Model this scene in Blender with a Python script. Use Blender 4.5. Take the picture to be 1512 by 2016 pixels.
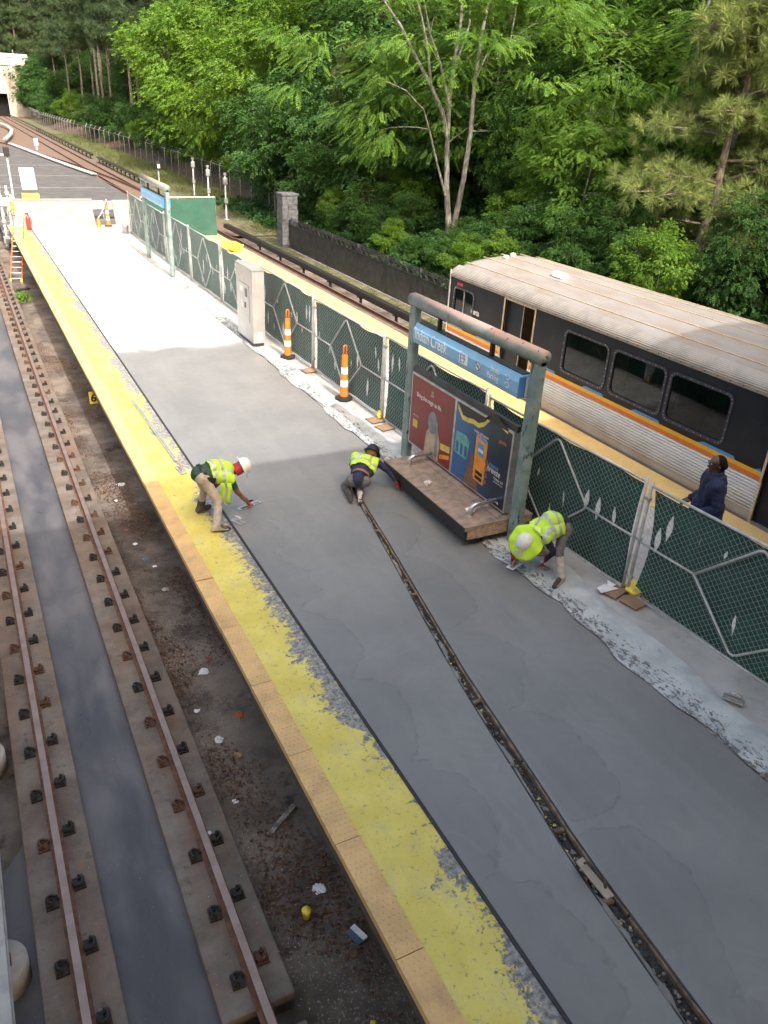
import bpy, math, random
import numpy as np
from mathutils import Vector, Matrix
for o in list(bpy.data.objects): bpy.data.objects.remove(o, do_unlink=True)
SC = bpy.context.scene
COL = SC.collection
R = math.radians

# ---------------------------------------------------------------- camera
cam_d = bpy.data.cameras.new('camera'); cam = bpy.data.objects.new('camera', cam_d); COL.objects.link(cam)
cam_d.sensor_fit = 'VERTICAL'; cam_d.sensor_height = 24.0; cam_d.lens = 24.0*1530/2016
cam_d.clip_start = 0.05; cam_d.clip_end = 2000
_f = Vector((0.42372193, 0.77657241, -0.46625638)).normalized()
_r = Vector((0.88896496, -0.45528461, 0.04957034)); _r = (_r - _f*_r.dot(_f)).normalized()
_u = _r.cross(_f)
cam.matrix_world = Matrix(((_r.x, _u.x, -_f.x, 0.0), (_r.y, _u.y, -_f.y, 0.0), (_r.z, _u.z, -_f.z, 6.1), (0, 0, 0, 1)))
SC.camera = cam

# ---------------------------------------------------------------- sky, sun, exposure
SUN_EL = 45.5
W = bpy.data.worlds.new('World'); SC.world = W; W.use_nodes = True
_wn = W.node_tree
_sky = _wn.nodes.new('ShaderNodeTexSky'); _sky.sky_type = 'NISHITA'; _sky.sun_disc = False
_sky.sun_elevation = R(SUN_EL); _sky.sun_rotation = R(180); _sky.air_density = 1.7; _sky.dust_density = 10.0; _sky.ozone_density = 0.0
_bg = _wn.nodes['Background']; _bg.inputs['Strength'].default_value = 0.15
_wn.links.new(_sky.outputs[0], _bg.inputs['Color'])
_sd = bpy.data.lights.new('sun', 'SUN'); _sd.energy = 2.0; _sd.angle = R(0.6); _sd.color = (1.0, 0.975, 0.94)
_so = bpy.data.objects.new('sun', _sd); COL.objects.link(_so)
_so.rotation_euler = Vector((-0.03, math.cos(R(SUN_EL)), -math.sin(R(SUN_EL)))).to_track_quat('-Z', 'Y').to_euler()
_so.location = (0, -30, 40)
SC.view_settings.view_transform = 'Standard'; SC.view_settings.look = 'None'; SC.view_settings.gamma = 1.0
SC.view_settings.use_curve_mapping = False
SC.view_settings.exposure = 1.36

# ---------------------------------------------------------------- node materials
MATS = {}
class NT:
    """small helper around a node tree"""
    def __init__(s, name):
        s.m = bpy.data.materials.new(name); s.m.use_nodes = True; s.t = s.m.node_tree
        s.b = s.t.nodes['Principled BSDF']; s.out = s.t.nodes['Material Output']
        s.pos = s.n('ShaderNodeNewGeometry').outputs['Position']
    def n(s, typ, **kw):
        q = s.t.nodes.new(typ)
        for k, v in kw.items(): setattr(q, k, v)
        return q
    def put(s, sock, v):
        if isinstance(v, bpy.types.NodeSocket): s.t.links.new(v, sock)
        elif isinstance(v, (tuple, list)) and sock.type == 'RGBA' and len(v) == 3: sock.default_value = (*v, 1)
        else: sock.default_value = v
    def math(s, op, a, b=0.0, c=0.0, clamp=False):
        q = s.n('ShaderNodeMath', operation=op); q.use_clamp = clamp
        s.put(q.inputs[0], a); s.put(q.inputs[1], b); s.put(q.inputs[2], c); return q.outputs[0]
    def xyz(s, v=None):
        q = s.n('ShaderNodeSeparateXYZ'); s.put(q.inputs[0], v or s.pos); return q.outputs
    def scaled(s, sx, sy, sz, v=None):
        q = s.n('ShaderNodeVectorMath', operation='MULTIPLY'); s.put(q.inputs[0], v or s.pos); q.inputs[1].default_value = (sx, sy, sz); return q.outputs[0]
    def noise(s, scale=5.0, detail=4.0, rough=0.55, v=None, dist=0.0):
        q = s.n('ShaderNodeTexNoise'); s.put(q.inputs['Vector'], v or s.pos)
        q.inputs['Scale'].default_value = scale; q.inputs['Detail'].default_value = detail
        q.inputs['Roughness'].default_value = rough; q.inputs['Distortion'].default_value = dist; return q.outputs[0]
    def vor(s, scale=5.0, v=None, feature='F1', out='Distance'):
        q = s.n('ShaderNodeTexVoronoi', feature=feature); s.put(q.inputs['Vector'], v or s.pos); q.inputs['Scale'].default_value = scale; return q.outputs[out]
    def ramp(s, fac, a, b, lo=0.0, hi=1.0):
        q = s.n('ShaderNodeMapRange'); q.clamp = True; q.interpolation_type = 'SMOOTHSTEP'
        s.put(q.inputs[0], fac); s.put(q.inputs[1], a); s.put(q.inputs[2], b); s.put(q.inputs[3], lo); s.put(q.inputs[4], hi); return q.outputs[0]
    def mix(s, fac, a, b, mode='MIX'):
        q = s.n('ShaderNodeMix', data_type='RGBA', blend_type=mode)
        s.put(q.inputs[0], fac); s.put(q.inputs[6], a); s.put(q.inputs[7], b); return q.outputs[2]
    def attr(s, name):
        q = s.n('ShaderNodeAttribute'); q.attribute_name = name; return q.outputs['Fac']
    def bump(s, h, strength=0.3, dist=0.02):
        q = s.n('ShaderNodeBump'); q.inputs['Strength'].default_value = strength; q.inputs['Distance'].default_value = dist
        s.put(q.inputs['Height'], h); s.t.links.new(q.outputs[0], s.b.inputs['Normal'])
    def done(s, col, rough=0.7, metal=0.0, spec=0.5):
        s.put(s.b.inputs['Base Color'], col); s.put(s.b.inputs['Roughness'], rough); s.put(s.b.inputs['Metallic'], metal)
        s.b.inputs['Specular IOR Level'].default_value = spec
        MATS[s.m.name] = s.m; return s.m

def mul(c, k): return tuple(min(1.0, x*k) for x in c)
def M(name, col, rough=0.6, metal=0.0, var=0.18, scale=6.0, bump=0.0, bscale=60.0, spec=0.5, dirt=None, dirt_amt=0.5, dscale=3.0):
    """plain material with uneven colour, optional dirt patches and fine relief"""
    t = NT(name)
    n = t.noise(scale, 5.0)
    c = t.mix(t.ramp(n, 0.3, 0.7), mul(col, 1-var), mul(col, 1+var))
    if dirt: c = t.mix(t.math('MULTIPLY', t.ramp(t.noise(dscale, 6.0, 0.65), 0.5, 0.72), dirt_amt), c, dirt)
    r = t.math('ADD', t.math('MULTIPLY', t.noise(scale*2.3, 3.0), 0.25), rough-0.125, clamp=True)
    if bump: t.bump(t.noise(bscale, 4.0), bump, 0.01)
    return t.done(c, r, metal, spec)

# ---------------------------------------------------------------- mesh builder
class MB:
    def __init__(s): s.v = []; s.f = []; s.mi = []
    def add(s, vs, fs, m=0):
        o = len(s.v); s.v += [tuple(p) for p in vs]
        for f in fs: s.f.append(tuple(i+o for i in f)); s.mi.append(m)
        return s
    def box(s, x0, x1, y0, y1, z0, z1, m=0):
        return s.add([(x0,y0,z0),(x1,y0,z0),(x1,y1,z0),(x0,y1,z0),(x0,y0,z1),(x1,y0,z1),(x1,y1,z1),(x0,y1,z1)],
                     [(3,2,1,0),(4,5,6,7),(0,1,5,4),(1,2,6,5),(2,3,7,6),(3,0,4,7)], m)
    def obox(s, c, ax, ay, az, hx, hy, hz, m=0):
        c = Vector(c); ax = Vector(ax).normalized()*hx; ay = Vector(ay).normalized()*hy; az = Vector(az).normalized()*hz
        vs = [c+ax*i+ay*j+az*k for k in (-1,1) for i, j in ((-1,-1),(1,-1),(1,1),(-1,1))]
        return s.add(vs, [(3,2,1,0),(4,5,6,7),(0,1,5,4),(1,2,6,5),(2,3,7,6),(3,0,4,7)], m)
    def tube(s, pts, r, n=8, m=0, caps=True, flat=1.0):
        pts = [Vector(p) for p in pts]; k = len(pts); rr = r if isinstance(r, (list, tuple)) else [r]*k
        vs = []; pu = None
        for i, p in enumerate(pts):
            d = (pts[min(i+1, k-1)]-pts[max(i-1, 0)]).normalized()
            if pu is None: pu = Vector((0,0,1)) if abs(d.z) < 0.9 else Vector((1,0,0))
            a = d.cross(pu)
            if a.length < 1e-5: a = d.orthogonal()
            a.normalize(); b = a.cross(d).normalized(); pu = b
            for j in range(n):
                t = 2*math.pi*j/n; vs.append(p+a*math.cos(t)*rr[i]+b*math.sin(t)*rr[i]*flat)
        fs = [(i*n+j, i*n+(j+1) % n, (i+1)*n+(j+1) % n, (i+1)*n+j) for i in range(k-1) for j in range(n)]
        if caps: fs += [tuple(range(n-1, -1, -1)), tuple((k-1)*n+j for j in range(n))]
        return s.add(vs, fs, m)
    def lathe(s, prof, c=(0,0,0), n=16, m=0, axis='z', sx=1.0, sy=1.0):
        k = len(prof); vs = []
        for r, z in prof:
            for j in range(n):
                t = 2*math.pi*j/n; p = (r*math.cos(t)*sx, r*math.sin(t)*sy, z)
                if axis == 'x': p = (p[2], p[0], p[1])
                if axis == 'y': p = (p[0], p[2], p[1])
                vs.append((c[0]+p[0], c[1]+p[1], c[2]+p[2]))
        fs = [(i*n+j, i*n+(j+1) % n, (i+1)*n+(j+1) % n, (i+1)*n+j) for i in range(k-1) for j in range(n)]
        fs += [tuple(range(n-1, -1, -1)), tuple((k-1)*n+j for j in range(n))]
        return s.add(vs, fs, m)
    def prism(s, pts, dvec, m=0):
        d = Vector(dvec); n = len(pts); vs = [Vector(p) for p in pts]; vs += [p+d for p in vs]
        return s.add(vs, [tuple(range(n-1,-1,-1)), tuple(range(n, 2*n))]+[(i, (i+1) % n, n+(i+1) % n, n+i) for i in range(n)], m)
    def blob(s, c, r, n=8, m=0, jit=0.25, rng=random, sq=1.0):
        vs = []; rows = max(3, n//2)
        for i in range(rows+1):
            ph = math.pi*i/rows
            for j in range(n):
                t = 2*math.pi*j/n; q = r*(1+rng.uniform(-jit, jit))
                vs.append((c[0]+q*math.sin(ph)*math.cos(t), c[1]+q*math.sin(ph)*math.sin(t), c[2]+q*math.cos(ph)*sq))
        return s.add(vs, [(i*n+j, (i+1)*n+j, (i+1)*n+(j+1) % n, i*n+(j+1) % n) for i in range(rows) for j in range(n)], m)
    def mesh(s, name, mats, smooth=False):
        me = bpy.data.meshes.new(name); me.from_pydata(s.v, [], s.f)
        for q in (mats if isinstance(mats, (list, tuple)) else [mats]): me.materials.append(MATS[q] if isinstance(q, str) else q)
        if any(s.mi): me.polygons.foreach_set('material_index', s.mi)
        if smooth: me.polygons.foreach_set('use_smooth', [True]*len(s.f))
        me.update(); return me
    def build(s, name, mats, parent=None, smooth=False, bevel=0.0, loc=None, autosmooth=False):
        o = link(name, s.mesh(name, mats, smooth), parent, loc)
        if bevel:
            b = o.modifiers.new('edge', 'BEVEL'); b.width = bevel; b.segments = 2; b.limit_method = 'ANGLE'; b.angle_limit = R(40)
        return o

def link(name, data, parent=None, loc=None):
    o = bpy.data.objects.new(name, data); COL.objects.link(o)
    if parent: o.parent = parent
    if loc is not None: o.location = loc
    return o
def tag(o, label=None, cat=None, group=None, kind=None):
    if label: o['label'] = label
    if cat: o['category'] = cat
    if group: o['group'] = group
    if kind: o['kind'] = kind
    return o
def thing(name, label, cat, loc=(0,0,0), rz=0.0, group=None):
    o = link(name, None); o.location = loc; o.rotation_euler = (0,0,rz); o.empty_display_size = 0.2
    return tag(o, label, cat, group)
def struct(o): o['kind'] = 'structure'; return o
def stuff(o): o['kind'] = 'stuff'; return o
def dup(root, loc=None, rz=None, label=None, group=None, scale=None):
    def cp(o, p):
        c = o.copy(); COL.objects.link(c); c.parent = p
        for ch in o.children: cp(ch, c)
        return c
    r = cp(root, root.parent)
    if loc is not None: r.location = loc
    if rz is not None: r.rotation_euler = (0,0,rz)
    if scale is not None: r.scale = scale if isinstance(scale, tuple) else (scale,)*3
    if label: r['label'] = label
    if group: r['group'] = group
    return r
def np_mesh(name, V, F, mats, tint=None, mi=None, smooth=False):
    V = np.asarray(V, np.float32); F = np.asarray(F, np.int32); k = F.shape[1]
    me = bpy.data.meshes.new(name); me.vertices.add(len(V)); me.vertices.foreach_set('co', V.ravel())
    me.loops.add(F.size); me.loops.foreach_set('vertex_index', F.ravel())
    me.polygons.add(len(F)); me.polygons.foreach_set('loop_start', np.arange(0, F.size, k, dtype=np.int32))
    me.polygons.foreach_set('loop_total', np.full(len(F), k, np.int32))
    for q in (mats if isinstance(mats, (list, tuple)) else [mats]): me.materials.append(MATS[q])
    if mi is not None: me.polygons.foreach_set('material_index', np.asarray(mi, np.int32))
    if smooth: me.polygons.foreach_set('use_smooth', np.ones(len(F), bool))
    if tint is not None:
        a = me.attributes.new('tint', 'FLOAT', 'FACE'); a.data.foreach_set('value', np.asarray(tint, np.float32))
    me.update(calc_edges=True); return me
def text_obj(name, body, size, mat, parent, origin, xdir, ydir, bold=0.0, shear=0.0, align='LEFT', width=1.0, depth=0.0015):
    cu = bpy.data.curves.new(name, 'FONT'); cu.body = body; cu.size = size; cu.offset = bold; cu.shear = shear; cu.align_x = align; cu.extrude = depth
    cu.resolution_u = 3
    tmp = bpy.data.objects.new(name, cu); COL.objects.link(tmp)
    dg = bpy.context.evaluated_depsgraph_get(); me = bpy.data.meshes.new_from_object(tmp.evaluated_get(dg))
    bpy.data.objects.remove(tmp, do_unlink=True)
    x = Vector(xdir).normalized(); y = Vector(ydir).normalized(); z = x.cross(y); o = Vector(origin)
    me.transform(Matrix(((x.x*width, y.x, z.x, o.x), (x.y*width, y.y, z.y, o.y), (x.z*width, y.z, z.z, o.z), (0,0,0,1))))
    me.materials.clear(); me.materials.append(MATS[mat]); me.name = name
    return link(name, me, parent)
def lerp(a, b, t): return a+(b-a)*t
def interp(tab, y):
    for (a, va), (b, vb) in zip(tab, tab[1:]):
        if y <= b: return va+(vb-va)*max(0.0, (y-a))/(b-a)
    return tab[-1][1]
# ---------------------------------------------------------------- materials
def mat_wet():
    t = NT('wet_concrete'); x, y, z = t.xyz()
    n1 = t.noise(0.9, 4.0); n2 = t.noise(6.0, 5.0); n3 = t.noise(1.0, 3.0, v=t.scaled(3.0, 0.35, 1))
    c = t.mix(t.ramp(n1, 0.3, 0.7), (0.180, 0.178, 0.176), (0.216, 0.213, 0.208))
    c = t.mix(t.math('MULTIPLY', t.ramp(n2, 0.45, 0.75), 0.25), c, (0.155, 0.156, 0.160))
    c = t.mix(t.math('MULTIPLY', t.ramp(n3, 0.45, 0.7), 0.35), c, (0.236, 0.233, 0.228))
    near = t.ramp(y, 10.2, 11.2, 1.0, 0.0)
    wob = t.math('MULTIPLY', t.math('SUBTRACT', t.noise(1.7, 3.0), 0.5), 0.55)
    def scallop(cx, s, r, off):
        yy = t.math('ADD', t.math('ADD', y, off), t.math('MULTIPLY', t.math('SUBTRACT', t.noise(0.6, 1.0), 0.5), 0.9))
        yc = t.math('MULTIPLY', t.math('ROUND', t.math('DIVIDE', yy, s)), s)
        dy = t.math('MULTIPLY', t.math('SUBTRACT', yy, yc), 0.85); dx = t.math('SUBTRACT', x, cx)
        d = t.math('SQRT', t.math('ADD', t.math('MULTIPLY', dx, dx), t.math('MULTIPLY', dy, dy)))
        d = t.math('ADD', d, wob)
        inside = t.ramp(d, r-0.02, r+0.015, 1.0, 0.0)
        edge = t.math('SUBTRACT', 1.0, t.math('DIVIDE', t.math('ABSOLUTE', t.math('SUBTRACT', d, r)), 0.022), clamp=True)
        return inside, edge
    xj = t.math('ADD', t.math('MULTIPLY', y, 0.135), 3.78)
    left = t.math('LESS_THAN', x, t.math('ADD', xj, 0.0)); right = t.math('SUBTRACT', 1.0, left)
    i1, e1 = scallop(2.95, 1.5, 0.72, 0.2)
    cxr = t.math('ADD', xj, 0.05); i2, e2 = scallop(cxr, 1.7, 0.72, 0.7)
    ins = t.math('MULTIPLY', near, t.math('ADD', t.math('MULTIPLY', left, i1), t.math('MULTIPLY', right, i2)))
    edg = t.math('MULTIPLY', near, t.math('ADD', t.math('MULTIPLY', left, e1), t.math('MULTIPLY', right, e2)))
    c = t.mix(t.math('MULTIPLY', ins, 0.20), c, (0.125, 0.126, 0.130))
    c = t.mix(t.math('MULTIPLY', edg, t.math('MULTIPLY', t.ramp(t.noise(9.0, 3.0), 0.35, 0.65), 0.5)), c, (0.10, 0.10, 0.105))
    # faint trowel arcs
    vd = t.vor(0.75, t.scaled(1.0, 0.8, 1)); arc = t.math('SINE', t.math('ADD', t.math('MULTIPLY', vd, 70.0), t.math('MULTIPLY', t.noise(2.0, 3.0), 14.0)))
    arcm = t.math('MULTIPLY', t.ramp(arc, 0.2, 1.0), t.ramp(t.noise(1.4, 3.0), 0.45, 0.65)); c = t.mix(t.math('MULTIPLY', arcm, 0.10), c, (0.30, 0.30, 0.30))
    spk = t.ramp(t.noise(55.0, 3.0, 0.7), 0.66, 0.72); c = t.mix(t.math('MULTIPLY', spk, 0.30), c, (0.10, 0.10, 0.10))
    # small trowel nicks
    nick = t.ramp(t.vor(1.6, t.scaled(1.0, 2.6, 1)), 0.0, 0.035, 1.0, 0.0)
    c = t.mix(t.math('MULTIPLY', nick, 0.6), c, (0.09, 0.09, 0.095))
    # sprayed white curing compound on the far part, feathered edge
    yy = t.math('ADD', t.math('ADD', y, t.math('MULTIPLY', x, 0.09)), t.math('MULTIPLY', t.math('SUBTRACT', t.noise(1.3, 4.0), 0.5), 1.1))
    cure = t.ramp(yy, 20.75, 21.9)
    cure = t.math('MULTIPLY', cure, t.ramp(t.noise(1.1, 4.0, v=t.scaled(0.45, 1.3, 1)), 0.25, 0.6, 0.86, 1.0))
    c = t.mix(cure, c, (0.80, 0.80, 0.82))
    t.bump(t.math('ADD', t.math('ADD', t.math('MULTIPLY', n2, 0.5), t.noise(1.6, 3.0)), t.math('ADD', t.math('MULTIPLY', edg, -0.25), t.math('MULTIPLY', arcm, 0.05))), 0.12, 0.02)
    return t.done(c, t.math('ADD', 0.36, t.math('ADD', t.math('MULTIPLY', n2, 0.14), t.math('MULTIPLY', cure, 0.25))), 0.0, 0.5)
mat_wet()

def mat_yellow():
    t = NT('worn_yellow_paint'); x, y, z = t.xyz()
    chip = t.noise(9.0, 7.0, 0.7); fine = t.noise(38.0, 5.0, 0.7); big = t.noise(0.75, 5.0, 0.6)
    crack = t.noise(4.0, 6.0, 0.7, v=t.scaled(1.2, 6.5, 1))
    wear = t.ramp(t.math('ADD', x, t.math('MULTIPLY', t.math('SUBTRACT', big, 0.5), 1.5)), 2.62, 3.10, 0.0, 1.0)
    k = t.math('ADD', t.math('MULTIPLY', wear, 0.20), t.math('ADD', t.math('MULTIPLY', chip, 0.62), t.math('MULTIPLY', fine, 0.30)))
    bare = t.ramp(k, 0.565, 0.60)
    bare = t.math('MAXIMUM', bare, t.math('MULTIPLY', t.ramp(crack, 0.655, 0.69), 0.9))
    yel = t.mix(t.ramp(t.noise(2.0, 5.0), 0.3, 0.7), (0.60, 0.49, 0.085), (0.70, 0.60, 0.15))
    yel = t.mix(t.math('MULTIPLY', t.ramp(t.noise(24.0, 4.0, 0.7), 0.56, 0.7), 0.45), yel, (0.38, 0.30, 0.08))
    smear = t.ramp(t.noise(2.6, 6.0, 0.7, v=t.scaled(1.3, 0.8, 1), dist=0.5), 0.50, 0.72); yel = t.mix(t.math('MULTIPLY', smear, 0.5), yel, (0.46, 0.42, 0.28))
    scuff = t.ramp(t.noise(13.0, 7.0, 0.75), 0.57, 0.63); yel = t.mix(t.math('MULTIPLY', scuff, 0.75), yel, (0.22, 0.20, 0.13))
    gry = t.mix(t.ramp(t.noise(17.0, 5.0, 0.7), 0.35, 0.65), (0.10, 0.10, 0.105), (0.34, 0.335, 0.32))
    c = t.mix(bare, yel, gry)
    t.bump(t.math('SUBTRACT', t.math('MULTIPLY', fine, 0.4), bare), 0.5, 0.006)
    return t.done(c, 0.62)
mat_yellow()

def mat_bed():
    t = NT('grimy_track_floor'); x, y, z = t.xyz()
    c = t.mix(t.ramp(t.noise(1.1, 6.0, 0.65), 0.35, 0.65), (0.060, 0.048, 0.040), (0.155, 0.128, 0.110))
    c = t.mix(t.ramp(t.noise(2.6, 7.0, 0.72), 0.52, 0.66), c, (0.040, 0.027, 0.019))
    chips = t.math('MULTIPLY', t.ramp(t.noise(0.7, 4.0), 0.46, 0.62), t.ramp(t.noise(34.0, 4.0, 0.75), 0.56, 0.64))
    c = t.mix(t.math('MULTIPLY', chips, 0.7), c, (0.36, 0.33, 0.30))
    c = t.mix(t.math('MULTIPLY', t.ramp(t.noise(0.35, 4.0), 0.45, 0.6), t.ramp(t.noise(1.9, 6.0, 0.7), 0.4, 0.6, 0.2, 0.8)), c, (0.25, 0.205, 0.17))
    t.bump(t.noise(22.0, 6.0, 0.7), 0.6, 0.02)
    return t.done(c, 0.88)
mat_bed()

def mat_plinth():
    t = NT('rust_stained_plinth'); x, y, z = t.xyz()
    c = t.mix(t.ramp(t.noise(2.2, 6.0, 0.65), 0.3, 0.7), (0.095, 0.078, 0.066), (0.185, 0.158, 0.136))
    st = t.ramp(t.noise(1.2, 5.0, v=t.scaled(2.5, 0.6, 1)), 0.42, 0.68)
    c = t.mix(t.math('MULTIPLY', st, 0.55), c, (0.16, 0.092, 0.055))
    c = t.mix(t.math('MULTIPLY', t.ramp(t.noise(5.0, 6.0, 0.7), 0.60, 0.66), 0.6), c, (0.06, 0.052, 0.046))
    c = t.mix(t.math('MULTIPLY', t.ramp(t.noise(30.0, 5.0, 0.7), 0.63, 0.7), 0.35), c, (0.36, 0.33, 0.30))
    t.bump(t.noise(30.0, 6.0, 0.65), 0.35, 0.01)
    return t.done(c, 0.85)
mat_plinth()

def mat_ditch():
    t = NT('silty_water'); x, y, z = t.xyz()
    n = t.noise(0.8, 4.0, v=t.scaled(1.8, 0.7, 1), dist=0.4)
    c = t.mix(t.ramp(n, 0.35, 0.68), (0.052, 0.047, 0.050), (0.125, 0.116, 0.122))
    c = t.mix(t.math('MULTIPLY', t.ramp(t.noise(2.2, 6.0, 0.7), 0.55, 0.7), 0.5), c, (0.07, 0.055, 0.05))
    c = t.mix(t.ramp(t.noise(40.0, 3.0, 0.6), 0.72, 0.75), c, (0.36, 0.35, 0.34))
    t.bump(t.noise(7.0, 3.0), 0.06, 0.01)
    return t.done(c, t.ramp(n, 0.3, 0.7, 0.26, 0.5), 0.0, 0.5)
mat_ditch()

def mat_tarp():
    t = NT('cement_splashed_plastic'); x, y, z = t.xyz()
    c = t.mix(t.ramp(t.noise(3.0, 5.0), 0.3, 0.7), (0.40, 0.425, 0.43), (0.58, 0.60, 0.605))
    w = t.ramp(t.math('ADD', x, t.math('MULTIPLY', t.math('SUBTRACT', t.noise(1.6, 4.0), 0.5), 0.5)), 6.62, 7.2, 0.10, -0.06)
    s1 = t.ramp(t.math('ADD', w, t.noise(13.0, 7.0, 0.74, v=t.scaled(1.5, 0.8, 1), dist=0.6)), 0.612, 0.64)
    c = t.mix(s1, c, t.mix(t.noise(20.0, 4.0), (0.06, 0.06, 0.062), (0.19, 0.187, 0.18)))
    c = t.mix(t.math('MULTIPLY', t.ramp(t.noise(2.0, 4.0), 0.5, 0.7), 0.4), c, (0.30, 0.31, 0.315))
    t.bump(t.math('ADD', s1, t.noise(9.0, 4.0)), 0.4, 0.015)
    return t.done(c, 0.45)
mat_tarp()

def mat_post():
    t = NT('peeling_green_grey_paint'); x, y, z = t.xyz()
    c = t.mix(t.ramp(t.noise(4.0, 5.0), 0.3, 0.7), (0.14, 0.205, 0.20), (0.23, 0.30, 0.285))
    p = t.ramp(t.noise(8.0, 6.0, 0.6, v=t.scaled(1.6, 1.6, 0.6)), 0.60, 0.615)
    c = t.mix(p, c, (0.028, 0.055, 0.075))
    c = t.mix(t.math('MULTIPLY', t.ramp(t.noise(2.0, 4.0), 0.5, 0.7), 0.4), c, (0.30, 0.33, 0.31))
    return t.done(c, 0.5)
mat_post()
def mat_beam():
    t = NT('faded_beam_paint'); x, y, z = t.xyz()
    nz = t.n('ShaderNodeNewGeometry'); s = t.n('ShaderNodeSeparateXYZ'); t.t.links.new(nz.outputs['Normal'], s.inputs[0])
    c = t.mix(t.ramp(t.noise(4.0, 5.0), 0.3, 0.7), (0.14, 0.19, 0.18), (0.23, 0.27, 0.25))
    worn = t.ramp(t.math('ADD', s.outputs[2], t.math('MULTIPLY', t.math('SUBTRACT', t.noise(3.0, 5.0), 0.5), 0.9)), 0.35, 0.8)
    c = t.mix(worn, c, (0.42, 0.27, 0.22))
    c = t.mix(t.ramp(t.noise(7.0, 6.0, 0.6, v=t.scaled(1, 1.4, 1)), 0.63, 0.645), c, (0.10, 0.035, 0.025))
    return t.done(c, 0.55)
mat_beam()

def mat_train_roof():
    t = NT('weathered_roof_metal'); x, y, z = t.xyz()
    c = t.mix(t.ramp(t.noise(1.6, 6.0, 0.65, v=t.scaled(2.0, 0.6, 1)), 0.35, 0.7), (0.30, 0.285, 0.275), (0.26, 0.215, 0.18))
    c = t.mix(t.math('MULTIPLY', t.ramp(t.noise(0.9, 5.0), 0.5, 0.75), 0.5), c, (0.27, 0.20, 0.145))
    return t.done(c, 0.6, 0.1)
mat_train_roof()
def mat_train_side():
    t = NT('dirty_ribbed_steel'); x, y, z = t.xyz()
    c = t.mix(t.ramp(t.noise(1.5, 4.0, v=t.scaled(1, 1, 4)), 0.3, 0.7), (0.70, 0.70, 0.71), (0.82, 0.82, 0.82))
    d = t.ramp(t.math('ADD', z, t.math('MULTIPLY', t.math('SUBTRACT', t.noise(1.1, 5.0), 0.5), 0.5)), -0.15, 0.55, 1.0, 0.0)
    c = t.mix(t.math('MULTIPLY', d, 0.85), c, (0.30, 0.225, 0.15))
    return t.done(c, 0.42, 0.12)
mat_train_side()

def mat_glass(name, tint, k=0.5):
    t = NT(name); tr = t.n('ShaderNodeBsdfTransparent'); tr.inputs[0].default_value = (*tint, 1)
    gl = t.n('ShaderNodeBsdfGlossy'); gl.inputs['Roughness'].default_value = 0.03; gl.inputs['Color'].default_value = (0.9, 0.95, 0.95, 1)
    fr = t.n('ShaderNodeFresnel'); fr.inputs[0].default_value = 1.5
    mx = t.n('ShaderNodeMixShader'); t.t.links.new(t.math('MULTIPLY', fr.outputs[0], 1.0, clamp=True), mx.inputs[0])
    t.t.links.new(tr.outputs[0], mx.inputs[1]); t.t.links.new(gl.outputs[0], mx.inputs[2]); t.t.links.new(mx.outputs[0], t.out.inputs['Surface'])
    MATS[name] = t.m
mat_glass('tinted_window_glass', (0.16, 0.17, 0.17)); mat_glass('clear_window_glass', (0.5, 0.55, 0.5))

def leafmat(name, dark, light, trans=0.3, rough=0.55):
    t = NT(name); oi = t.n('ShaderNodeObjectInfo')
    c = t.mix(t.attr('tint'), dark, light)
    c = t.mix(t.math('MULTIPLY', oi.outputs['Random'], 0.35), c, mul(dark, 0.9))
    t.put(t.b.inputs['Base Color'], c); t.b.inputs['Roughness'].default_value = rough; t.b.inputs['Specular IOR Level'].default_value = 0.3
    tl = t.n('ShaderNodeBsdfTranslucent'); t.put(tl.inputs[0], t.mix(0.5, c, light))
    mx = t.n('ShaderNodeMixShader'); mx.inputs[0].default_value = trans
    t.t.links.new(t.b.outputs[0], mx.inputs[1]); t.t.links.new(tl.outputs[0], mx.inputs[2]); t.t.links.new(mx.outputs[0], t.out.inputs['Surface'])
    MATS[name] = t.m
leafmat('maple_leaf', (0.052, 0.135, 0.017), (0.195, 0.335, 0.030), 0.35)
leafmat('feathery_leaf', (0.046, 0.125, 0.020), (0.20, 0.345, 0.036), 0.38)
leafmat('dark_leaf', (0.018, 0.058, 0.016), (0.088, 0.195, 0.032), 0.32)
leafmat('pine_needle', (0.070, 0.120, 0.038), (0.30, 0.36, 0.095), 0.25)
leafmat('far_pine_needle', (0.030, 0.066, 0.030), (0.10, 0.150, 0.052), 0.15)
leafmat('ivy_leaf', (0.010, 0.042, 0.013), (0.050, 0.150, 0.028), 0.25)
leafmat('grass_blade', (0.07, 0.12, 0.03), (0.24, 0.24, 0.09), 0.2)
leafmat('dead_leaf', (0.040, 0.020, 0.011), (0.24, 0.135, 0.072), 0.05, 0.8)
leafmat('pale_chip', (0.20, 0.18, 0.16), (0.55, 0.52, 0.48), 0.02, 0.8)

def mat_bark(name, a, b, sc=7.0):
    t = NT(name); n = t.noise(sc, 6.0, 0.65, v=t.scaled(1.6, 1.6, 0.4)); c = t.mix(t.ramp(n, 0.35, 0.65), a, b); t.bump(n, 0.8, 0.03); t.done(c, 0.9)
mat_bark('pale_bark', (0.10, 0.095, 0.085), (0.30, 0.285, 0.255)); mat_bark('pine_bark', (0.075, 0.058, 0.048), (0.25, 0.20, 0.165)); mat_bark('dark_bark', (0.035, 0.028, 0.022), (0.11, 0.09, 0.07))

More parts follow.
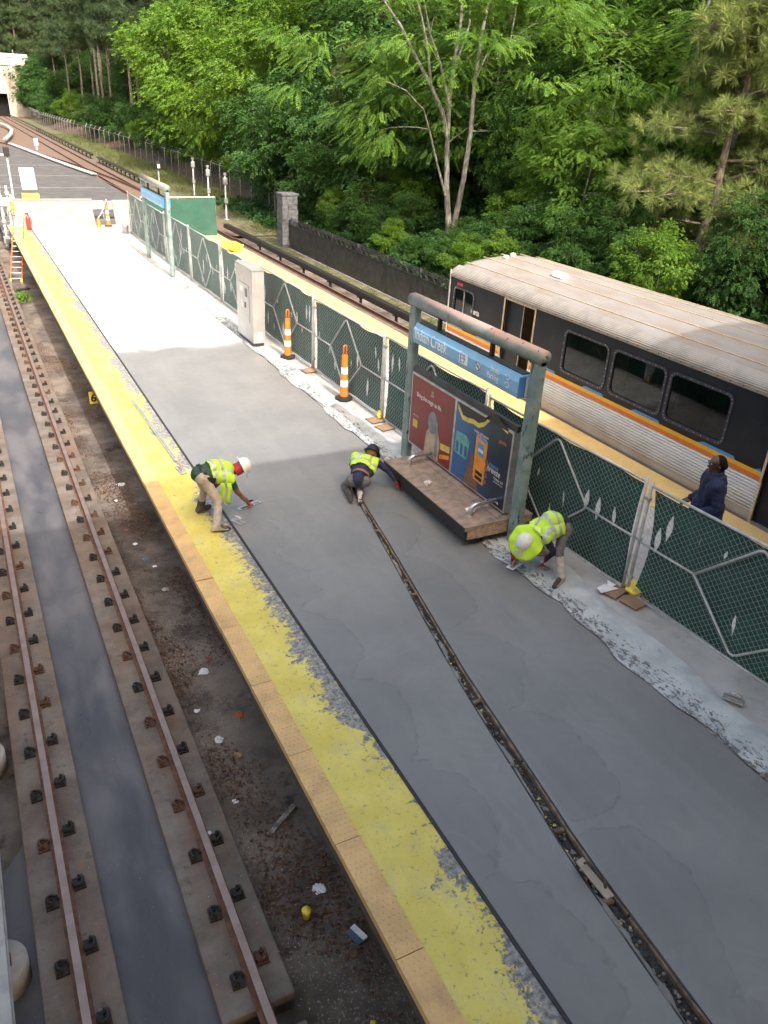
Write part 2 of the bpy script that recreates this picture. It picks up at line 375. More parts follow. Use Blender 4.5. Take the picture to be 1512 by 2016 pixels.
M('pale_platform_concrete', (0.44, 0.43, 0.42), 0.8, var=0.14, scale=2.0, bump=0.2, dirt=(0.20, 0.19, 0.18), dirt_amt=0.6, dscale=1.7)
M('slab_edge_concrete', (0.075, 0.068, 0.060), 0.85, bump=0.3, dirt=(0.07, 0.06, 0.05), dirt_amt=0.7)
M('dark_wall', (0.05, 0.046, 0.042), 0.9, dirt=(0.03, 0.03, 0.03))
M('tactile_yellow', (0.62, 0.405, 0.175), 0.6, var=0.12, scale=3.0, bump=0.1, dirt=(0.38, 0.24, 0.13), dirt_amt=0.5, dscale=4.0)
M('far_tactile_yellow', (0.68, 0.48, 0.19), 0.6, var=0.08, scale=2.0, dirt=(0.40, 0.26, 0.10), dirt_amt=0.3)
M('joint_filler', (0.022, 0.022, 0.024), 0.6); M('grey_mortar', (0.23, 0.225, 0.215), 0.9, bump=0.5, dirt=(0.08, 0.08, 0.08))
M('form_wood', (0.17, 0.118, 0.08), 0.85, var=0.45, scale=9.0, bump=0.3, dirt=(0.05, 0.045, 0.04), dirt_amt=0.95, dscale=5)
M('debris_grey', (0.045, 0.043, 0.040), 0.9, var=0.5, scale=30.0, bump=0.9, bscale=50)
M('foam_yellow', (0.62, 0.52, 0.10), 0.85, var=0.3, scale=40)
M('rail_rust', (0.13, 0.062, 0.036), 0.85, var=0.3, scale=12, bump=0.2); M('rail_polish', (0.27, 0.195, 0.165), 0.4, 0.5, var=0.15, scale=4, dirt=(0.25, 0.13, 0.08), dirt_amt=0.4, dscale=9)
M('fastener_iron', (0.020, 0.017, 0.015), 0.75, var=0.5, scale=30); M('fastener_rust', (0.085, 0.043, 0.026), 0.85, var=0.4, scale=30)
M('cover_board', (0.34, 0.33, 0.32), 0.6, dirt=(0.16, 0.14, 0.12)); M('cover_black', (0.022, 0.021, 0.022), 0.4, dirt=(0.10, 0.08, 0.07), dirt_amt=0.4)
M('cover_white', (0.60, 0.60, 0.60), 0.6, dirt=(0.25, 0.24, 0.23), dirt_amt=0.7, dscale=1.5)
M('insulator', (0.05, 0.05, 0.055), 0.4); M('pad_concrete', (0.36, 0.33, 0.30), 0.85, bump=0.3, dirt=(0.16, 0.14, 0.12))
M('galvanised', (0.46, 0.475, 0.48), 0.42, 0.6, var=0.15, scale=20); M('galvanised_pipe', (0.50, 0.51, 0.50), 0.5, 0.35, var=0.18, scale=12, dirt=(0.26, 0.24, 0.22), dirt_amt=0.5)
M('wire', (0.46, 0.53, 0.52), 0.45, 0.2, var=0.1)
M('scrim_green', (0.018, 0.078, 0.066), 0.75, var=0.22, scale=2.5, bump=0.4, bscale=9.0); M('scrim_cut', (0.88, 0.90, 0.89), 0.7, var=0.05)
M('screen_green', (0.020, 0.085, 0.062), 0.7, var=0.15, scale=2.0, bump=0.4, bscale=3.0)
M('plywood', (0.285, 0.215, 0.17), 0.8, var=0.22, scale=7, bump=0.25, dirt=(0.13, 0.105, 0.09), dirt_amt=0.7, dscale=5); M('plywood_edge', (0.36, 0.26, 0.175), 0.85, var=0.3, scale=14)
M('black_skirt', (0.018, 0.018, 0.020), 0.5, var=0.4, scale=20); M('stainless', (0.55, 0.55, 0.54), 0.28, 0.9, var=0.08, scale=3); M('cabinet_steel', (0.36, 0.355, 0.34), 0.42, 0.3, var=0.08, scale=2.5, dirt=(0.34, 0.32, 0.29), dirt_amt=0.4)
M('dark_recess', (0.012, 0.012, 0.014), 0.4); M('sign_blue', (0.19, 0.41, 0.64), 0.4, var=0.07, scale=3); M('sign_blue_dark', (0.07, 0.22, 0.50), 0.4, var=0.06); M('sign_white', (0.78, 0.79, 0.80), 0.6, var=0.05); M('sign_navy', (0.03, 0.07, 0.16), 0.5)
M('frame_aluminium', (0.50, 0.50, 0.50), 0.4, 0.7); M('ad_red', (0.20, 0.028, 0.026), 0.35, var=0.12, scale=1.6); M('ad_white', (0.70, 0.68, 0.66), 0.5)
M('ad_grey', (0.20, 0.215, 0.235), 0.5, var=0.2); M('ad_tan', (0.42, 0.32, 0.22), 0.5, var=0.2); M('ad_orange', (0.72, 0.27, 0.03), 0.45); M('ad_yellow', (0.62, 0.48, 0.08), 0.5); M('ad_dark', (0.012, 0.014, 0.018), 0.4); M('ad_skin', (0.20, 0.10, 0.065), 0.5); M('ad_sky', (0.08, 0.27, 0.55), 0.4); M('ad_green', (0.12, 0.35, 0.30), 0.5)
def mat_ad_blue():
    t = NT('ad_blue'); x, y, z = t.xyz()
    c = t.mix(t.ramp(t.math('ADD', y, t.math('MULTIPLY', t.noise(2.0, 3.0), 0.5)), 9.2, 10.5), (0.012, 0.022, 0.045), (0.035, 0.12, 0.30))
    return t.done(c, 0.3)
mat_ad_blue()
M('cone_orange', (0.86, 0.19, 0.018), 0.5, var=0.08, dirt=(0.5, 0.2, 0.08), dirt_amt=0.3); M('reflective_white', (0.78, 0.78, 0.78), 0.4, var=0.05); M('black_rubber', (0.022, 0.021, 0.02), 0.8, var=0.3)
M('hivis', (0.50, 0.78, 0.035), 0.7, var=0.10, scale=5, bump=0.8, bscale=14); M('hivis_pale', (0.66, 0.86, 0.22), 0.7, var=0.08); M('silver_tape', (0.42, 0.44, 0.46), 0.4, 0.2)
M('shirt_green', (0.022, 0.065, 0.048), 0.85, var=0.25, scale=14, bump=0.9, bscale=18); M('khaki', (0.40, 0.335, 0.27), 0.85, var=0.16, scale=9, bump=1.0, bscale=22); M('pants_grey', (0.13, 0.125, 0.125), 0.85, var=0.2, scale=9, bump=1.0, bscale=22); M('navy_cloth', (0.014, 0.020, 0.058), 0.8, var=0.3, scale=10, bump=1.0, bscale=16)
M('boot_pale', (0.42, 0.38, 0.34), 0.8, var=0.2, scale=14, dirt=(0.26, 0.24, 0.22)); M('boot_dark', (0.05, 0.046, 0.042), 0.8, var=0.3, dirt=(0.16, 0.15, 0.14)); M('glove_red', (0.33, 0.028, 0.022), 0.7, var=0.25, scale=30); M('skin_brown', (0.23, 0.105, 0.062), 0.5, var=0.15, scale=12); M('skin_dark', (0.12, 0.06, 0.04), 0.45, var=0.15, scale=12)
M('hat_white', (0.74, 0.74, 0.73), 0.35, var=0.05, dirt=(0.40, 0.36, 0.32), dirt_amt=0.35, dscale=9); M('hair_black', (0.010, 0.009, 0.009), 0.9, bump=0.8, bscale=120, spec=0.2); M('bandana_red', (0.42, 0.02, 0.035), 0.8, var=0.2, scale=20); M('belt_black', (0.012, 0.012, 0.012), 0.5); M('jacket_piping', (0.45, 0.47, 0.55), 0.7)
M('car_dark', (0.0105, 0.013, 0.021), 0.40, var=0.15, scale=2.0, dirt=(0.030, 0.028, 0.027), dirt_amt=0.5, dscale=1.3, spec=0.3); M('car_orange', (0.66, 0.16, 0.015), 0.45, var=0.06); M('car_amber', (0.78, 0.40, 0.012), 0.45, var=0.06); M('car_blue', (0.055, 0.26, 0.62), 0.45, var=0.06); M('car_white', (0.75, 0.75, 0.74), 0.5); M('car_frame', (0.040, 0.043, 0.055), 0.4, 0.2); M('car_beige', (0.56, 0.44, 0.29), 0.6, var=0.15); M('car_inside', (0.20, 0.19, 0.18), 0.7, var=0.2); M('car_seat', (0.20, 0.17, 0.13), 0.7); M('car_eave', (0.36, 0.325, 0.285), 0.45, 0.3, var=0.14, scale=3, dirt=(0.34, 0.26, 0.19), dirt_amt=0.6)
M('stone_grey', (0.125, 0.127, 0.135), 0.9, var=0.3, scale=5, bump=0.6, bscale=25); M('mortar_dark', (0.08, 0.08, 0.08), 0.95); M('iron_fence', (0.045, 0.045, 0.048), 0.5, 0.1, var=0.3, scale=3)
M('asphalt', (0.085, 0.082, 0.085), 0.92, var=0.2, scale=1.2, bump=0.3, dirt=(0.14, 0.13, 0.125), dirt_amt=0.5, dscale=0.6); M('slab_line', (0.27, 0.26, 0.25), 0.8); M('barrier_concrete', (0.30, 0.28, 0.255), 0.85, var=0.14, scale=2.0, bump=0.2, dirt=(0.17, 0.15, 0.13), dirt_amt=0.6, dscale=1.7); M('ballast_brown', (0.155, 0.105, 0.078), 0.95, var=0.4, scale=9, bump=0.9, bscale=25, dirt=(0.09, 0.06, 0.045)); M('tunnel_concrete', (0.47, 0.42, 0.37), 0.85, var=0.15, scale=0.35, dirt=(0.28, 0.20, 0.14), dirt_amt=0.6, dscale=0.25); M('tunnel_shade', (0.006, 0.006, 0.006), 0.95); M('road_white', (0.70, 0.72, 0.74), 0.6)
M('grassy_verge', (0.125, 0.115, 0.060), 0.95, var=0.35, scale=2.5, bump=0.6, dirt=(0.10, 0.12, 0.045), dirt_amt=0.8, dscale=0.8); M('red_clay', (0.095, 0.062, 0.045), 0.95, var=0.35, scale=1.5, bump=0.6, dirt=(0.20, 0.10, 0.055), dirt_amt=0.7, dscale=0.5)
M('ladder_orange', (0.80, 0.14, 0.025), 0.5); M('extinguisher_red', (0.45, 0.03, 0.03), 0.4); M('hose_green', (0.04, 0.14, 0.08), 0.6); M('cardboard', (0.30, 0.19, 0.11), 0.85); M('paper_white', (0.72, 0.73, 0.76), 0.7); M('caution_yellow', (0.76, 0.60, 0.06), 0.55, var=0.2, scale=12)
M('litter_blue', (0.08, 0.14, 0.22), 0.5); M('litter_red', (0.24, 0.06, 0.055), 0.5); M('concourse_concrete', (0.36, 0.345, 0.33), 0.85); M('wood_handle', (0.36, 0.24, 0.14), 0.7); M('orange_leaf', (0.34, 0.085, 0.02), 0.7)
# ---------------------------------------------------------------- ground and track beds
rng = random.Random(7)
def ground_z(x, y):
    x0 = interp([(0, 17.3), (44, 17.3), (56, 20.6), (110, 20.8), (165, 18.5), (215, 20.5), (900, 20.5)], y)
    d = max(0.0, x-x0); z = -1.27+0.36*d
    if d > 18: z = -1.27+6.48+0.22*(d-18)
    return z + (0.25*math.sin(x*0.9+y*0.37)*math.cos(y*0.53-x*0.2) if d > 0.8 else 0)
g = MB()
xs = [-420, -200, -60, -9]+[16.8+0.9*i for i in range(44)]+[60, 75, 100, 150, 300, 480]; ys = [-60, -25]+[-5+2.5*i for i in range(96)]+[250, 300, 420, 640]
base_i = {}
for i, x in enumerate(xs):
    for j, y in enumerate(ys):
        z = (ground_z(x, y) if x > 17 else -1.5) if x > 0 else (-1.45 if x > -10 else -1.45+min(9.0, 0.3*(-9-x)))
        if y > 223: z = max(z, 8.2)
        base_i[i, j] = len(g.v); g.v.append((x, y, z if x > 0 else z-0.05))
for i in range(len(xs)-1):
    for j in range(len(ys)-1):
        g.f.append((base_i[i, j], base_i[i+1, j], base_i[i+1, j+1], base_i[i, j+1])); g.mi.append(0)
struct(g.build('ground', ['red_clay'], smooth=True))
struct(MB().add([(-9.2,-20,-1.36),(3.6,-20,-1.36),(3.6,60,-1.36),(-9.2,60,-1.36)], [(0,1,2,3)]).build('track_floor', ['grimy_track_floor']))
struct(MB().add([(10.0,-20,-1.36),(15.4,-20,-1.36),(15.4,46,-1.36),(10.0,46,-1.36)], [(0,1,2,3)]).build('track_floor', ['grimy_track_floor']))
struct(MB().add([(15.4,-20,-1.30),(17.6,-20,-1.30),(17.6,48,-1.30),(15.4,48,-1.30)], [(0,1,2,3)]).build('verge', ['grassy_verge']))
# verge beyond the platform
vb = MB()
for ya, yb in zip([46+4*i for i in range(43)], [50+4*i for i in range(43)]):
    xa = interp([(44, 17.6), (56, 20.9), (110, 21.1), (165, 18.9), (218, 20.8)], ya); xb = interp([(44, 17.6), (56, 20.9), (110, 21.1), (165, 18.9), (218, 20.8)], yb)
    vb.add([(14.9, ya, -1.24), (xa, ya, -1.24), (xb, yb, -1.24), (14.9, yb, -1.24)], [(0,1,2,3)])
struct(vb.build('verge', ['grassy_verge']))
struct(MB().add([(2.0,42.9,-0.80),(11.3,42.9,-0.80),(11.3,76,-0.80),(7.6,113,-0.80),(2.0,113,-0.80)], [(0,1,2,3,4)]).build('pavement', ['asphalt']))
pv = MB()
for yy in (50, 58.5, 67, 76, 86): pv.box(2.0, min(10.6, 11.3-max(0, yy-76)*0.1), yy, yy+0.12, -0.80, -0.794)
pv.box(9.7, 9.82, 50.2, 58.4, -0.80, -0.795)
struct(pv.build('pavement_joint_lines', ['slab_line']))
struct(MB().add([(-6,46.2,-1.22),(11.2,76.2,-1.22),(11.2,46,-1.22),(14.9,46,-1.22),(14.9,219,-1.22),(-6,219,-1.22)], [(0,5,4,3,2,1)]).build('ballast_bed', ['ballast_brown']))

# left track: concrete plinths, ditch, rails
def plinth(x0, x1, y0, y1):
    b = MB(); b.box(x0, x1, y0, y1, -1.40, -1.13)
    return struct(b.build('track_plinth', ['rust_stained_plinth'], bevel=0.015))
plinth(-0.53, 0.12, -3, 46); plinth(0.85, 1.53, 3.98, 46); plinth(0.85, 1.53, -3, 3.72)
struct(MB().add([(0.12,-3,-1.27),(0.85,-3,-1.27),(0.85,46,-1.27),(0.12,46,-1.27)], [(0,1,2,3)]).build('water', ['silty_water']))
struct(MB().add([(-1.1,4.6,-1.352),(-0.53,4.4,-1.352),(-0.53,6.9,-1.352),(-0.75,6.6,-1.352),(-1.0,6.3,-1.352)], [(0,1,2,3,4)]).build('water', ['silty_water']))
plinth(11.85, 12.55, -3, 44); plinth(13.2, 13.9, -3, 44)

RAILP = [(-0.070,0),(0.070,0),(0.070,0.014),(0.013,0.032),(0.012,0.105),(0.035,0.118),(0.036,0.148),(-0.036,0.148),(-0.035,0.118),(-0.012,0.105),(-0.013,0.032),(-0.070,0.014)]
def rail(pts, z, label, fasten=None):
    root = thing('running_rail', label, 'rail', (pts[0][0], pts[0][1], z))
    b = MB(); n = len(RAILP)
    for k, (px, py) in enumerate(pts):
        a = pts[max(0, k-1)]; c = pts[min(len(pts)-1, k+1)]; d = Vector((c[0]-a[0], c[1]-a[1], 0)).normalized(); s = Vector((d.y, -d.x, 0))
        for u, w in RAILP: b.v.append((px-pts[0][0]+s.x*u, py-pts[0][1]+s.y*u, w))
    for k in range(len(pts)-1):
        for j in range(n):
            b.f.append((k*n+j, k*n+(j+1) % n, (k+1)*n+(j+1) % n, (k+1)*n+j)); b.mi.append(1 if j == 6 else 0)
    b.f.append(tuple(range(n))); b.mi.append(0)
    b.build('rail_bar', ['rail_rust', 'rail_polish'], root)
    return root
def fastener_mesh():
    p = MB(); p.box(-0.075, 0.055, -0.085, 0.085, 0, 0.028); p.box(-0.06, -0.005, -0.07, -0.02, 0.028, 0.075); p.box(-0.06, -0.005, 0.02, 0.07, 0.028, 0.06)
    c = MB(); c.tube([(-0.02,-0.06,0.085),(-0.05,-0.02,0.095),(-0.05,0.04,0.09),(-0.01,0.06,0.075),(0.045,0.045,0.05),(0.055,0.0,0.045)], 0.014, 6)
    c.lathe([(0.026,0.028),(0.026,0.05),(0.018,0.062)], (-0.035,0.0,0), 6)
    return p, c
_p, _c = fastener_mesh()
FP = [_p.mesh('base_plate', m) for m in ('fastener_iron', 'fastener_rust')]; FC = [_c.mesh('clip', m, True) for m in ('fastener_iron', 'fastener_rust')]
def fasten(root, side, ys, z):
    for y in ys:
        k = 1 if rng.random() < 0.22 else 0
        o = link('fastener', FP[k], root); o.location = (0.128*side, y-root.location.y, z-root.location.z)
        o.rotation_euler = (0, 0, (math.pi if side > 0 else 0)+rng.uniform(-0.06, 0.06))
        o.scale = (0.9, 0.88, 0.9); link('clip', FC[k], o)
r1 = rail([(-0.20, y) for y in (-3, 46)], -1.13, 'worn rusty running rail, leftmost in view, on the left concrete plinth')
r2 = rail([(1.22, y) for y in (-3, 46)], -1.13, 'polished rusty running rail on the concrete plinth nearest the yellow platform edge')
ysR = [4.29+0.735*k for k in range(0, 50)]; ysL = [4.35+0.735*k for k in range(0, 22)]
fasten(r2, -1, ysR, -1.13); fasten(r2, 1, [y+0.12 for y in ysR], -1.13)
fasten(r1, -1, ysL, -1.13); fasten(r1, 1, [y+0.12 for y in ysL], -1.13)
rail([(12.17, -3), (12.17, 44)], -1.13, 'running rail of the right track beside the train, nearest the platform'); rail([(13.605, -3), (13.605, 44)], -1.13, 'running rail of the right track beside the black third rail cover')
for x, l in ((12.17, 'left rusty rail of the straight track running on to the tunnel'), (13.605, 'right rusty rail of the straight track running on to the tunnel')): rail([(x, 44), (x, 222)], -1.2, l)
# crossover between the tracks
def xo(off):
    pts = []
    for k in range(25):
        t = k/24; y = 62+t*118; s = t*t*(3-2*t); pts.append((12.17+off-s*12.6, y))
    return pts
rail(xo(0), -1.195, 'left curved rusty rail of the crossover track'); rail(xo(1.435), -1.195, 'right curved rusty rail of the crossover track')
rail([(9.2-0.0017*(k*6)**2+0.0, 175-k*6) for k in range(12)], -1.19, 'far curved rail sweeping left in front of the tunnel')

# third rail covers
def cover(name, label, pts, z, w, h, mat, ins=None, insmat='insulator', thick=0.0, drop=0.18):
    root = thing(name, label, 'third rail', (pts[0][0], pts[0][1], -1.3)); ox, oy, oz = root.location
    b = MB()
    for (xa, ya), (xb, yb) in zip(pts, pts[1:]):
        d = Vector((xb-xa, yb-ya, 0)); L = d.length; d.normalize(); s = Vector((d.y, -d.x, 0)); c = Vector(((xa+xb)/2-ox, (ya+yb)/2-oy, z-oz))
        b.obox(c, d, s, (0,0,1), L/2, w/2, h/2); b.obox(c+Vector((s.x*w/2, s.y*w/2, -h/2-drop/2)), d, s, (0,0,1), L/2, 0.012, drop/2)
        b.obox(c+Vector((-s.x*w/2, -s.y*w/2, -h/2-0.02)), d, s, (0,0,1), L/2, 0.012, 0.02)
    b.build('cover_board', [mat], root, bevel=0.01)
    rb = MB()
    for (xa, ya), (xb, yb) in zip(pts, pts[1:]): rb.tube([(xa-ox, ya-oy, z-oz-0.13), (xb-ox, yb-oy, z-oz-0.13)], 0.045, 6)
    rb.build('conductor_rail', ['rail_rust'], root)
    if ins:
        im = MB(); im.lathe([(0.10,0),(0.10,0.05),(0.05,0.07),(0.075,0.12),(0.05,0.15),(0.075,0.20),(0.05,0.23),(0.07,0.30),(0.06,0.42)], n=10); im.box(-0.16, 0.10, -0.05, 0.05, 0.36, 0.42)
        me = im.mesh('insulator', insmat, True)
        for x, y in ins: o = link('insulator', me, root); o.location = (x-ox, y-oy, 0.0)
    return root
cover('third_rail', 'black third rail cover on insulators beside the dark picket fence', [(14.0, 47), (14.0, -3)], -0.68, 0.26, 0.05, 'cover_black', [(14.0, 40.95-3.08*k) for k in range(9)])
c3 = cover('third_rail', 'pale third rail cover board cut by the lower left edge of the picture', [(-0.86, 14), (-0.86, -3)], -0.72, 0.26, 0.05, 'cover_board')
for y in (5.36, 8.2, 11.0):
    b = MB(); b.lathe([(0.26,0),(0.26,0.24),(0.245,0.255)], (0,0,0), 24); o = b.build('support_pad', ['pad_concrete'], c3, True); o.location = (0.0, y-14, -0.05)
    b = MB(); b.lathe([(0.055,0.255),(0.055,0.42)], (0,0,0), 10); b.box(-0.12, 0.12, -0.06, 0.06, 0.255, 0.28); q = b.build('insulator', ['fastener_rust'], c3); q.location = o.location
cover('third_rail', 'white third rail cover board running diagonally beside the crossover', [(11.25, 76), (10.2, 85), (9.0, 97), (7.4, 114)], -0.62, 0.42, 0.06, 'cover_white', [(11.1-0.105*(y-77), y) for y in range(77, 113, 3)], drop=0.22)
cover('third_rail', 'black third rail cover with a round end beside the grass verge', [(14.75, 74), (14.75, 96)], -0.68, 0.34, 0.06, 'cover_black', [(14.75, y) for y in range(75, 96, 2)], drop=0.2)
cover('third_rail', 'long black third rail cover running up to the tunnel', [(14.75, 100), (14.9, 218)], -0.68, 0.34, 0.06, 'cover_black', [(14.75, y) for y in range(101, 160, 3)], drop=0.2)
cover('third_rail', 'short curved white third rail cover at the left edge before the tunnel', [(7.4, 122), (9.2, 136), (10.2, 148), (10.4, 160), (9.8, 172)], -0.62, 0.42, 0.06, 'cover_white')

# ---------------------------------------------------------------- island platform
pl = MB(); pl.box(2.13, 11.18, -8, 42.6, -0.24, -0.076); struct(pl.build('platform_slab', ['slab_edge_concrete'], bevel=0.01))
pw = MB(); pw.box(3.35, 10.1, -8, 42.5, -1.5, -0.24); struct(pw.build('platform_wall', ['dark_wall']))
for x0, x1, nm, mt in ((2.36, 3.05, 'edge_paint', 'worn_yellow_paint'), (6.56, 10.05, 'platform_paving', 'pale_platform_concrete')):
    b = MB(); b.box(x0, x1, -8, 42.6, -0.074, 0.0); struct(b.build(nm, [mt]))
b = MB(); b.box(3.05, 6.56, 41.2, 42.6, -0.074, 0.0); struct(b.build('platform_paving', ['pale_platform_concrete']))
# tactile edge tiles with real domes
def tile_mesh(name, w, l, nx, ny, mat):
    t = MB(); t.box(0, w, 0.004, l-0.004, -0.074, 0.006)
    for i in range(nx):
        for j in range(ny):
            c = (w*(i+0.5+(0.25 if j % 2 else -0.25))/nx, l*(j+0.5)/ny); vs = []
            for r, z in ((0.0125, 0.006), (0.008, 0.0115)): vs += [(c[0]+r*math.cos(a*math.pi/3), c[1]+r*math.sin(a*math.pi/3), z) for a in range(6)]
            t.add(vs, [(a, (a+1) % 6, 6+(a+1) % 6, 6+a) for a in range(6)]+[(6,7,8,9,10,11)])
    return t.mesh(name, [mat])
tm = tile_mesh('tactile_tile', 0.25, 1.205, 5, 22, 'tactile_yellow')
edge = tag(link('tactile_edge', None), 'worn orange yellow dotted edging along the left platform side', 'tactile paving'); edge.location = (2.11, 0, 0)
for k in range(0, 41): o = link('tactile_tile', tm, edge); o.location = (rng.uniform(-0.003, 0.003), -6.4+k*1.205+0.02*(k == 13), rng.uniform(0, 0.003))
tm2 = tile_mesh('tactile_tile', 0.58, 1.205, 8, 16, 'far_tactile_yellow')
edge2 = tag(link('tactile_edge', None), 'pale yellow dotted edging between the mesh fence and the train', 'tactile paving'); edge2.location = (10.06, 0, 0)
for k in range(0, 41):
    for q in (0, 0.58): o = link('tactile_tile', tm2, edge2); o.location = (q, -6.4+k*1.205, 0)
# steel edging strip between paint and new concrete
b = MB()
for y0, y1 in ((-8, 2.2), (2.215, 9.4), (9.41, 42.0)): b.box(3.05, 3.075, y0, y1, -0.073, 0.016); b.box(3.079, 3.086, y0, y1, -0.073, 0.012)
tag(b.build('edge_strip', ['joint_filler']), 'thin black form strip between yellow paint and fresh concrete', 'form strip')
# new concrete, cut by the long joint
JL = [(-8, 3.20), (0, 3.68), (1.8, 3.85), (2.62, 3.93), (3.4, 4.0), (4.9, 4.22), (5.93, 4.38), (7.5, 4.68), (9.0, 4.98), (10.4, 5.24), (11.2, 5.42)]
JR = [(-8, 3.44), (0, 3.91), (1.8, 4.07), (2.62, 4.14), (3.4, 4.20), (4.9, 4.41), (5.93, 4.55), (7.5, 4.83), (9.0, 5.11), (10.4, 5.35), (11.2, 5.50)]
ys = [-8+0.4*i for i in range(48)]+[11.2]
for side in (0, 1):
    b = MB(); nx = 7
    for y in ys:
        xa, xb = (3.088, interp(JL, y)) if side == 0 else (interp(JR, y), 6.56+0.03*math.sin(y*1.3)+0.02*math.sin(y*5.1))
        for i in range(nx): b.v.append((lerp(xa, xb, i/(nx-1)), y, 0.0075+0.0025*math.sin(1.7*y+2*i)))
        b.v.append((xb if side == 0 else xa, y, -0.07))
    n = nx+1
    for j in range(len(ys)-1):
        for i in range(nx-1): b.f.append((j*n+i, j*n+i+1, (j+1)*n+i+1, (j+1)*n+i)); b.mi.append(0)
        if side == 0: b.f.append((j*n+nx-1, j*n+nx, (j+1)*n+nx, (j+1)*n+nx-1))
        else: b.f.append((j*n+nx, j*n, (j+1)*n, (j+1)*n+nx))
        b.mi.append(0)
    o = struct(b.build('fresh_concrete', ['wet_concrete'], smooth=False))
b = MB(); b.add([(3.088,11.2,0.0075),(6.53,11.2,0.0075),(6.53,41.2,0.0075),(3.088,41.2,0.0075)], [(0,1,2,3)]); struct(b.build('fresh_concrete', ['wet_concrete']))
# the open joint: rubble floor, timber forms, foam crumbs
b = MB(); m = len(ys)
for y in ys:
    a, c = interp(JL, y), interp(JR, y)
    for i in range(6): b.v.append((lerp(a-0.01, c+0.01, i/5), y, -0.055+rng.uniform(-0.012, 0.02)))
for j in range(m-1):
    for i in range(5): b.f.append((j*6+i, j*6+i+1, (j+1)*6+i+1, (j+1)*6+i)); b.mi.append(0)
struct(b.build('joint_floor', ['debris_grey']))
fr = tag(link('formwork', None), 'rough timber form boards lining the long open joint in the fresh concrete', 'formwork')
for k, y in enumerate([-8, -6.2, -4.1, -2.0, 0.2, 2.75, 4.6, 6.4, 8.3, 10.0]):
    y2 = [-8, -6.2, -4.1, -2.0, 0.2, 2.75, 4.6, 6.4, 8.3, 10.0, 11.0][k+1]-0.03
    b = MB(); st = 8
    for i in range(st+1):
        yy = lerp(y, y2, i/st); xr = interp(JR, yy)-0.016; w = 0.026+rng.uniform(-0.010, 0.004); h = 0.006+rng.uniform(-0.022, 0.004)
        b.v += [(xr-w, yy, -0.05), (xr, yy, -0.05), (xr, yy, h), (xr-w, yy, h+rng.uniform(-0.008, 0.004))]
    for i in range(st):
        for q in range(4): b.f.append((i*4+q, i*4+(q+1) % 4, (i+1)*4+(q+1) % 4, (i+1)*4+q)); b.mi.append(0)
    b.f += [(0,1,2,3), tuple(st*4+q for q in (3,2,1,0))]; b.mi += [0, 0]
    b.build('form_board', ['form_wood'], fr)
    b = MB()
    for i in range(st+1):
        yy = lerp(y, y2, i/st); xl = interp(JL, yy)+0.004; w = 0.018+rng.uniform(-0.004, 0.004); h = 0.008+rng.uniform(-0.01, 0.003)
        b.v += [(xl, yy, -0.05), (xl+w, yy, -0.05), (xl+w, yy, h), (xl, yy, h)]
    for i in range(st):
        for q in range(4): b.f.append((i*4+q, i*4+(q+1) % 4, (i+1)*4+(q+1) % 4, (i+1)*4+q)); b.mi.append(0)
    b.build('form_strip', ['joint_filler'], fr)
for k in range(16):
    y = rng.uniform(0.8, 10.2); xm = interp(JL, y)*0.55+interp(JR, y)*0.45; b = MB()
    if k % 3 == 0:
        b.obox((xm, y, -0.02), (1, rng.uniform(-0.3, 0.3), 0), (0,1,0), (0,0,1), 0.05, 0.022, 0.02); b.build('wood_block', ['form_wood'], fr)
b = MB()
for k in range(1500):
    y = rng.uniform(-1, 10.9); t_ = rng.random(); xm = lerp(interp(JL, y)+0.02, interp(JR, y)-0.06, t_); yel_ = rng.random() < 0.10*(1+math.sin(y*2.3)); b.blob((xm, y, -0.045+0.03*(t_ < 0.3)), rng.uniform(0.005, 0.017)*(1 if rng.random() < 0.9 else 1.8), 5, 0 if yel_ else rng.choice((1, 2, 2)), 0.45, rng, 0.7)
stuff(b.build('joint_rubble', ['foam_yellow', 'grey_mortar', 'debris_grey'], fr))
b = MB(); yj = [-2+0.07*i for i in range(186)]
for y in yj:
    a = interp(JL, y)+0.006; w = 0.062+0.028*math.sin(y*3.1)+0.02*math.sin(y*9.7)+rng.uniform(-0.016, 0.016); b.v += [(a, y, 0.004), (a+max(0.012, w)*0.6, y, rng.uniform(-0.02, 0.002)), (a+max(0.018, w), y, -0.055)]
for i in range(len(yj)-1):
    for q_ in (0, 1): b.f.append((i*3+q_, i*3+q_+1, (i+1)*3+q_+1, (i+1)*3+q_)); b.mi.append(0)
b.build('mortar_ledge', ['grey_mortar'], fr)
# splashed plastic sheet along the right side of the pour
b = MB(); n = 9; yy = [-2+0.25*i for i in range(108)]
for y in yy:
    xl = 6.52+0.05*math.sin(y*2.1)+0.03*math.sin(y*6.7)+rng.uniform(-0.02, 0.02); xr = 7.22+0.06*math.sin(y*0.9+1)+0.05*math.sin(y*2.7)
    if y > 12: xr = lerp(xr, 7.02, min(1, (y-12)/3))
    for i in range(n): b.v.append((lerp(xl, xr, i/(n-1)), y, 0.016+0.012*abs(math.sin(y*1.9+i*0.8))*(1 if i < n-1 else 0.2)+rng.uniform(0, 0.005)))
for j in range(len(yy)-1):
    for i in range(n-1): b.f.append((j*n+i, j*n+i+1, (j+1)*n+i+1, (j+1)*n+i)); b.mi.append(0)
tag(b.build('plastic_sheet', ['cement_splashed_plastic'], smooth=True), 'cement splashed white plastic sheet along the right edge of the fresh concrete', 'plastic sheet')
b = MB()
for k in range(420):
    y = rng.uniform(1, 12.5); b.blob((6.53+abs(rng.gauss(0, 0.07)), y, 0.02), rng.uniform(0.008, 0.028), 5, 0, 0.5, rng, 0.5)
stuff(b.build('mortar_crumbs', ['grey_mortar']))
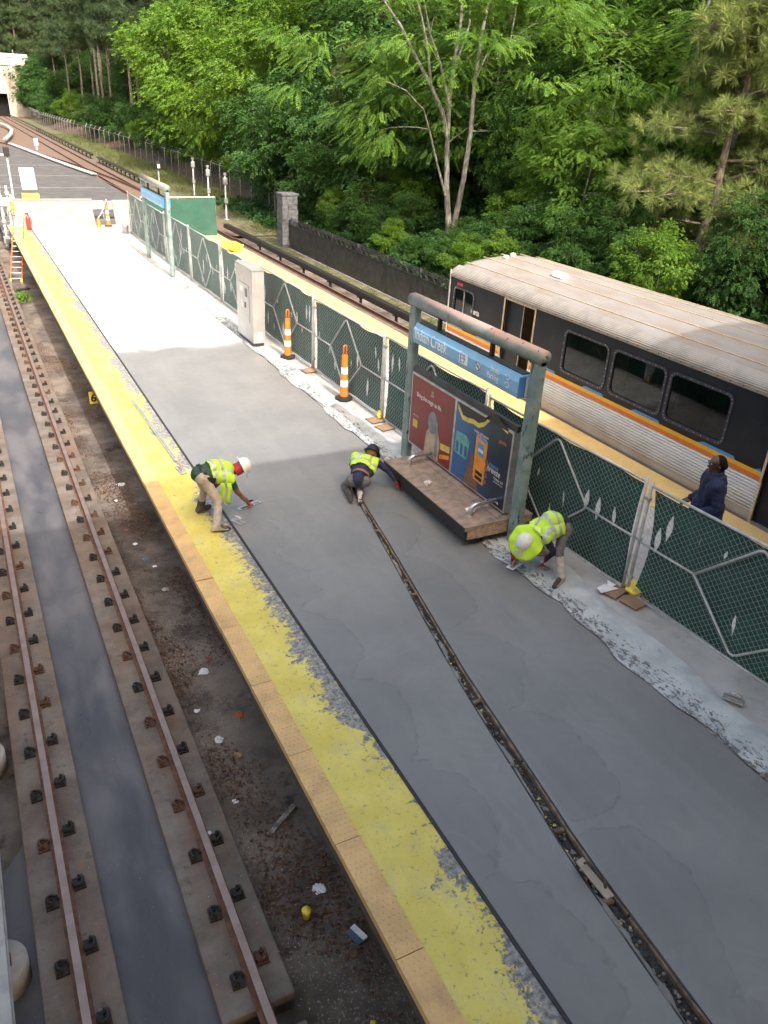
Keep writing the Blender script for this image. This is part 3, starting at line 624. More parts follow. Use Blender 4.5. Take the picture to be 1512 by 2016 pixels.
tag(bpy.data.objects['mortar_crumbs'], 'crumbs of grey mortar along the edge of the pour', 'mortar')

# ---------------------------------------------------------------- concourse bridge that the picture is taken from (casts the foreground shade)
cc = thing('concourse_bridge', 'concrete concourse bridge above the tracks from which the view is taken', 'bridge', (8, -4, 4.2))
for nm, bx in (('deck', (-34, 34, -5, 3.7, 0, 0.35)), ('roof', (-40, 40, -5, 5.0, 7.42, 7.77)), ('rear_wall', (-34, 34, -5.2, -5.0, 0.35, 7.42)), ('parapet', (-34, 34, 3.55, 3.7, 0.35, 1.35))):
    MB().box(*bx).build(nm, ['concourse_concrete'], cc, bevel=0.02)
for x in (-32, -20, -14, 4, 12, 24): MB().box(x-0.25, x+0.25, -4.8, -4.3, -5.6, 7.42).build('column', ['concourse_concrete'], cc)
# far parapets, tunnel portal, road over it
tag(MB().prism([(2.45,42.55,0),(6.10,42.55,0),(6.02,42.75,1.12),(2.55,42.75,1.12)], (0,0.2,0)).build('end_parapet', ['barrier_concrete'], bevel=0.02), 'long pale concrete parapet closing the far end of the platform', 'parapet')
MB().box(2.5, 6.06, 42.72, 43.0, 1.12, 1.18).build('coping', ['barrier_concrete'], bpy.data.objects['end_parapet'])
tag(MB().prism([(7.05,42.55,0),(8.25,42.55,0),(8.25,42.75,1.12),(7.0,42.75,1.12)], (0,0.2,0)).build('end_parapet', ['barrier_concrete'], bevel=0.02), 'short pale concrete parapet beside the green mesh screen', 'parapet')
pt = thing('tunnel_portal', 'stained concrete tunnel portal with a dark opening', 'tunnel portal', (12.8, 220, -1.3))
b = MB(); b.box(2.6, 7.0, 0, 3, 0, 10.5); b.box(-20, -2.6, 0, 3, 0, 10.5); b.box(-2.6, 2.6, 0, 3, 4.75, 10.5); b.build('headwall', ['tunnel_concrete'], pt)
b = MB(); b.box(-2.62, -2.6, 0.02, 2.4, 0, 4.8); b.box(2.6, 2.62, 0.02, 2.4, 0, 4.8); b.box(-2.6, 2.6, 0.02, 2.4, 4.75, 4.8); b.box(-2.6, 2.6, 2.3, 2.4, 0, 4.8); b.build('tunnel_shade_box', ['tunnel_shade'], pt)  # shallow box, painted near-black for the shade deep inside the tunnel
MB().box(-20, 7.3, -0.25, 3.2, 10.5, 11.4).build('cornice', ['tunnel_concrete'], pt); MB().box(3.9, 4.5, -0.12, 0, 0, 10.5).build('pilaster', ['tunnel_concrete'], pt)
struct(MB().box(-40, 30, 223.5, 240, 8.4, 10.2).build('road', ['asphalt']))
gr = thing('guard_rail', 'white guard rail along the road above the tunnel', 'guard rail', (8, 222.4, 10.0))
MB().box(-20, 13, -0.1, 0.1, 0.9, 1.6).build('rail_beam', ['road_white'], gr); MB().box(-20, 13, -0.1, 0.1, 0.1, 0.7).build('rail_beam', ['road_white'], gr)
for x in range(-20, 13, 3): MB().box(x, x+0.15, -0.05, 0.05, 0, 2.4).build('post', ['galvanised'], gr)
# ---------------------------------------------------------------- temporary mesh fence panels
def wire_mesh(w, h, cell=0.047, r=0.0026):
    V = []; F = []
    n = int(w/cell); k = int(h/cell)
    for i in range(n):
        x0 = i*cell; pts = [(x0+(cell if (j+i) % 2 else 0.0)+0.004, (0.004 if j % 2 else -0.004), j*cell) for j in range(k+1)]
        o = len(V)
        for (x, y, z) in pts: V += [(x-r, y-r, z), (x+r, y-r, z), (x, y+r, z)]
        for j in range(k):
            for q in range(3): F.append((o+j*3+q, o+j*3+(q+1) % 3, o+(j+1)*3+(q+1) % 3, o+(j+1)*3+q))
    return np_mesh('wire_mesh', V, F, 'wire')
PW = 3.55; PH = 1.78
def rounded(pts, rad=0.12, n=4):
    out = [Vector(pts[0])]
    for a, b, c in zip(pts, pts[1:], pts[2:]):
        a, b, c = Vector(a), Vector(b), Vector(c); u = (a-b).normalized()*rad; v = (c-b).normalized()*rad
        for k in range(n+1):
            t = k/n; out.append((b+u)*(1-t)**2+b*2*t*(1-t)+(b+v)*t*t)
    return out+[Vector(pts[-1])]
WM = wire_mesh(PW-0.1, PH-0.06)
def pipe(b, pts, r=0.021): b.tube(pts, r, 8)
frame_me = {}
def P(fn, name, mats, smooth=True):
    b = MB(); fn(b); return b.mesh(name, mats, smooth)
top_me = P(lambda b: pipe(b, [(0,0,PH),(PW,0,PH)]), 'top_rail', 'galvanised_pipe'); bot_me = P(lambda b: pipe(b, [(0,0,0.03),(PW,0,0.03)]), 'bottom_rail', 'galvanised_pipe'); post_me = P(lambda b: pipe(b, [(0,0,-0.02),(0,0,PH+0.06)], 0.024), 'fence_post', 'galvanised_pipe')
mid1 = P(lambda b: pipe(b, [(0,0,PH*0.5),(PW*0.27,0,PH*0.5)], 0.019), 'mid_rail', 'galvanised_pipe'); mid2 = P(lambda b: pipe(b, [(PW*0.73,0,PH*0.5),(PW,0,PH*0.5)], 0.019), 'mid_rail', 'galvanised_pipe')
dia = P(lambda b: pipe(b, rounded([(PW*0.27,0,PH*0.5),(PW*0.5,0,PH-0.05),(PW*0.73,0,PH*0.5),(PW*0.5,0,0.08),(PW*0.27,0,PH*0.5)], 0.10), 0.019), 'diamond_brace', 'galvanised_pipe')
def scrim_me(seed):
    q = random.Random(seed); b = MB(); nx, nz = 26, 10
    for i in range(nx+1):
        for j in range(nz+1):
            u, v = i/nx, j/nz; edge_in = 0.05+0.10*math.sin(math.pi*v)*(1 if seed % 2 else 0.5)
            x = lerp(edge_in if u < 0.5 else 0.04, PW-(edge_in if u > 0.5 else 0.04), u); sag = 0.03*math.sin(math.pi*2.5*u+seed)**2*(v > 0.95)
            b.v.append((x, 0.035+0.02*math.sin(7*u+3*v+seed)+0.012*math.sin(19*u+seed), 0.04+(PH-0.07)*v-sag))
    for i in range(nx):
        for j in range(nz): b.f.append((i*(nz+1)+j, (i+1)*(nz+1)+j, (i+1)*(nz+1)+j+1, i*(nz+1)+j+1)); b.mi.append(0)
    return b.mesh('green_scrim', ['scrim_green'], True)
def flap_me(L, w, lean):
    b = MB(); n = 7
    for k in range(n+1):
        t = k/n; ww = w*math.sin(math.pi*min(max(t, 0.04), 0.96)); z = (t-0.5)*L
        b.v += [(-ww/2+lean*z, -0.012, z), (lean*z, -0.022, z), (ww/2+lean*z, -0.012, z)]
    for k in range(n):
        for i in (0, 1): b.f.append((k*3+i, k*3+i+1, (k+1)*3+i+1, (k+1)*3+i)); b.mi.append(0)
    return b.mesh('wind_flap', ['scrim_cut'], True)
SCR = [scrim_me(s) for s in range(4)]; FLP = [flap_me(0.38, 0.095, 0.05), flap_me(0.27, 0.07, -0.12), flap_me(0.42, 0.10, 0.0), flap_me(0.16, 0.045, 0.1)]
fr2 = random.Random(31)
FENCE = [(40.0, 7.28), (36.35, 7.26), (32.65, 7.24), (29.0, 7.26), (25.3, 7.30), (21.55, 7.34), (17.7, 7.38), (14.0, 7.44), (10.3, 7.52), (6.65, 7.66), (3.05, 7.86), (-0.5, 8.0)]
lab = ['farthest green mesh fence panel, beside the short parapet', 'green mesh fence panel behind the far blue station sign', 'green mesh fence panel between the far station sign and the steel cabinet, farther one', 'green mesh fence panel between the far station sign and the steel cabinet, nearer one', 'green mesh fence panel directly behind the steel cabinet', 'green mesh fence panel behind the farther orange channelizer cone', 'green mesh fence panel behind the nearer orange channelizer cone', 'green mesh fence panel behind the red poster', 'green mesh fence panel behind the blue poster and the crouching worker', 'green mesh fence panel in front of the man in the navy jacket', 'green mesh fence panel cut by the right edge of the picture']
for k in range(len(FENCE)-1):
    (ya, xa), (yb, xb) = FENCE[k], FENCE[k+1]; L = math.hypot(ya-yb, xa-xb)-0.10
    root = thing('fence_panel', lab[k], 'fence panel', (xa, ya-0.05, 0.03), math.atan2(-(ya-yb), xb-xa), 'temporary mesh fence panels on the platform')
    root.scale = (L/PW, 1, (1+fr2.uniform(-0.015, 0.02))*(0.94 if k >= 9 else 0.985 if k == 8 else 1.0))
    for nm, me in (('top_rail', top_me), ('bottom_rail', bot_me), ('mid_rail', mid1), ('mid_rail', mid2), ('diamond_brace', dia), ('wire_mesh', WM)): link(nm, me, root)
    for x in (0, PW): o = link('fence_post', post_me, root); o.location = (x, 0, 0)
    bpy.context.view_layer.update()
    wm = [c for c in root.children if c.name.startswith('wire_mesh')][0]; wm.location = (0.05, -0.004, 0.05)
    sc = link('green_scrim', SCR[k % 4], root)
    for q in range(fr2.randint(8, 10)):
        f = link('wind_flap', fr2.choice(FLP), sc); u = (q+0.5)/9.5+fr2.uniform(-0.04, 0.04); f.location = (PW*min(max(u, 0.08), 0.94), 0.028, PH*fr2.choice((0.25, 0.42, 0.55, 0.62, 0.75))+fr2.uniform(-0.08, 0.08)); f.scale = (1, 1, fr2.uniform(0.8, 1.15))
    cl = MB()
    for z in (0.25, 0.9, 1.55): cl.box(-0.06, 0.03, -0.03, 0.03, z, z+0.05)
    cl.build('clamp', ['galvanised'], root)
# plywood pads under the fence feet, rubbish bags
for k, (x, y, rz, l) in enumerate([(7.52, 6.72, 0.3, 'brown plywood pad under the fence feet beside the standing man'), (7.62, 6.38, 0.2, 'second brown plywood pad behind a folded white paper'), (7.30, 13.95, 0.1, 'plywood pad under the fence feet by the nearer channelizer cone'), (7.30, 13.5, 0.2, 'plywood pad beside the fence foot near the red poster'), (7.26, 17.6, 0.15, 'plywood pad under the fence between the two channelizer cones')]):
    o = MB().box(-0.20, 0.20, -0.15, 0.15, 0, 0.02).build('plywood_pad', ['cardboard'], loc=(x, y, 0.032), bevel=0.004); o.rotation_euler = (0,0,rz); tag(o, l, 'board', 'boards under the fence feet')
def crumple(name, label, cat, mat, loc, size, seed, n=10, flat=0.4):
    q = random.Random(seed); b = MB(); b.blob((0,0,size*flat*0.8), size, n, 0, 0.30, q, flat); o = b.build(name, [mat], loc=loc); tag(o, label, cat); return o
crumple('plastic_bag', 'crumpled yellow plastic at the fence joint near the standing man', 'plastic bag', 'caution_yellow', (7.78, 6.55, 0.03), 0.15, 3, 18, 0.45); crumple('plastic_bag', 'small yellow plastic scrap under the fence at the right edge', 'plastic bag', 'caution_yellow', (7.85, 4.05, 0.03), 0.10, 5); crumple('plastic_bag', 'yellow plastic lump at the foot of the fence by the red poster', 'plastic bag', 'caution_yellow', (7.42, 14.02, 0.03), 0.08, 8, 10, 1.2)
pp = MB(); pp.add([(-0.16,-0.08,0),(0.14,-0.1,0.01),(0.02,0.06,0.03),(-0.14,0.04,0.012)], [(0,1,2,3)]); pp.add([(-0.02,-0.04,0.012),(0.17,-0.02,0.02),(0.10,0.10,0.05)], [(0,1,2)]); pp.add([(-0.16,-0.08,-0.004),(0.14,-0.1,0.006),(0.02,0.06,0.026),(-0.14,0.04,0.008)], [(3,2,1,0)])
o = pp.build('paper_sheet', ['paper_white'], loc=(7.42, 6.78, 0.06)); tag(o, 'folded white paper on the plywood by the fence', 'paper')

# ---------------------------------------------------------------- station sign with bench and posters
SX = 6.97
def sign(name, label, y0, y1, x=SX, text=True):
    root = thing(name, label, 'station sign', (x, (y0+y1)/2, 0)); h = (y1-y0)/2
    for s in (-1, 1):
        b = MB(); b.prism([(-0.07, s*h-0.11, 0), (0.07, s*h-0.11, 0), (0.07, s*h+0.11, 0), (-0.07, s*h+0.11, 0)], (0, 0, 3.02)); b.build('post', ['peeling_green_grey_paint'], root, bevel=0.035)
    b = MB(); b.tube([(0, -h-0.11, 3.04), (0, h+0.11, 3.04)], 0.115, 20); b.build('top_beam', ['faded_beam_paint'], root, True)
    yb0, yb1 = -h+0.20, h-0.22
    b = MB(); prof = [(-0.13, 2.36), (-0.15, 2.44), (-0.15, 2.60), (-0.08, 2.70), (0.08, 2.70), (0.15, 2.60), (0.15, 2.44), (0.13, 2.36)]
    b.prism([(px, yb0, pz) for px, pz in prof], (0, yb1-yb0, 0)); bx = b.build('sign_box', ['sign_blue'], root, bevel=0.008)
    b = MB(); b.box(-0.155, 0.155, yb0-0.012, yb0-0.001, 2.37, 2.69); b.build('end_cap', ['sign_blue_dark'], bx); b = MB(); b.box(-0.03, 0.06, yb0-0.02, yb0-0.012, 2.38, 2.68); b.build('end_trim', ['sign_white'], bx)
    b = MB(); b.box(-0.07, 0.07, yb0+0.05, yb1-0.05, 2.702, 2.72); b.build('top_plate', ['car_frame'], bx)
    for yy in (yb0+0.30*(yb1-yb0), yb0+0.80*(yb1-yb0)): b = MB(); b.box(-0.03, 0.03, yy-0.03, yy+0.03, 2.70, 2.96); b.build('hanger', ['black_rubber'], root)
    return root, bx, h
sg, sbx, hh = sign('station_sign', 'large blue station sign on peeling green posts above the wooden bench deck', 8.45, 12.02)
XT = -0.1525
def stext(name, body, size, yy, zz, mat='sign_white', **kw): return text_obj(name, body, size, mat, sbx, (XT, yy, zz), (0, -1, 0), (0, 0, 1), **kw)
stext('lettering', 'Indian Creek', 0.285, 1.50, 2.45, width=0.72, bold=0.001)
b = MB(); b.box(XT-0.002, XT+0.002, -0.22, 0.03, 2.445, 2.625); b.build('number_plate', ['sign_white'], sbx, bevel=0.02)
o = text_obj('lettering', 'E9', 0.20, 'sign_blue_dark', sbx, (XT-0.004, 0.005, 2.465), (0,-1,0), (0,0,1), width=0.82)
def ring(b, c, r0, r1, n=20, x=0.0, m=0):
    vs = []; 
    for k in range(n):
        a = 2*math.pi*k/n; vs += [(x, c[0]+r0*math.cos(a), c[1]+r0*math.sin(a)), (x, c[0]+r1*math.cos(a), c[1]+r1*math.sin(a))]
    b.add(vs, [(2*k, 2*k+1, 2*((k+1) % n)+1, 2*((k+1) % n)) for k in range(n)], m)
b = MB(); b.lathe([(0.085,-0.001),(0.085,0.001)], (XT-0.002, -0.52, 2.535), 24, axis='x'); q = b.build('symbol_disc', ['sign_white'], sbx)
b = MB(); ring(b, (-0.52, 2.535), 0.062, 0.078, 24, XT-0.0045); b.obox((XT-0.0055, -0.52, 2.535), (0,1,1), (1,0,0), (0,1,-1), 0.062, 0.001, 0.007); b.box(XT-0.006, XT-0.004, -0.555, -0.485, 2.525, 2.54); b.box(XT-0.006, XT-0.004, -0.552, -0.542, 2.545, 2.575); b.build('no_smoking_mark', ['sign_navy'], sbx)
stext('lettering', 'Buses', 0.125, -0.86, 2.575, width=0.82); stext('lettering', 'Parking', 0.125, -0.78, 2.455, width=0.82)
for zz in (2.612, 2.492):
    b = MB(); vs = []
    for k in range(14):
        a = -2.2+k*0.34; vs += [(XT-0.003, -1.315-0.034*math.cos(a), zz+0.034*math.sin(a)), (XT-0.003, -1.315-0.050*math.cos(a), zz+0.050*math.sin(a))]
    b.add(vs, [(2*k, 2*k+1, 2*k+3, 2*k+2) for k in range(13)]); b.add([(XT-0.003,-1.27,zz-0.005),(XT-0.003,-1.24,zz+0.02),(XT-0.003,-1.285,zz+0.03)], [(0,1,2)]); b.build('turn_arrow', ['sign_white'], sbx)
# poster case
pc = MB(); ym = 10.235
ad = thing('poster_case', 'aluminium poster case with a red and a dark blue advertisement under the sign', 'poster case', (SX-0.02, ym, 0.42))
PYA, PYB, PZ = -1.54, 1.62, 1.38
pb = MB(); pb.box(-0.05, 0.08, PYA, PYB, 0.0, PZ); pb.build('case', ['frame_aluminium'], ad, bevel=0.006)
pb = MB(); pb.box(-0.02, 0.05, PYA-0.02, PYB+0.02, PZ, PZ+0.10); pb.build('header_channel', ['iron_fence'], ad)
yd = 0.10
for y0, y1, mt, nm in ((yd+0.03, PYB-0.035, 'ad_red', 'red_poster'), (PYA+0.035, yd-0.03, 'ad_blue', 'blue_poster')):
    b = MB(); b.add([(-0.053, y0, 0.035), (-0.053, y1, 0.035), (-0.053, y1, PZ-0.035), (-0.053, y0, PZ-0.035)], [(3,2,1,0)]); o = b.build(nm, [mt], ad)
    if nm == 'red_poster': redp = o
    else: blup = o
def flat(nm, pts, mat, par, x): 
    b = MB(); b.add([(x, p[0], p[1]) for p in pts], [tuple(range(len(pts)))]); return b.build(nm, [mat], par)
def ell(cy, cz, ry, rz, n=20, a0=0, a1=2*math.pi): return [(cy+ry*math.cos(a0+(a1-a0)*k/n), cz+rz*math.sin(a0+(a1-a0)*k/n)) for k in range(n+(0 if a1-a0 > 6.2 else 1))]
adt = lambda par, body, s, y, z, mat='ad_white', x=-0.056, **kw: text_obj('lettering', body, s, mat, par, (x, y, z), (0,-1,0), (0,0,1), depth=0.0006, **kw)
adt(redp, 'Bring the magic to life.', 0.112, 1.40, 0.985, bold=0.0015, width=0.86); adt(redp, 'HI', 0.07, 0.90, 1.19); adt(redp, 'GH', 0.07, 0.92, 1.13); adt(redp, 'Scan to explore', 0.032, 1.48, 0.60)
flat('yellow_tag', [(1.47,0.38),(1.31,0.38),(1.31,0.53),(1.47,0.53)], 'ad_yellow', redp, -0.056)
# plain draped figure standing in for the painting on the poster
flat('figure_drape', [(1.02,0.04),(0.52,0.04),(0.50,0.40),(0.60,0.62),(0.80,0.66),(0.98,0.44)], 'ad_tan', redp, -0.0555); flat('figure_head', ell(0.78, 0.68, 0.155, 0.21), 'ad_grey', redp, -0.057); flat('figure_shawl', [(0.66,0.74),(0.60,0.74),(0.56,0.10),(0.66,0.10)], 'ad_grey', redp, -0.0575)
flat('poster_band', [(0.48,0.42),(0.16,0.46),(0.16,0.34),(0.48,0.30)], 'ad_yellow', redp, -0.056); flat('poster_band', [(0.48,0.20),(0.16,0.30),(0.16,0.22),(0.48,0.12)], 'ad_orange', redp, -0.056)
# blue poster: phone held in a hand, wave of gold at the top
ph = flat('phone_print', [(-0.62,0.22),(-0.90,0.20),(-0.92,0.26),(-0.92,0.96),(-0.88,1.0),(-0.62,1.02),(-0.59,0.97),(-0.59,0.26)], 'ad_orange', blup, -0.057)
flat('phone_head', [(-0.64,0.95),(-0.88,0.93),(-0.88,0.985),(-0.64,1.005)], 'ad_sky', blup, -0.058); flat('phone_icon', [(-0.66,0.68),(-0.84,0.66),(-0.84,0.88),(-0.66,0.90)], 'ad_sky', blup, -0.058); flat('phone_icon', [(-0.68,0.74),(-0.82,0.73),(-0.82,0.79),(-0.68,0.80)], 'ad_white', blup, -0.059)
for z in (0.25, 0.34): flat('store_badge', [(-0.66,z),(-0.86,z-0.01),(-0.86,z+0.055),(-0.66,z+0.065)], 'ad_dark', blup, -0.058)
for k in range(4): flat('finger_print', ell(-0.95, 0.30+0.115*k, 0.05, 0.045, 12), 'ad_skin', blup, -0.058)
flat('palm_print', [(-0.30,0.05),(-0.78,0.04),(-0.72,0.20),(-0.58,0.24),(-0.56,0.62),(-0.50,0.66),(-0.46,0.40)], 'ad_skin', blup, -0.0565)
flat('print_highlight', [(0.04,0.46),(-0.36,0.44),(-0.42,0.78),(-0.30,0.86),(0.0,0.84)], 'ad_green', blup, -0.0558); 
for k in range(3): flat('print_seat', [(-0.02-0.13*k,0.48),(-0.10-0.13*k,0.48),(-0.10-0.13*k,0.66),(-0.02-0.13*k,0.68)], 'ad_blue', blup, -0.0562)
up = [(0.02-0.157*k, 1.31-0.16*math.sin(k*0.63)-0.05*math.sin(k*1.7)) for k in range(10)]
gw = MB(); dw = MB()
for a, c in zip(up, up[1:]):
    gw.add([(-0.0558, a[0], a[1]-0.08), (-0.0558, c[0], c[1]-0.08), (-0.0558, c[0], c[1]), (-0.0558, a[0], a[1])], [(0,1,2,3)]); dw.add([(-0.0559, a[0], a[1]+0.004), (-0.0559, c[0], c[1]+0.004), (-0.0559, c[0], 1.342), (-0.0559, a[0], 1.342)], [(0,1,2,3)])
gw.build('gold_wave', ['ad_yellow'], blup); dw.build('dark_wave', ['ad_dark'], blup)
adt(blup, 'nueva', 0.125, -1.02, 0.62, 'ad_sky', width=0.85); adt(blup, 'breeze', 0.155, -0.97, 0.53, width=0.85, shear=0.1); adt(blup, 'Mobile 2.0', 0.06, -1.17, 0.455); adt(blup, 'Descarga la nueva app', 0.028, -1.17, 0.41); adt(blup, 'gente.', 0.085, -1.20, 1.10, 'ad_orange'); adt(blup, 'mejor aplicacion', 0.075, -0.50, 1.02, width=0.85); adt(blup, 'marta', 0.065, -1.22, 0.085, bold=0.003)
# bench deck of plywood on a pedestal coloured black for the shade underneath
bd = thing('bench_deck', 'grey plywood covered bench deck with a black skirt around the sign posts', 'bench', (6.78, 9.95, 0))
dk = MB(); dk.box(-0.66, 0.62, -1.36, 1.36, 0.30, 0.36); dk.build('core', ['plywood_edge'], bd, bevel=0.004)
for (x0, x1, y0, y1, z) in ((-0.665, -0.02, -1.365, -0.02, 0.3605), (-0.665, -0.02, -0.012, 1.365, 0.362), (-0.012, 0.625, -1.365, 0.35, 0.361), (-0.012, 0.625, 0.358, 1.365, 0.3605)):
    MB().box(x0, x1, y0, y1, z, z+0.019).build('plywood_sheet', ['plywood'], bd, bevel=0.003)
MB().box(-0.63, -0.60, -1.34, 1.34, 0.13, 0.30).build('side_board', ['black_skirt'], bd); MB().box(-0.60, 0.60, -1.37, -1.34, 0.16, 0.30).build('end_board', ['plywood_edge'], bd); MB().box(-0.675, -0.665, -1.36, 1.36, 0.26, 0.375).build('front_lip', ['black_skirt'], bd)
MB().box(-0.35, 0.35, -1.0, 1.0, 0.008, 0.30).build('pedestal', ['joint_filler'], bd)
for yy in (1.00, -1.02):
    b = MB(); b.tube(rounded([(-0.36, yy, 0.38), (-0.36, yy, 0.55), (0.0, yy+0.02, 0.55), (0.16, yy+0.02, 0.55)], 0.15, 7), 0.040, 12); b.build('grab_rail', ['stainless'], bd, True); MB().lathe([(0.055, 0.381), (0.05, 0.395)], (-0.36, yy, 0), 14).build('flange', ['stainless'], bd)
crumple('paper_scrap', 'crumpled pale wrapper on the bench deck near the middle', 'wrapper', 'paper_white', (6.35, 10.15, 0.385), 0.07, 11, 8, 0.5); crumple('paper_scrap', 'torn white paper beside the nearer grab rail on the bench deck', 'wrapper', 'paper_white', (6.52, 9.05, 0.385), 0.09, 12, 8, 0.25)
# the far station sign
sg2, sbx2, _ = sign('station_sign', 'smaller looking far blue station sign on peeling posts near the end of the platform', 29.6, 33.6, 6.74)

# ---------------------------------------------------------------- cabinet, cones
cb = thing('electrical_cabinet', 'tall stainless steel cabinet standing at the edge of the fresh concrete', 'cabinet', (6.75, 20.65, 0))
MB().box(-0.17, 0.17, -0.68, 0.68, 0.12, 2.04).build('body', ['cabinet_steel'], cb, bevel=0.01); MB().box(-0.14, 0.14, -0.64, 0.64, 0, 0.12).build('plinth', ['iron_fence'], cb)
dr = MB().box(-0.185, -0.17, -0.42, 0.40, 0.62, 1.60).build('door', ['cabinet_steel'], cb, bevel=0.006); MB().box(-0.19, -0.185, -0.30, -0.10, 1.28, 1.50).build('display', ['dark_recess'], dr); MB().box(-0.19, -0.185, 0.04, 0.30, 1.36, 1.52).build('notice', ['ad_white'], dr); MB().box(-0.20, -0.185, -0.16, -0.08, 0.98, 1.12).build('handle', ['iron_fence'], dr); MB().box(-0.19, -0.185, 0.1, 0.22, 0.95, 1.15).build('key_pad', ['frame_aluminium'], dr)
MB().box(-0.04, 0.08, -0.69, -0.68, 0.22, 0.42).build('warning_label', ['sign_white'], cb); MB().box(-0.18, 0.18, -0.70, 0.70, 2.04, 2.07).build('roof_cap', ['cabinet_steel'], cb)
def cone(loc, label, h=1.22):
    root = thing('channelizer_cone', label, 'traffic cone', loc, 0, 'orange channelizer cones')
    b = MB(); b.lathe([(0.21,0),(0.21,0.03),(0.15,0.045),(0.10,0.07)], n=8); b.build('base', ['black_rubber'], root)
    r = lambda z: lerp(0.098, 0.062, z/h)
    zs = [0.06, 0.30, 0.45, 0.60, 0.75, 0.90, h-0.20]; k = h/1.22
    for i in range(len(zs)-1):
        z0, z1 = zs[i]*k, zs[i+1]*k; w = i in (1, 3)
        MB().lathe([(r(z0)+(0.002 if w else 0), z0), (r(z1)+(0.002 if w else 0), z1)], n=20).build('white_band' if w else 'orange_section', ['reflective_white' if w else 'cone_orange'], root, False)
    b = MB(); b.tube(rounded([(0.035,0,h-0.22),(0.035,0,h+0.02),(-0.035,0,h+0.02),(-0.035,0,h-0.22)], 0.034, 5), 0.014, 8); b.build('handle', ['cone_orange'], root, True)
    return root
cone((7.14, 18.85, 0.03), 'orange and white channelizer cone beside the cabinet, farther of the two by the fence'); cone((7.2, 15.43, 0.03), 'orange and white channelizer cone nearest the red poster, by the fence'); cone((6.62, 42.1, 0), 'orange and white channelizer cone in the gap between the far parapets', 1.2)
# bundles of tie wire left on the sheet
for k, (x, y, l) in enumerate([(6.86, 17.75, 'tangle of silver tie wire at the edge of the pour by the farther cone'), (6.62, 22.6, 'tangle of silver tie wire by the cabinet on the white concrete edge'), (6.72, 27.6, 'tangle of silver tie wire at the foot of the far sign'), (6.7, 37.5, 'tangle of tie wire near the far end of the pour')]):
    q = random.Random(k+50); b = MB()
    for i in range(16):
        a = q.uniform(0, 6.28); e = q.uniform(0.1, 1.2); L = q.uniform(0.15, 0.34); b.tube([(0,0,0.03), (L*0.5*math.cos(a), L*0.5*math.sin(a), 0.03+L*0.45*math.sin(e)), (L*math.cos(a), L*math.sin(a), 0.02+0.1*q.random())], 0.006, 4)
    tag(b.build('wire_bundle', ['galvanised'], loc=(x, y, 0.02)), l, 'wire')
# ---------------------------------------------------------------- train
TX = 12.9; TW = 1.6; TE = 17.75; TS = -5.2
tr = thing('train', 'metro train car with dark window band, orange stripe and ribbed steel side', 'train', (TX, TE, -0.98))
def tb(b, x0, x1, y0, y1, z0, z1, m=0): return b.box(x0-TX, x1-TX, y0-TE, y1-TE, z0+0.98, z1+0.98, m)
def tp(x, y, z): return (x-TX, y-TE, z+0.98)
XL, XR = TX-TW, TX+TW
doors = [(14.10, 15.25), (6.30, 7.50), (-1.6, -0.4)]
wins = [(16.62, 17.50, 1.22, 1.90), (11.60, 12.92, 1.08, 1.92), (10.02, 11.38, 1.08, 1.92), (8.48, 9.84, 1.08, 1.92), (3.9, 5.2, 1.08, 1.92), (2.2, 3.5, 1.08, 1.92), (0.5, 1.8, 1.08, 1.92)]
def spans(y0, y1, cuts):
    cuts = sorted(c for c in cuts if c[1] > y0 and c[0] < y1); out = []; a = y0
    for c in cuts:
        if c[0] > a: out.append((a, c[0]))
        a = c[1]
    if a < y1: out.append((a, y1))
    return out
bd_ = MB()
for y0, y1 in spans(TS, TE, doors): tb(bd_, XL, XL+0.05, y0, y1, 0.97, 1.06); tb(bd_, XL, XL+0.05, y0, y1, 1.94, 2.14)
for y0, y1 in spans(TS, TE, doors+[(w[0]-0.02, w[1]+0.02) for w in wins]): tb(bd_, XL, XL+0.05, y0, y1, 1.06, 1.94)
tb(bd_, XL, XL+0.05, 16.6, 17.52, 1.06, 1.20)
bd_.build('window_band', ['car_dark'], tr)
b = MB()
for y0, y1 in spans(TS, TE, doors): tb(b, XL+0.02, XL+0.05, y0, y1, -0.05, 0.97)
tb(b, XR-0.05, XR, TS, TE, -0.3, 2.14); tb(b, XL, XR, TE-0.04, TE, -0.3, 2.2); tb(b, XL, XR, TS, TS+0.04, -0.3, 2.2)
b.build('body_shell', ['dirty_ribbed_steel'], tr)
b = MB()
for y0, y1 in spans(TS, TE, doors):
    n = 10; pts = []
    for k in range(n):
        z0 = 0.16+0.058*k; pts += [(XL+0.018, z0), (XL-0.012, z0+0.012), (XL-0.016, z0+0.024), (XL-0.012, z0+0.036), (XL+0.014, z0+0.046)]
    for k in range(len(pts)-1): b.add([tp(pts[k][0], y0, pts[k][1]), tp(pts[k][0], y1, pts[k][1]), tp(pts[k+1][0], y1, pts[k+1][1]), tp(pts[k+1][0], y0, pts[k+1][1])], [(3,2,1,0)])
b.build('ribbed_side', ['dirty_ribbed_steel'], tr, False)
b = MB()
for y0, y1 in spans(TS, TE, doors):
    pts = [(XL+0.015, 0.16), (XL-0.004, 0.02), (XL+0.01, -0.16), (XL+0.06, -0.34), (XL+0.12, -0.40)]
    for k in range(4): b.add([tp(pts[k][0], y0, pts[k][1]), tp(pts[k][0], y1, pts[k][1]), tp(pts[k+1][0], y1, pts[k+1][1]), tp(pts[k+1][0], y0, pts[k+1][1])], [(0,1,2,3)])
b.build('skirt', ['dirty_ribbed_steel'], tr, True)
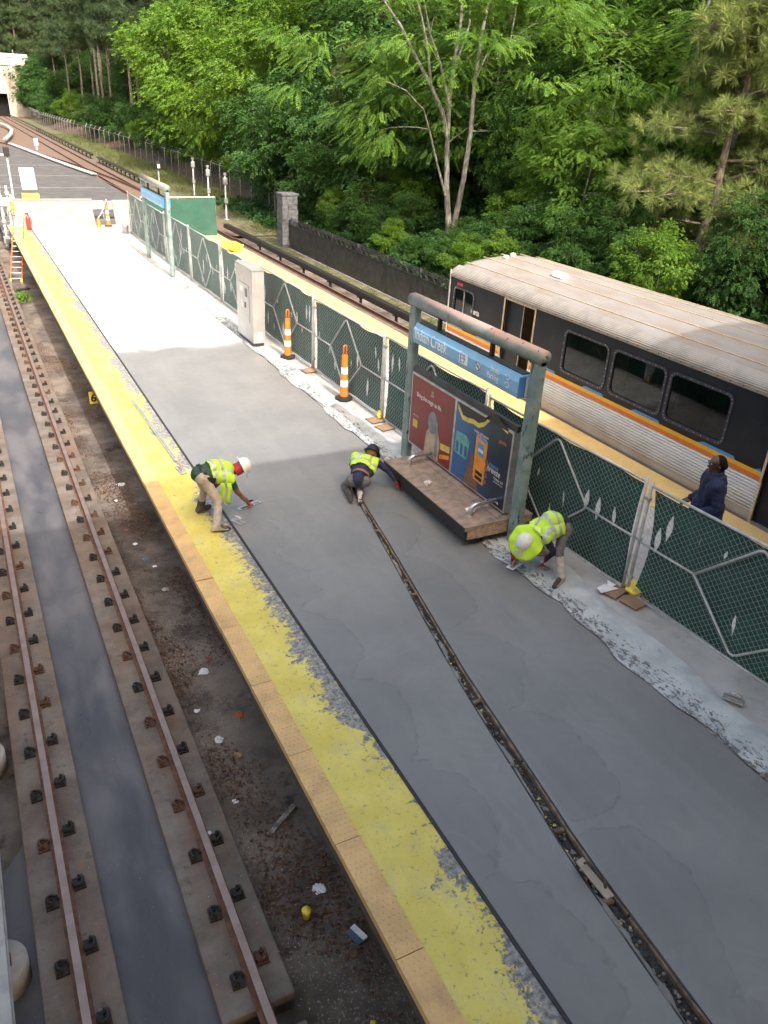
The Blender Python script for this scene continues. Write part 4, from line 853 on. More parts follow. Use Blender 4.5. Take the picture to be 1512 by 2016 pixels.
for nm, z0, z1, mt, d in (('orange_stripe', 0.75, 0.83, 'car_orange', 0.0), ('amber_stripe', 0.83, 0.905, 'car_amber', 0.001)):
    b = MB()
    for y0, y1 in spans(TS, TE, doors): tb(b, XL-0.006-d, XL+0.03, y0, y1, z0, z1)
    b.build(nm, [mt], tr)
b = MB()
for y0, y1 in spans(TS, TE, doors): tb(b, XL-0.002, XL+0.03, y0, y1, 0.905, 0.97)
b.build('stripe_backing', ['car_dark'], tr)
for y0, y1 in ((17.0, 17.7), (15.28, 16.35), (13.1, 13.9), (11.5, 12.2), (9.9, 10.7), (8.1, 8.95), (7.55, 7.7)): 
    b = MB(); b.prism([tp(XL-0.006, y0, 0.907), tp(XL-0.006, y1, 0.907), tp(XL-0.006, y1-0.12, 0.962), tp(XL-0.006, y0+0.05, 0.962)], (0.004, 0, 0)); b.build('blue_flash', ['car_blue'], tr)
def rrect(y0, y1, z0, z1, r, n=5):
    out = []
    for cy, cz, a in ((y1-r, z1-r, 0), (y0+r, z1-r, 90), (y0+r, z0+r, 180), (y1-r, z0+r, 270)):
        for k in range(n+1): t = R(a+90*k/n); out.append((cy+r*math.cos(t), cz+r*math.sin(t)))
    return out
for i, (y0, y1, z0, z1) in enumerate(wins):
    w = MB(); o_ = rrect(y0-0.06, y1+0.06, z0-0.06, z1+0.06, 0.14); n_ = rrect(y0, y1, z0, z1, 0.11); k = len(o_); x = XL-0.014
    vs = [tp(x, *p) for p in o_]+[tp(x, *p) for p in n_]+[tp(XL+0.05, *p) for p in o_]+[tp(XL+0.05, *p) for p in n_]
    w.add(vs, [(q, (q+1) % k, k+(q+1) % k, k+q) for q in range(k)]+[(2*k+q, 2*k+(q+1) % k, (q+1) % k, q) for q in range(k)]+[(k+q, k+(q+1) % k, 3*k+(q+1) % k, 3*k+q) for q in range(k)])
    wo = w.build('window', ['car_frame'], tr)
    g_ = MB(); g_.add([tp(XL+0.02, *p) for p in reversed(n_)], [tuple(range(k))]); g_.build('pane', ['clear_window_glass' if i == 0 else 'tinted_window_glass'], wo)
    rv = MB(); rp = rrect(y0-0.03, y1+0.03, z0-0.03, z1+0.03, 0.13, 3); per = []
    for a, c in zip(rp, rp[1:]+rp[:1]):
        L = math.hypot(c[0]-a[0], c[1]-a[1]); m = max(1, int(L/0.15))
        for q in range(m): per.append((lerp(a[0], c[0], q/m), lerp(a[1], c[1], q/m)))
    for p in per: rv.lathe([(0.009, 0.0), (0.006, -0.006)], tp(XL-0.014, *p), 6, axis='x')
    stuff(rv.build('rivets', ['frame_aluminium'], wo))
    if i == 0: tbm = MB(); tb(tbm, XL+0.0, XL+0.03, (y0+y1)/2-0.012, (y0+y1)/2+0.012, z0, z1); tbm.build('mullion', ['frame_aluminium'], wo)
# doors: open leaf gap showing the lit inside
for y0, y1 in doors:
    f = MB(); tb(f, XL-0.012, XL+0.06, y0-0.05, y0, -0.02, 2.10); tb(f, XL-0.012, XL+0.06, y1, y1+0.05, -0.02, 2.10); tb(f, XL-0.012, XL+0.06, y0-0.05, y1+0.05, 2.10, 2.14); fo = f.build('door_frame', ['car_beige'], tr, bevel=0.01)
    f = MB(); tb(f, XL+0.08, XL+0.11, y0+0.50, y1+0.03, 0.0, 2.08); lf = f.build('door_leaf', ['car_dark'], tr)
    f = MB(); tb(f, XL+0.06, XL+0.08, y0+0.48, y0+0.50, 0.0, 2.08); f.build('leaf_edge', ['frame_aluminium'], lf)
    f = MB(); tb(f, XL-0.07, XL+0.4, y0, y1, -0.05, 0.0); f.build('threshold', ['frame_aluminium'], fo)
# inside: floor, far wall, seats
b = MB(); tb(b, XL+0.05, XR-0.05, TS+0.05, TE-0.05, -0.06, -0.01); b.build('floor', ['car_inside'], tr); b = MB(); tb(b, XL+0.05, XR-0.05, TS+0.05, TE-0.05, 2.12, 2.14); b.build('ceiling', ['car_beige'], tr)
b = MB(); tb(b, XR-0.08, XR-0.055, TS+0.05, TE-0.05, 0, 1.0); b.build('inner_wall', ['car_beige'], tr); b = MB(); tb(b, XL+0.06, XR-0.06, 15.9, 15.95, 0, 2.1); b.build('cab_partition', ['car_beige'], tr)
for y in [-3+1.55*k for k in range(11)]:
    if any(d0-0.2 < y < d1+0.2 for d0, d1 in doors): continue
    for xa in (XL+0.2, XR-1.15): s = MB(); tb(s, xa, xa+0.95, y, y+0.45, 0.38, 0.46); tb(s, xa, xa+0.95, y+0.42, y+0.50, 0.40, 1.12); s.build('seat', ['car_seat'], tr, bevel=0.03)
for y in (14.7, 7.0): s = MB(); s.tube([tp(XL+0.5, y, 0), tp(XL+0.5, y, 2.1)], 0.018, 8); s.build('grab_pole', ['stainless'], tr, True)
# roof: ribbed eave, curved panels with standing seams
prof = [(-1.60, 2.14), (-1.63, 2.16), (-1.63, 2.21)]
ev = MB(); a_ = [(-1.63, 2.21)]
for k in range(9):
    t = k/8; cx = -1.63+0.25*t**1.3; cz = 2.21+0.20*t**0.8; a_ += [(cx-0.010, cz+0.004), (cx+0.012, cz+0.012)]
allp = prof[:2]+a_
for k in range(len(allp)-1): p, q = allp[k], allp[k+1]; ev.add([(p[0], TS-TE, p[1]+0.98), (q[0], TS-TE, q[1]+0.98), (q[0], 0.02, q[1]+0.98), (p[0], 0.02, p[1]+0.98)], [(0,3,2,1)])
ev.build('ribbed_eave', ['car_eave'], tr)
rf = MB(); rp = [(-1.37, 2.42), (-1.25, 2.485), (-1.0, 2.56), (-0.7, 2.62), (-0.35, 2.66), (0, 2.675), (0.35, 2.66), (0.7, 2.62), (1.0, 2.56), (1.25, 2.485), (1.45, 2.38), (1.58, 2.25), (1.60, 2.14)]
endr = [(0.0, 0.0), (0.14, 0.03), (0.24, 0.12), (0.28, 0.26)]
rows = [(TS-TE, 0.0)]+[(-0.55, 0.0), (-0.25, 0.02), (-0.08, 0.06), (0.0, 0.14), (0.02, 0.24)]
for y, dz in rows:
    for px, pz in rp: rf.v.append((px, y, max(pz-dz*(pz-2.14)/0.5, 2.14)+0.98))
n = len(rp)
for j in range(len(rows)-1):
    for i in range(n-1): rf.f.append((j*n+i, (j+1)*n+i, (j+1)*n+i+1, j*n+i+1)); rf.mi.append(0)
ro = rf.build('roof', ['weathered_roof_metal'], tr, True)
for px, pz in ((-1.22, 2.497), (-0.72, 2.618), (-0.15, 2.671), (0.45, 2.652), (1.0, 2.56)):
    s = MB(); s.box(px-0.012, px+0.012, TS-TE, -0.12, pz+0.975, pz+0.992); s.build('roof_seam', ['car_beige'], ro)
for y, x in ((17.4, 0.05), (17.15, -0.35)): s = MB(); s.lathe([(0.08,0),(0.075,0.05),(0.04,0.075)], (x, y-TE, 2.66+0.98), 12); s.build('roof_lamp', ['car_white'], ro, True)
s = MB(); s.prism([(-0.45-0.14, -3.15, 3.63), (-0.45+0.14, -3.15, 3.63), (-0.45+0.08, -3.08, 3.73), (-0.45-0.08, -3.08, 3.73)], (0, 0.34, 0)); s.build('antenna_cover', ['car_white'], ro, bevel=0.01)
bt = MB()
for k in range(80): bt.lathe([(0.014,0.0),(0.010,-0.008)], (-1.63, -0.2-0.28*k, 2.185+0.98), 6, axis='x')
stuff(bt.build('eave_bolts', ['car_frame'], tr))
s = MB(); s.box(-1.632, -1.61, -0.02, 0.005, 0.6, 3.3); s.build('corner_trim', ['car_white'], tr); s = MB(); tb(s, XL-0.004, XL, 17.15, 17.42, 1.98, 2.06); s.build('marker_lamp', ['extinguisher_red'], tr)
text_obj('lettering', 'marta', 0.19, 'car_white', tr, tp(XL-0.004, 16.68, 1.43), (0,-1,0), (0,0,1), bold=0.006, width=0.85)
for y in (15.55, 13.98): text_obj('lettering', '103', 0.10, 'car_white', tr, tp(XL-0.008, y, 0.895), (0,-1,0), (0,0,1), bold=0.004)
b = MB()
for y in (15.2, 13.0, -1.5, -3.6): 
    for x in (-0.72, 0.72): b.lathe([(0.43,-0.06),(0.43,0.06)], (x, y-TE, 0.43), 20, axis='x')
b.build('wheels', ['rail_rust'], tr); b = MB(); tb(b, XL+0.25, XR-0.25, TS+0.5, TE-0.5, -0.62, -0.08); b.build('underframe', ['black_rubber'], tr)

# ---------------------------------------------------------------- stone pillar, dark picket fence, chain link
pr = thing('stone_pillar', 'grey stone pillar at the end of the dark picket fence', 'pillar', (16.1, 42.4, -1.35))
MB().box(-0.40, 0.40, -0.40, 0.40, 0, 2.72).build('core', ['mortar_dark'], pr)
q = random.Random(4); z = 0.02; row = 0
while z < 2.70:
    h = min(q.uniform(0.19, 0.27), 2.74-z)
    for face in range(4):
        cuts = [-0.44, q.uniform(-0.22, 0.0), q.uniform(0.08, 0.25), 0.44] if q.random() < 0.6 else [-0.44, q.uniform(-0.1, 0.15), 0.44]
        for a, c in zip(cuts, cuts[1:]):
            if (row+face) % 2: a, c = max(a, -0.40), min(c, 0.40)
            d = q.uniform(0.43, 0.46); s = MB()
            if face == 0: s.box(a+0.008, c-0.008, -d, -0.38, z, z+h-0.014)
            if face == 1: s.box(-d, -0.38, a+0.008, c-0.008, z, z+h-0.014)
            if face == 2: s.box(0.38, d, a+0.008, c-0.008, z, z+h-0.014)
            if face == 3: s.box(a+0.008, c-0.008, 0.38, d, z, z+h-0.014)
            s.build('stone', ['stone_grey'], pr)
    z += h; row += 1
MB().box(-0.48, 0.48, -0.48, 0.48, 2.75, 2.86).build('cap_stone', ['stone_grey'], pr, bevel=0.02)
pf = thing('picket_fence', 'dark metal picket fence with wavy top ornament behind the train', 'fence', (16.05, 42.0, -1.32))
b = MB(); V = []
for k in range(330):
    y = -0.05-k*0.105; b.box(-0.011, 0.011, y-0.030, y+0.030, 0.05, 1.26); b.box(-0.009, 0.009, y-0.009, y+0.009, 1.26, 1.62)
    b.add([(-0.014,y,1.62),(0.014,y,1.62),(0,y-0.014,1.62),(0,y+0.014,1.62),(0,y,1.70)], [(0,2,4),(2,1,4),(1,3,4),(3,0,4)])
stuff(b.build('pickets', ['iron_fence'], pf))
for z in (0.08, 1.27, 1.50): MB().box(-0.022, 0.022, -34.8, 0, z-0.018, z+0.018).build('fence_rail', ['iron_fence'], pf)
w = MB(); w.tube([(-0.03, -0.12-0.065*k, 1.39+0.085*math.sin(k*0.75)) for k in range(530)], 0.014, 5); w.build('wave_ornament', ['iron_fence'], pf, True)
for k in range(12): MB().box(-0.045, 0.045, -2.9*k-0.05, -2.9*k+0.04, 0, 1.64).build('fence_post', ['iron_fence'], pf)
MB().box(-0.12, 0.14, -35, 0, -0.1, 0.05).build('kerb', ['pad_concrete'], pf)

cl = thing('chain_link_fence', 'grey chain link fence with leaning barbed arms along the far verge', 'fence', (16.6, 43.2, -1.25))
path = [(16.6, 43.2), (18.6, 50), (20.2, 58), (20.4, 75), (20.4, 95), (20.0, 115), (18.6, 145), (18.0, 180), (18.8, 219)]
posts = []
for (xa, ya), (xb, yb) in zip(path, path[1:]):
    L = math.hypot(xb-xa, yb-ya); m = max(1, round(L/3.0))
    for k in range(m): posts.append((lerp(xa, xb, k/m), lerp(ya, yb, k/m)))
pm = MB(); pm.tube([(0,0,0),(0,0,2.0),(0.28,-0.02,2.38)], 0.032, 6); pme = pm.mesh('fence_post', ['galvanised_pipe'], True)
for x, y in posts: o = link('fence_post', pme, cl); o.location = (x-16.6, y-43.2, 0)
V = []; F = []; tr_ = MB()
for (xa, ya), (xb, yb) in zip(posts, posts[1:]):
    d = Vector((xb-xa, yb-ya, 0)); L = d.length; d.normalize(); near = ya < 100; cell = 0.11 if near else 0.25; r = 0.006 if near else 0.007; n = int(L/cell); k = int(2.0/cell)
    tr_.tube([(xa-16.6, ya-43.2, 2.0), (xb-16.6, yb-43.2, 2.0)], 0.022, 5)
    for off in (0.12, 0.24): tr_.tube([(xa-16.6+off, ya-43.2, 2.0+off*1.3), (xb-16.6+off, yb-43.2, 2.0+off*1.3)], 0.008, 3)
    for i in range(n):
        o = len(V)
        for j in range(k+1):
            s = i*cell+(cell if j % 2 else 0); x, y = xa-16.6+d.x*s, ya-43.2+d.y*s; V += [(x-d.x*r, y-d.y*r, j*cell), (x+d.x*r, y+d.y*r, j*cell)]
        F += [(o+2*j, o+2*j+1, o+2*j+3, o+2*j+2) for j in range(k)]
link('wire_mesh', np_mesh('wire_mesh', V, F, 'galvanised'), cl)['kind'] = 'stuff'
tr_.build('top_rail', ['galvanised_pipe'], cl)

# signal masts by the far fence, green screen, far bits
def mast(loc, h, label, box=True):
    m = thing('signal_mast', label, 'mast', loc, 0, 'grey masts by the far fence'); MB().lathe([(0.16,0),(0.16,0.06),(0.055,0.07),(0.055,h)], n=10).build('pole', ['galvanised_pipe'], m, True)
    if box: MB().box(-0.13, 0.13, -0.12, 0.12, h-0.55, h-0.15).build('head_box', ['galvanised'], m, bevel=0.02); MB().box(-0.08, 0.08, -0.1, 0.1, h, h+0.14).build('cap', ['galvanised'], m)
    MB().box(-0.10, 0.10, -0.10, 0.10, h*0.38, h*0.38+0.30).build('junction_box', ['galvanised'], m)
    return m
mast((16.93, 64.9, -1.25), 2.7, 'grey signal mast with a box head, leftmost of the three by the far fence'); mast((16.2, 58.2, -1.25), 2.7, 'grey signal mast, middle of the three by the far fence'); mast((15.75, 52.6, -1.25), 2.7, 'grey signal mast nearest the stone pillar')
gs = thing('mesh_screen', 'flat green mesh screen stretched across the far end of the right platform side', 'screen', (7.6, 38.6, 0))
b = MB(); nx = 20
for i in range(nx+1):
    for j in range(7): u = i/nx; v = j/6; b.v.append((3.45*u, 0.08*math.sin(6*u+2*v)+0.04*math.sin(17*u), 0.0+1.70*v-0.05*math.sin(math.pi*u)*(v > 0.9)))
for i in range(nx):
    for j in range(6): b.f.append((i*7+j, (i+1)*7+j, (i+1)*7+j+1, i*7+j+1)); b.mi.append(0)
b.build('mesh_cloth', ['screen_green'], gs, True)
for x in (0, 1.7, 3.45): MB().tube([(x, 0.1, 0), (x, 0.1, 1.75)], 0.025, 8).build('post', ['galvanised_pipe'], gs)
MB().tube([(0, 0.1, 1.72), (3.45, 0.1, 1.72)], 0.02, 6).build('top_rail', ['galvanised_pipe'], gs)
crumple('plastic_bag', 'yellow sheeting heaped on the platform edge below the green screen', 'plastic sheet', 'caution_yellow', (10.4, 34.6, 0.01), 0.55, 21, 14, 0.35)
# ---------------------------------------------------------------- far end equipment
ex = thing('fire_extinguisher', 'red fire extinguisher standing on the yellow platform edge by the long parapet', 'extinguisher', (2.95, 41.4, 0))
MB().lathe([(0.10,0),(0.11,0.03),(0.11,0.50),(0.08,0.58),(0.035,0.62),(0.03,0.68)], n=16).build('cylinder', ['extinguisher_red'], ex, True); MB().box(-0.10, 0.06, -0.02, 0.02, 0.68, 0.74).build('handle', ['black_rubber'], ex); MB().tube([(0.03,0,0.66),(0.14,0,0.58),(0.13,0,0.25)], 0.014, 6).build('hose', ['black_rubber'], ex)
ld = thing('ladder', 'orange fibreglass ladder leaning from the track floor to the platform end', 'ladder', (1.55, 36.3, -1.30))
dv = Vector((0.75, 4.1, 2.0)); sd = Vector((0.42, -0.08, 0))
for k in (0, 1): MB().obox(sd*k+dv*0.5, dv, sd, dv.cross(sd), dv.length/2, 0.018, 0.045).build('side_rail', ['ladder_orange'], ld)
for k in range(12): MB().tube([dv*((k+0.7)/12.5), dv*((k+0.7)/12.5)+sd], 0.016, 6).build('rung', ['galvanised'], ld)
for k in (0, 1): MB().obox(sd*k+dv*0.015, dv, sd, dv.cross(sd), 0.10, 0.035, 0.06).build('foot', ['caution_yellow'], ld)
tc = thing('traffic_cone', 'small orange traffic cone on the track floor behind the ladder', 'traffic cone', (0.9, 38.6, -1.33))
MB().box(-0.18, 0.18, -0.18, 0.18, 0, 0.04).build('base', ['black_rubber'], tc); MB().lathe([(0.14,0.04),(0.03,0.72)], n=16).build('cone_body', ['cone_orange'], tc, True); MB().lathe([(0.098,0.34),(0.072,0.50)], n=16).build('white_band', ['reflective_white'], tc, True)
MB_h = MB().tube([(-0.6,36.2,-1.33),(0.2,37.0,-1.33),(1.3,36.6,-1.32),(2.2,36.9,-1.2),(3.0,36.6,-1.25)], 0.022, 8); tag(MB_h.build('hose', ['hose_green'], smooth=True), 'green hose lying on the track floor at the foot of the ladder', 'hose')
tag(MB().obox((1.75, 34.9, -1.32), (0.9,0.5,0), (-0.5,0.9,0), (0,0,1), 0.42, 0.10, 0.02).build('drain_grate', ['fastener_iron']), 'dark metal plank lying on the track floor below the ladder', 'plank')
sp = thing('light_board', 'white solar panel on a yellow stand behind the long parapet', 'light panel', (3.95, 51.0, -0.8))
MB().obox((0,0,2.1), (1,0.03,0), (0,0.5,0.86), (0,-0.86,0.5), 0.38, 0.62, 0.03).build('panel', ['cover_white'], sp); MB().box(-0.45, 0.45, -0.3, 0.2, 1.05, 1.35).build('battery_box', ['caution_yellow'], sp, bevel=0.03); MB().prism([(-0.35,-0.2,1.05),(0.35,-0.2,1.05),(0.12,-0.2,0.05),(-0.12,-0.2,0.05)], (0,0.25,0)).build('stand', ['caution_yellow'], sp)
for x, y, l in ((7.35, 50.5, 'grey light box with legs behind the gap, left of the pair'), (8.35, 50.3, 'grey light box with legs behind the gap, right of the pair'), (2.3, 52.0, 'grey light box with legs at the far left edge')):
    lb = thing('light_box', l, 'equipment box', (x, y, -0.8), 0, 'grey light boxes on legs'); MB().box(-0.45, 0.45, -0.2, 0.2, 0.55, 1.0).build('box', ['galvanised'], lb, bevel=0.02)
    for a in (-0.38, 0.38): MB().tube([(a, 0, 0), (a, 0, 0.56)], 0.025, 6).build('leg', ['galvanised_pipe'], lb)
    MB().box(-0.40, 0.40, -0.21, -0.20, 0.6, 0.95).build('lens', ['cover_white'], lb)
for k, (x, y, h, l) in enumerate([(2.05, 44.2, 3.2, 'bundle pole farthest left at the end of the track'), (2.35, 43.6, 2.9, 'tall grey pole beside the yellow clamp at the far left'), (2.15, 46.0, 3.4, 'grey pole with fittings at the far left edge'), (2.55, 44.6, 2.4, 'shorter grey pole right of the far left cluster')]):
    p = thing('utility_pole', l, 'pole', (x, y, -1.2), 0, 'grey poles at the far left'); MB().lathe([(0.12,0),(0.12,0.25),(0.05,0.3),(0.05,h)], n=10).build('pole', ['galvanised_pipe'], p, True)
    for z in (0.35, 0.6, 0.85): MB().box(-0.09, 0.09, -0.09, 0.09, h*z, h*z+0.16).build('fitting', ['galvanised'], p, bevel=0.01)
    MB().box(-0.14, 0.14, -0.14, 0.14, 0.2, 0.5).build('base_box', ['cover_white' if k % 2 else 'galvanised'], p)
crumple('clamp', 'yellow clamp hanging from the poles at the far left', 'clamp', 'caution_yellow', (2.55, 43.3, 0.55), 0.16, 33, 8, 1.5)
sm = thing('signal_post', 'grey signal post with a dark lamp head on the far pavement', 'signal', (3.3, 55.0, -0.8)); MB().lathe([(0.1,0),(0.06,0.1),(0.05,3.0)], n=10).build('pole', ['galvanised_pipe'], sm, True); MB().box(-0.16, 0.16, -0.14, 0.14, 2.95, 3.45).build('lamp_head', ['black_rubber'], sm, bevel=0.03); MB().box(-1.6, -0.1, -0.04, 0.04, 2.98, 3.1).build('arm', ['galvanised_pipe'], sm)
sm = thing('track_signal', 'small white dwarf signal beside the crossover', 'signal', (10.2, 112.0, -1.2)); MB().box(-0.25, 0.25, -0.2, 0.2, 0.5, 1.3).build('lamp_head', ['cover_white'], sm, bevel=0.05); MB().box(-0.12, 0.12, -0.1, 0.1, 0, 0.5).build('stem', ['galvanised'], sm)
sm = thing('track_signal', 'black and white dwarf signal behind the far station sign', 'signal', (15.4, 70.0, -1.2)); MB().lathe([(0.06,0),(0.05,1.5)], n=8).build('stem', ['galvanised_pipe'], sm); MB().lathe([(0.18,1.5),(0.2,1.7),(0.18,2.1)], n=12).build('lamp_head', ['black_rubber'], sm); MB().box(-0.1, 0.1, -0.2, -0.15, 1.6, 1.9).build('lens', ['cover_white'], sm)
bk = thing('bucket', 'grey bucket with a black handle on the platform by the short parapet', 'bucket', (7.0, 39.8, 0)); MB().lathe([(0.13,0),(0.17,0.34),(0.18,0.35)], n=16).build('pail', ['frame_aluminium'], bk, True); MB().tube([(-0.17,0,0.33),(0,0.05,0.5),(0.17,0,0.33)], 0.01, 5).build('handle', ['black_rubber'], bk)
rp_ = thing('tape_stand', 'small orange cone with striped tape beside the far channelizer', 'traffic cone', (6.15, 42.0, 0)); MB().lathe([(0.13,0),(0.025,0.45)], n=12).build('cone_body', ['cone_orange'], rp_); MB().tube([(0.02,0,0.42),(0.2,0,0.65),(0.5,0.1,1.25)], 0.018, 5).build('tape', ['reflective_white'], rp_)
# hanging number plate 6 below the platform edge
mk = thing('track_marker', 'yellow marker plate with a black 6 hanging below the platform edge', 'marker', (2.20, 19.0, -0.30)); MB().tube([(0,0,0),(0,0,-0.12)], 0.012, 6).build('hanger', ['galvanised'], mk); MB().box(-0.10, 0.10, -0.012, 0.012, -0.42, -0.12).build('plate', ['caution_yellow'], mk, bevel=0.004); text_obj('lettering', '6', 0.27, 'ad_dark', mk, (-0.07, -0.015, -0.36), (1,0,0), (0,0,1), bold=0.008)
# long level and a steel trowel on the yellow edge
lv = thing('straightedge', 'long grey straightedge lying on the yellow edge paint', 'straightedge', (2.80, 15.1, 0.02), R(1.5)); MB().box(-0.035, 0.035, -1.75, 1.75, 0, 0.035).build('bar', ['frame_aluminium'], lv, bevel=0.004); MB().box(-0.01, 0.01, -1.7, 1.7, 0.035, 0.05).build('rib', ['galvanised'], lv)
def trowel(name, label, loc, rz, L, W_, blade='stainless', handle='wood_handle', tilt=0.0):
    t = thing(name, label, 'trowel', loc, rz); t.rotation_euler = (0, tilt, rz)
    MB().box(-L/2, L/2, -W_/2, W_/2, 0, 0.008).build('blade', [blade], t, bevel=0.003); MB().box(-L*0.42, L*0.42, -0.012, 0.012, 0.008, 0.026).build('mounting_bar', ['frame_aluminium'], t)
    b = MB(); b.tube([(-0.05,0,0.02),(-0.05,0,0.07),(0.07,0,0.075)], 0.008, 6); b.build('neck', ['galvanised'], t); MB().tube([(-0.07,0,0.075),(0,0,0.082),(0.075,0,0.072)], [0.015,0.019,0.014], 10).build('handle', [handle], t, True)
    return t
trowel('trowel', 'long steel float in the gloved hand of the bending worker', (3.535, 11.19, 0.012), math.atan2(0.17, 0.41), 0.46, 0.11, 'stainless', 'black_rubber'); trowel('trowel', 'edging trowel resting on the fresh concrete beside the bending workers boot', (3.19, 10.72, 0.012), R(118), 0.24, 0.12, 'frame_aluminium', 'cover_white')
trowel('trowel', 'steel trowel lying on the yellow edge at the end of the straightedge', (2.83, 12.95, 0.02), R(95), 0.36, 0.12, 'frame_aluminium', 'cone_orange'); trowel('trowel', 'grey hand float left on the plastic sheet at the lower right', (7.20, 4.30, 0.05), R(-60), 0.24, 0.12, 'frame_aluminium', 'frame_aluminium'); trowel('trowel', 'flat pale hand float under the red glove of the crouching worker', (6.56, 7.84, 0.03), R(20), 0.26, 0.13, 'paper_white', 'wood_handle'); trowel('trowel', 'margin trowel with a white handle beside the crouching workers knee', (6.93, 7.62, 0.035), R(-80), 0.18, 0.13, 'pad_concrete', 'paper_white')
tj = thing('edging_tool', 'dark worn float standing in the open joint at the lower right', 'trowel', (4.06, 3.12, -0.02), R(100)); MB().obox((0,0,0.06), (1,0,0.28), (0,1,0), (-0.28,0,1), 0.20, 0.045, 0.010).build('blade', ['pad_concrete'], tj, bevel=0.004); MB().tube([(-0.12,0,0.07),(-0.10,0,0.12),(0.10,0,0.17),(0.13,0,0.13)], [0.014,0.018,0.018,0.012], 8).build('handle', ['dark_bark'], tj, True)
# ---------------------------------------------------------------- litter on the track floor
def flake(n, xr, yr, z, size, mat, seed, dens=None):
    q = np.random.default_rng(seed); P_ = np.column_stack([q.uniform(*xr, n), q.uniform(*yr, n)])
    if dens is not None: P_ = P_[dens(P_, q)]
    n = len(P_); a = q.uniform(0, 6.28, n); L = q.uniform(0.4, 1.0, n)*size; w = L*q.uniform(0.15, 0.5, n); t = q.uniform(-0.3, 0.3, n); zz = z+q.uniform(0, 0.02, n)
    ca, sa = np.cos(a), np.sin(a); V = np.zeros((n, 4, 3))
    for i, (u, v) in enumerate(((-1,0),(0,-1),(1,0),(0,1))):
        V[:, i, 0] = P_[:, 0]+u*L*ca-v*w*sa; V[:, i, 1] = P_[:, 1]+u*L*sa+v*w*ca; V[:, i, 2] = zz+(u*t*L if v == 0 else v*t*w*0.5)+0.004
    return np_mesh('litter', V.reshape(-1, 3), np.arange(4*n).reshape(n, 4), mat, q.random(n))
def patch(P_, q):
    s = np.sin(P_[:, 1]*1.3+1.0)+0.7*np.sin(P_[:, 1]*2.9)+1.2*np.sin(P_[:, 0]*5+P_[:, 1]*0.7)
    return s+q.normal(0, 0.5, len(P_)) > 0.5
stuff(tag(link('leaf_litter', flake(34000, (1.56, 2.9), (2.0, 28), -1.355, 0.034, 'dead_leaf', 1, patch)), 'brown leaf litter and pine straw on the track floor beside the platform', 'leaf litter'))
stuff(tag(link('paint_flakes', flake(7000, (1.54, 2.6), (2, 42), -1.355, 0.016, 'pale_chip', 2, lambda P_, q: np.sin(P_[:, 1]*0.9)+np.sin(P_[:, 0]*4+2)+q.normal(0, 0.6, len(P_)) > 0.2)), 'pale chips and flakes scattered on the track floor', 'debris'))
stuff(tag(link('track_grit', flake(700, (-0.5, 1.5), (4, 14), -1.125, 0.010, 'pale_chip', 3, lambda P_, q: (np.abs(P_[:, 0]-0.48) > 0.4))), 'tiny pale grit on the rail plinths', 'grit'))
tag(MB().lathe([(0.035,0),(0.048,0.11),(0.05,0.115)], n=16).build('paper_cup', ['caution_yellow'], loc=(1.95, 4.75, -1.34), smooth=True), 'yellow paper cup standing on the track floor', 'cup')
c_ = MB().tube([(-0.075,0,0.033),(0.075,0,0.033)], 0.033, 14).build('drink_can', ['caution_yellow'], loc=(2.07, 3.45, -1.34), smooth=True); c_.rotation_euler = (0,0,R(60)); tag(c_, 'crushed orange drink can on the track floor at the bottom edge', 'can')
bx_ = MB().box(-0.06, 0.06, -0.09, 0.09, 0, 0.03).build('carton', ['litter_blue'], loc=(2.33, 4.35, -1.34)); bx_.rotation_euler = (0,0,R(20)); tag(bx_, 'blue and white carton under the platform edge', 'carton'); MB().box(0.0, 0.062, -0.092, 0.092, 0.002, 0.032).build('label_strip', ['paper_white'], bx_)
for k, (x, y, s, m, l) in enumerate([(2.20, 5.0, 0.09, 'paper_white', 'torn white plastic bag beside the yellow cup'), (1.86, 7.55, 0.08, 'paper_white', 'crumpled white wrapper on leaf litter at mid left'), (1.75, 6.5, 0.05, 'paper_white', 'small white foam lump by the right plinth'), (2.05, 8.95, 0.10, 'paper_white', 'pale folded wrapper near the platform shadow'), (1.75, 8.2, 0.05, 'paper_white', 'small flat white scrap beside the plinth'), (2.2, 9.2, 0.06, 'litter_red', 'faded red scrap under the platform edge'), (1.95, 12.4, 0.07, 'litter_blue', 'crumpled blue wrapper in the shaded litter'), (2.05, 12.1, 0.05, 'paper_white', 'crushed white cup next to the blue wrapper'), (2.12, 15.6, 0.11, 'paper_white', 'large white scrap in the sun beside the platform shadow'), (1.9, 14.9, 0.06, 'paper_white', 'small white plastic piece on the sunny track floor'), (1.85, 13.6, 0.06, 'litter_red', 'faded red wrapper at the edge of the shade'), (2.05, 11.3, 0.08, 'cover_board', 'grey crushed carton on pine straw'), (2.25, 7.9, 0.08, 'orange_leaf', 'bright orange leaf lying on the dark floor'), (2.0, 7.2, 0.07, 'cardboard', 'brown scrap beside the platform shadow'), (1.9, 13.0, 0.06, 'paper_white', 'white bottle shaped scrap just inside the shade'), (1.30, 6.0, 0.035, 'paper_white', 'tiny white stub on the right plinth beside the rail')]):
    crumple('litter_scrap', l, 'litter', m, (x, y, -1.358 if x > 1.53 else -1.13), s*0.75, 70+k, 11, 0.18)
tag(MB().obox((2.15, 6.0, -1.33), (0.8,0.5,0.05), (-0.5,0.8,0), (0,0,1), 0.24, 0.03, 0.01).build('wood_stick', ['pale_bark']), 'broken grey wooden lath on the leaf litter', 'stick')
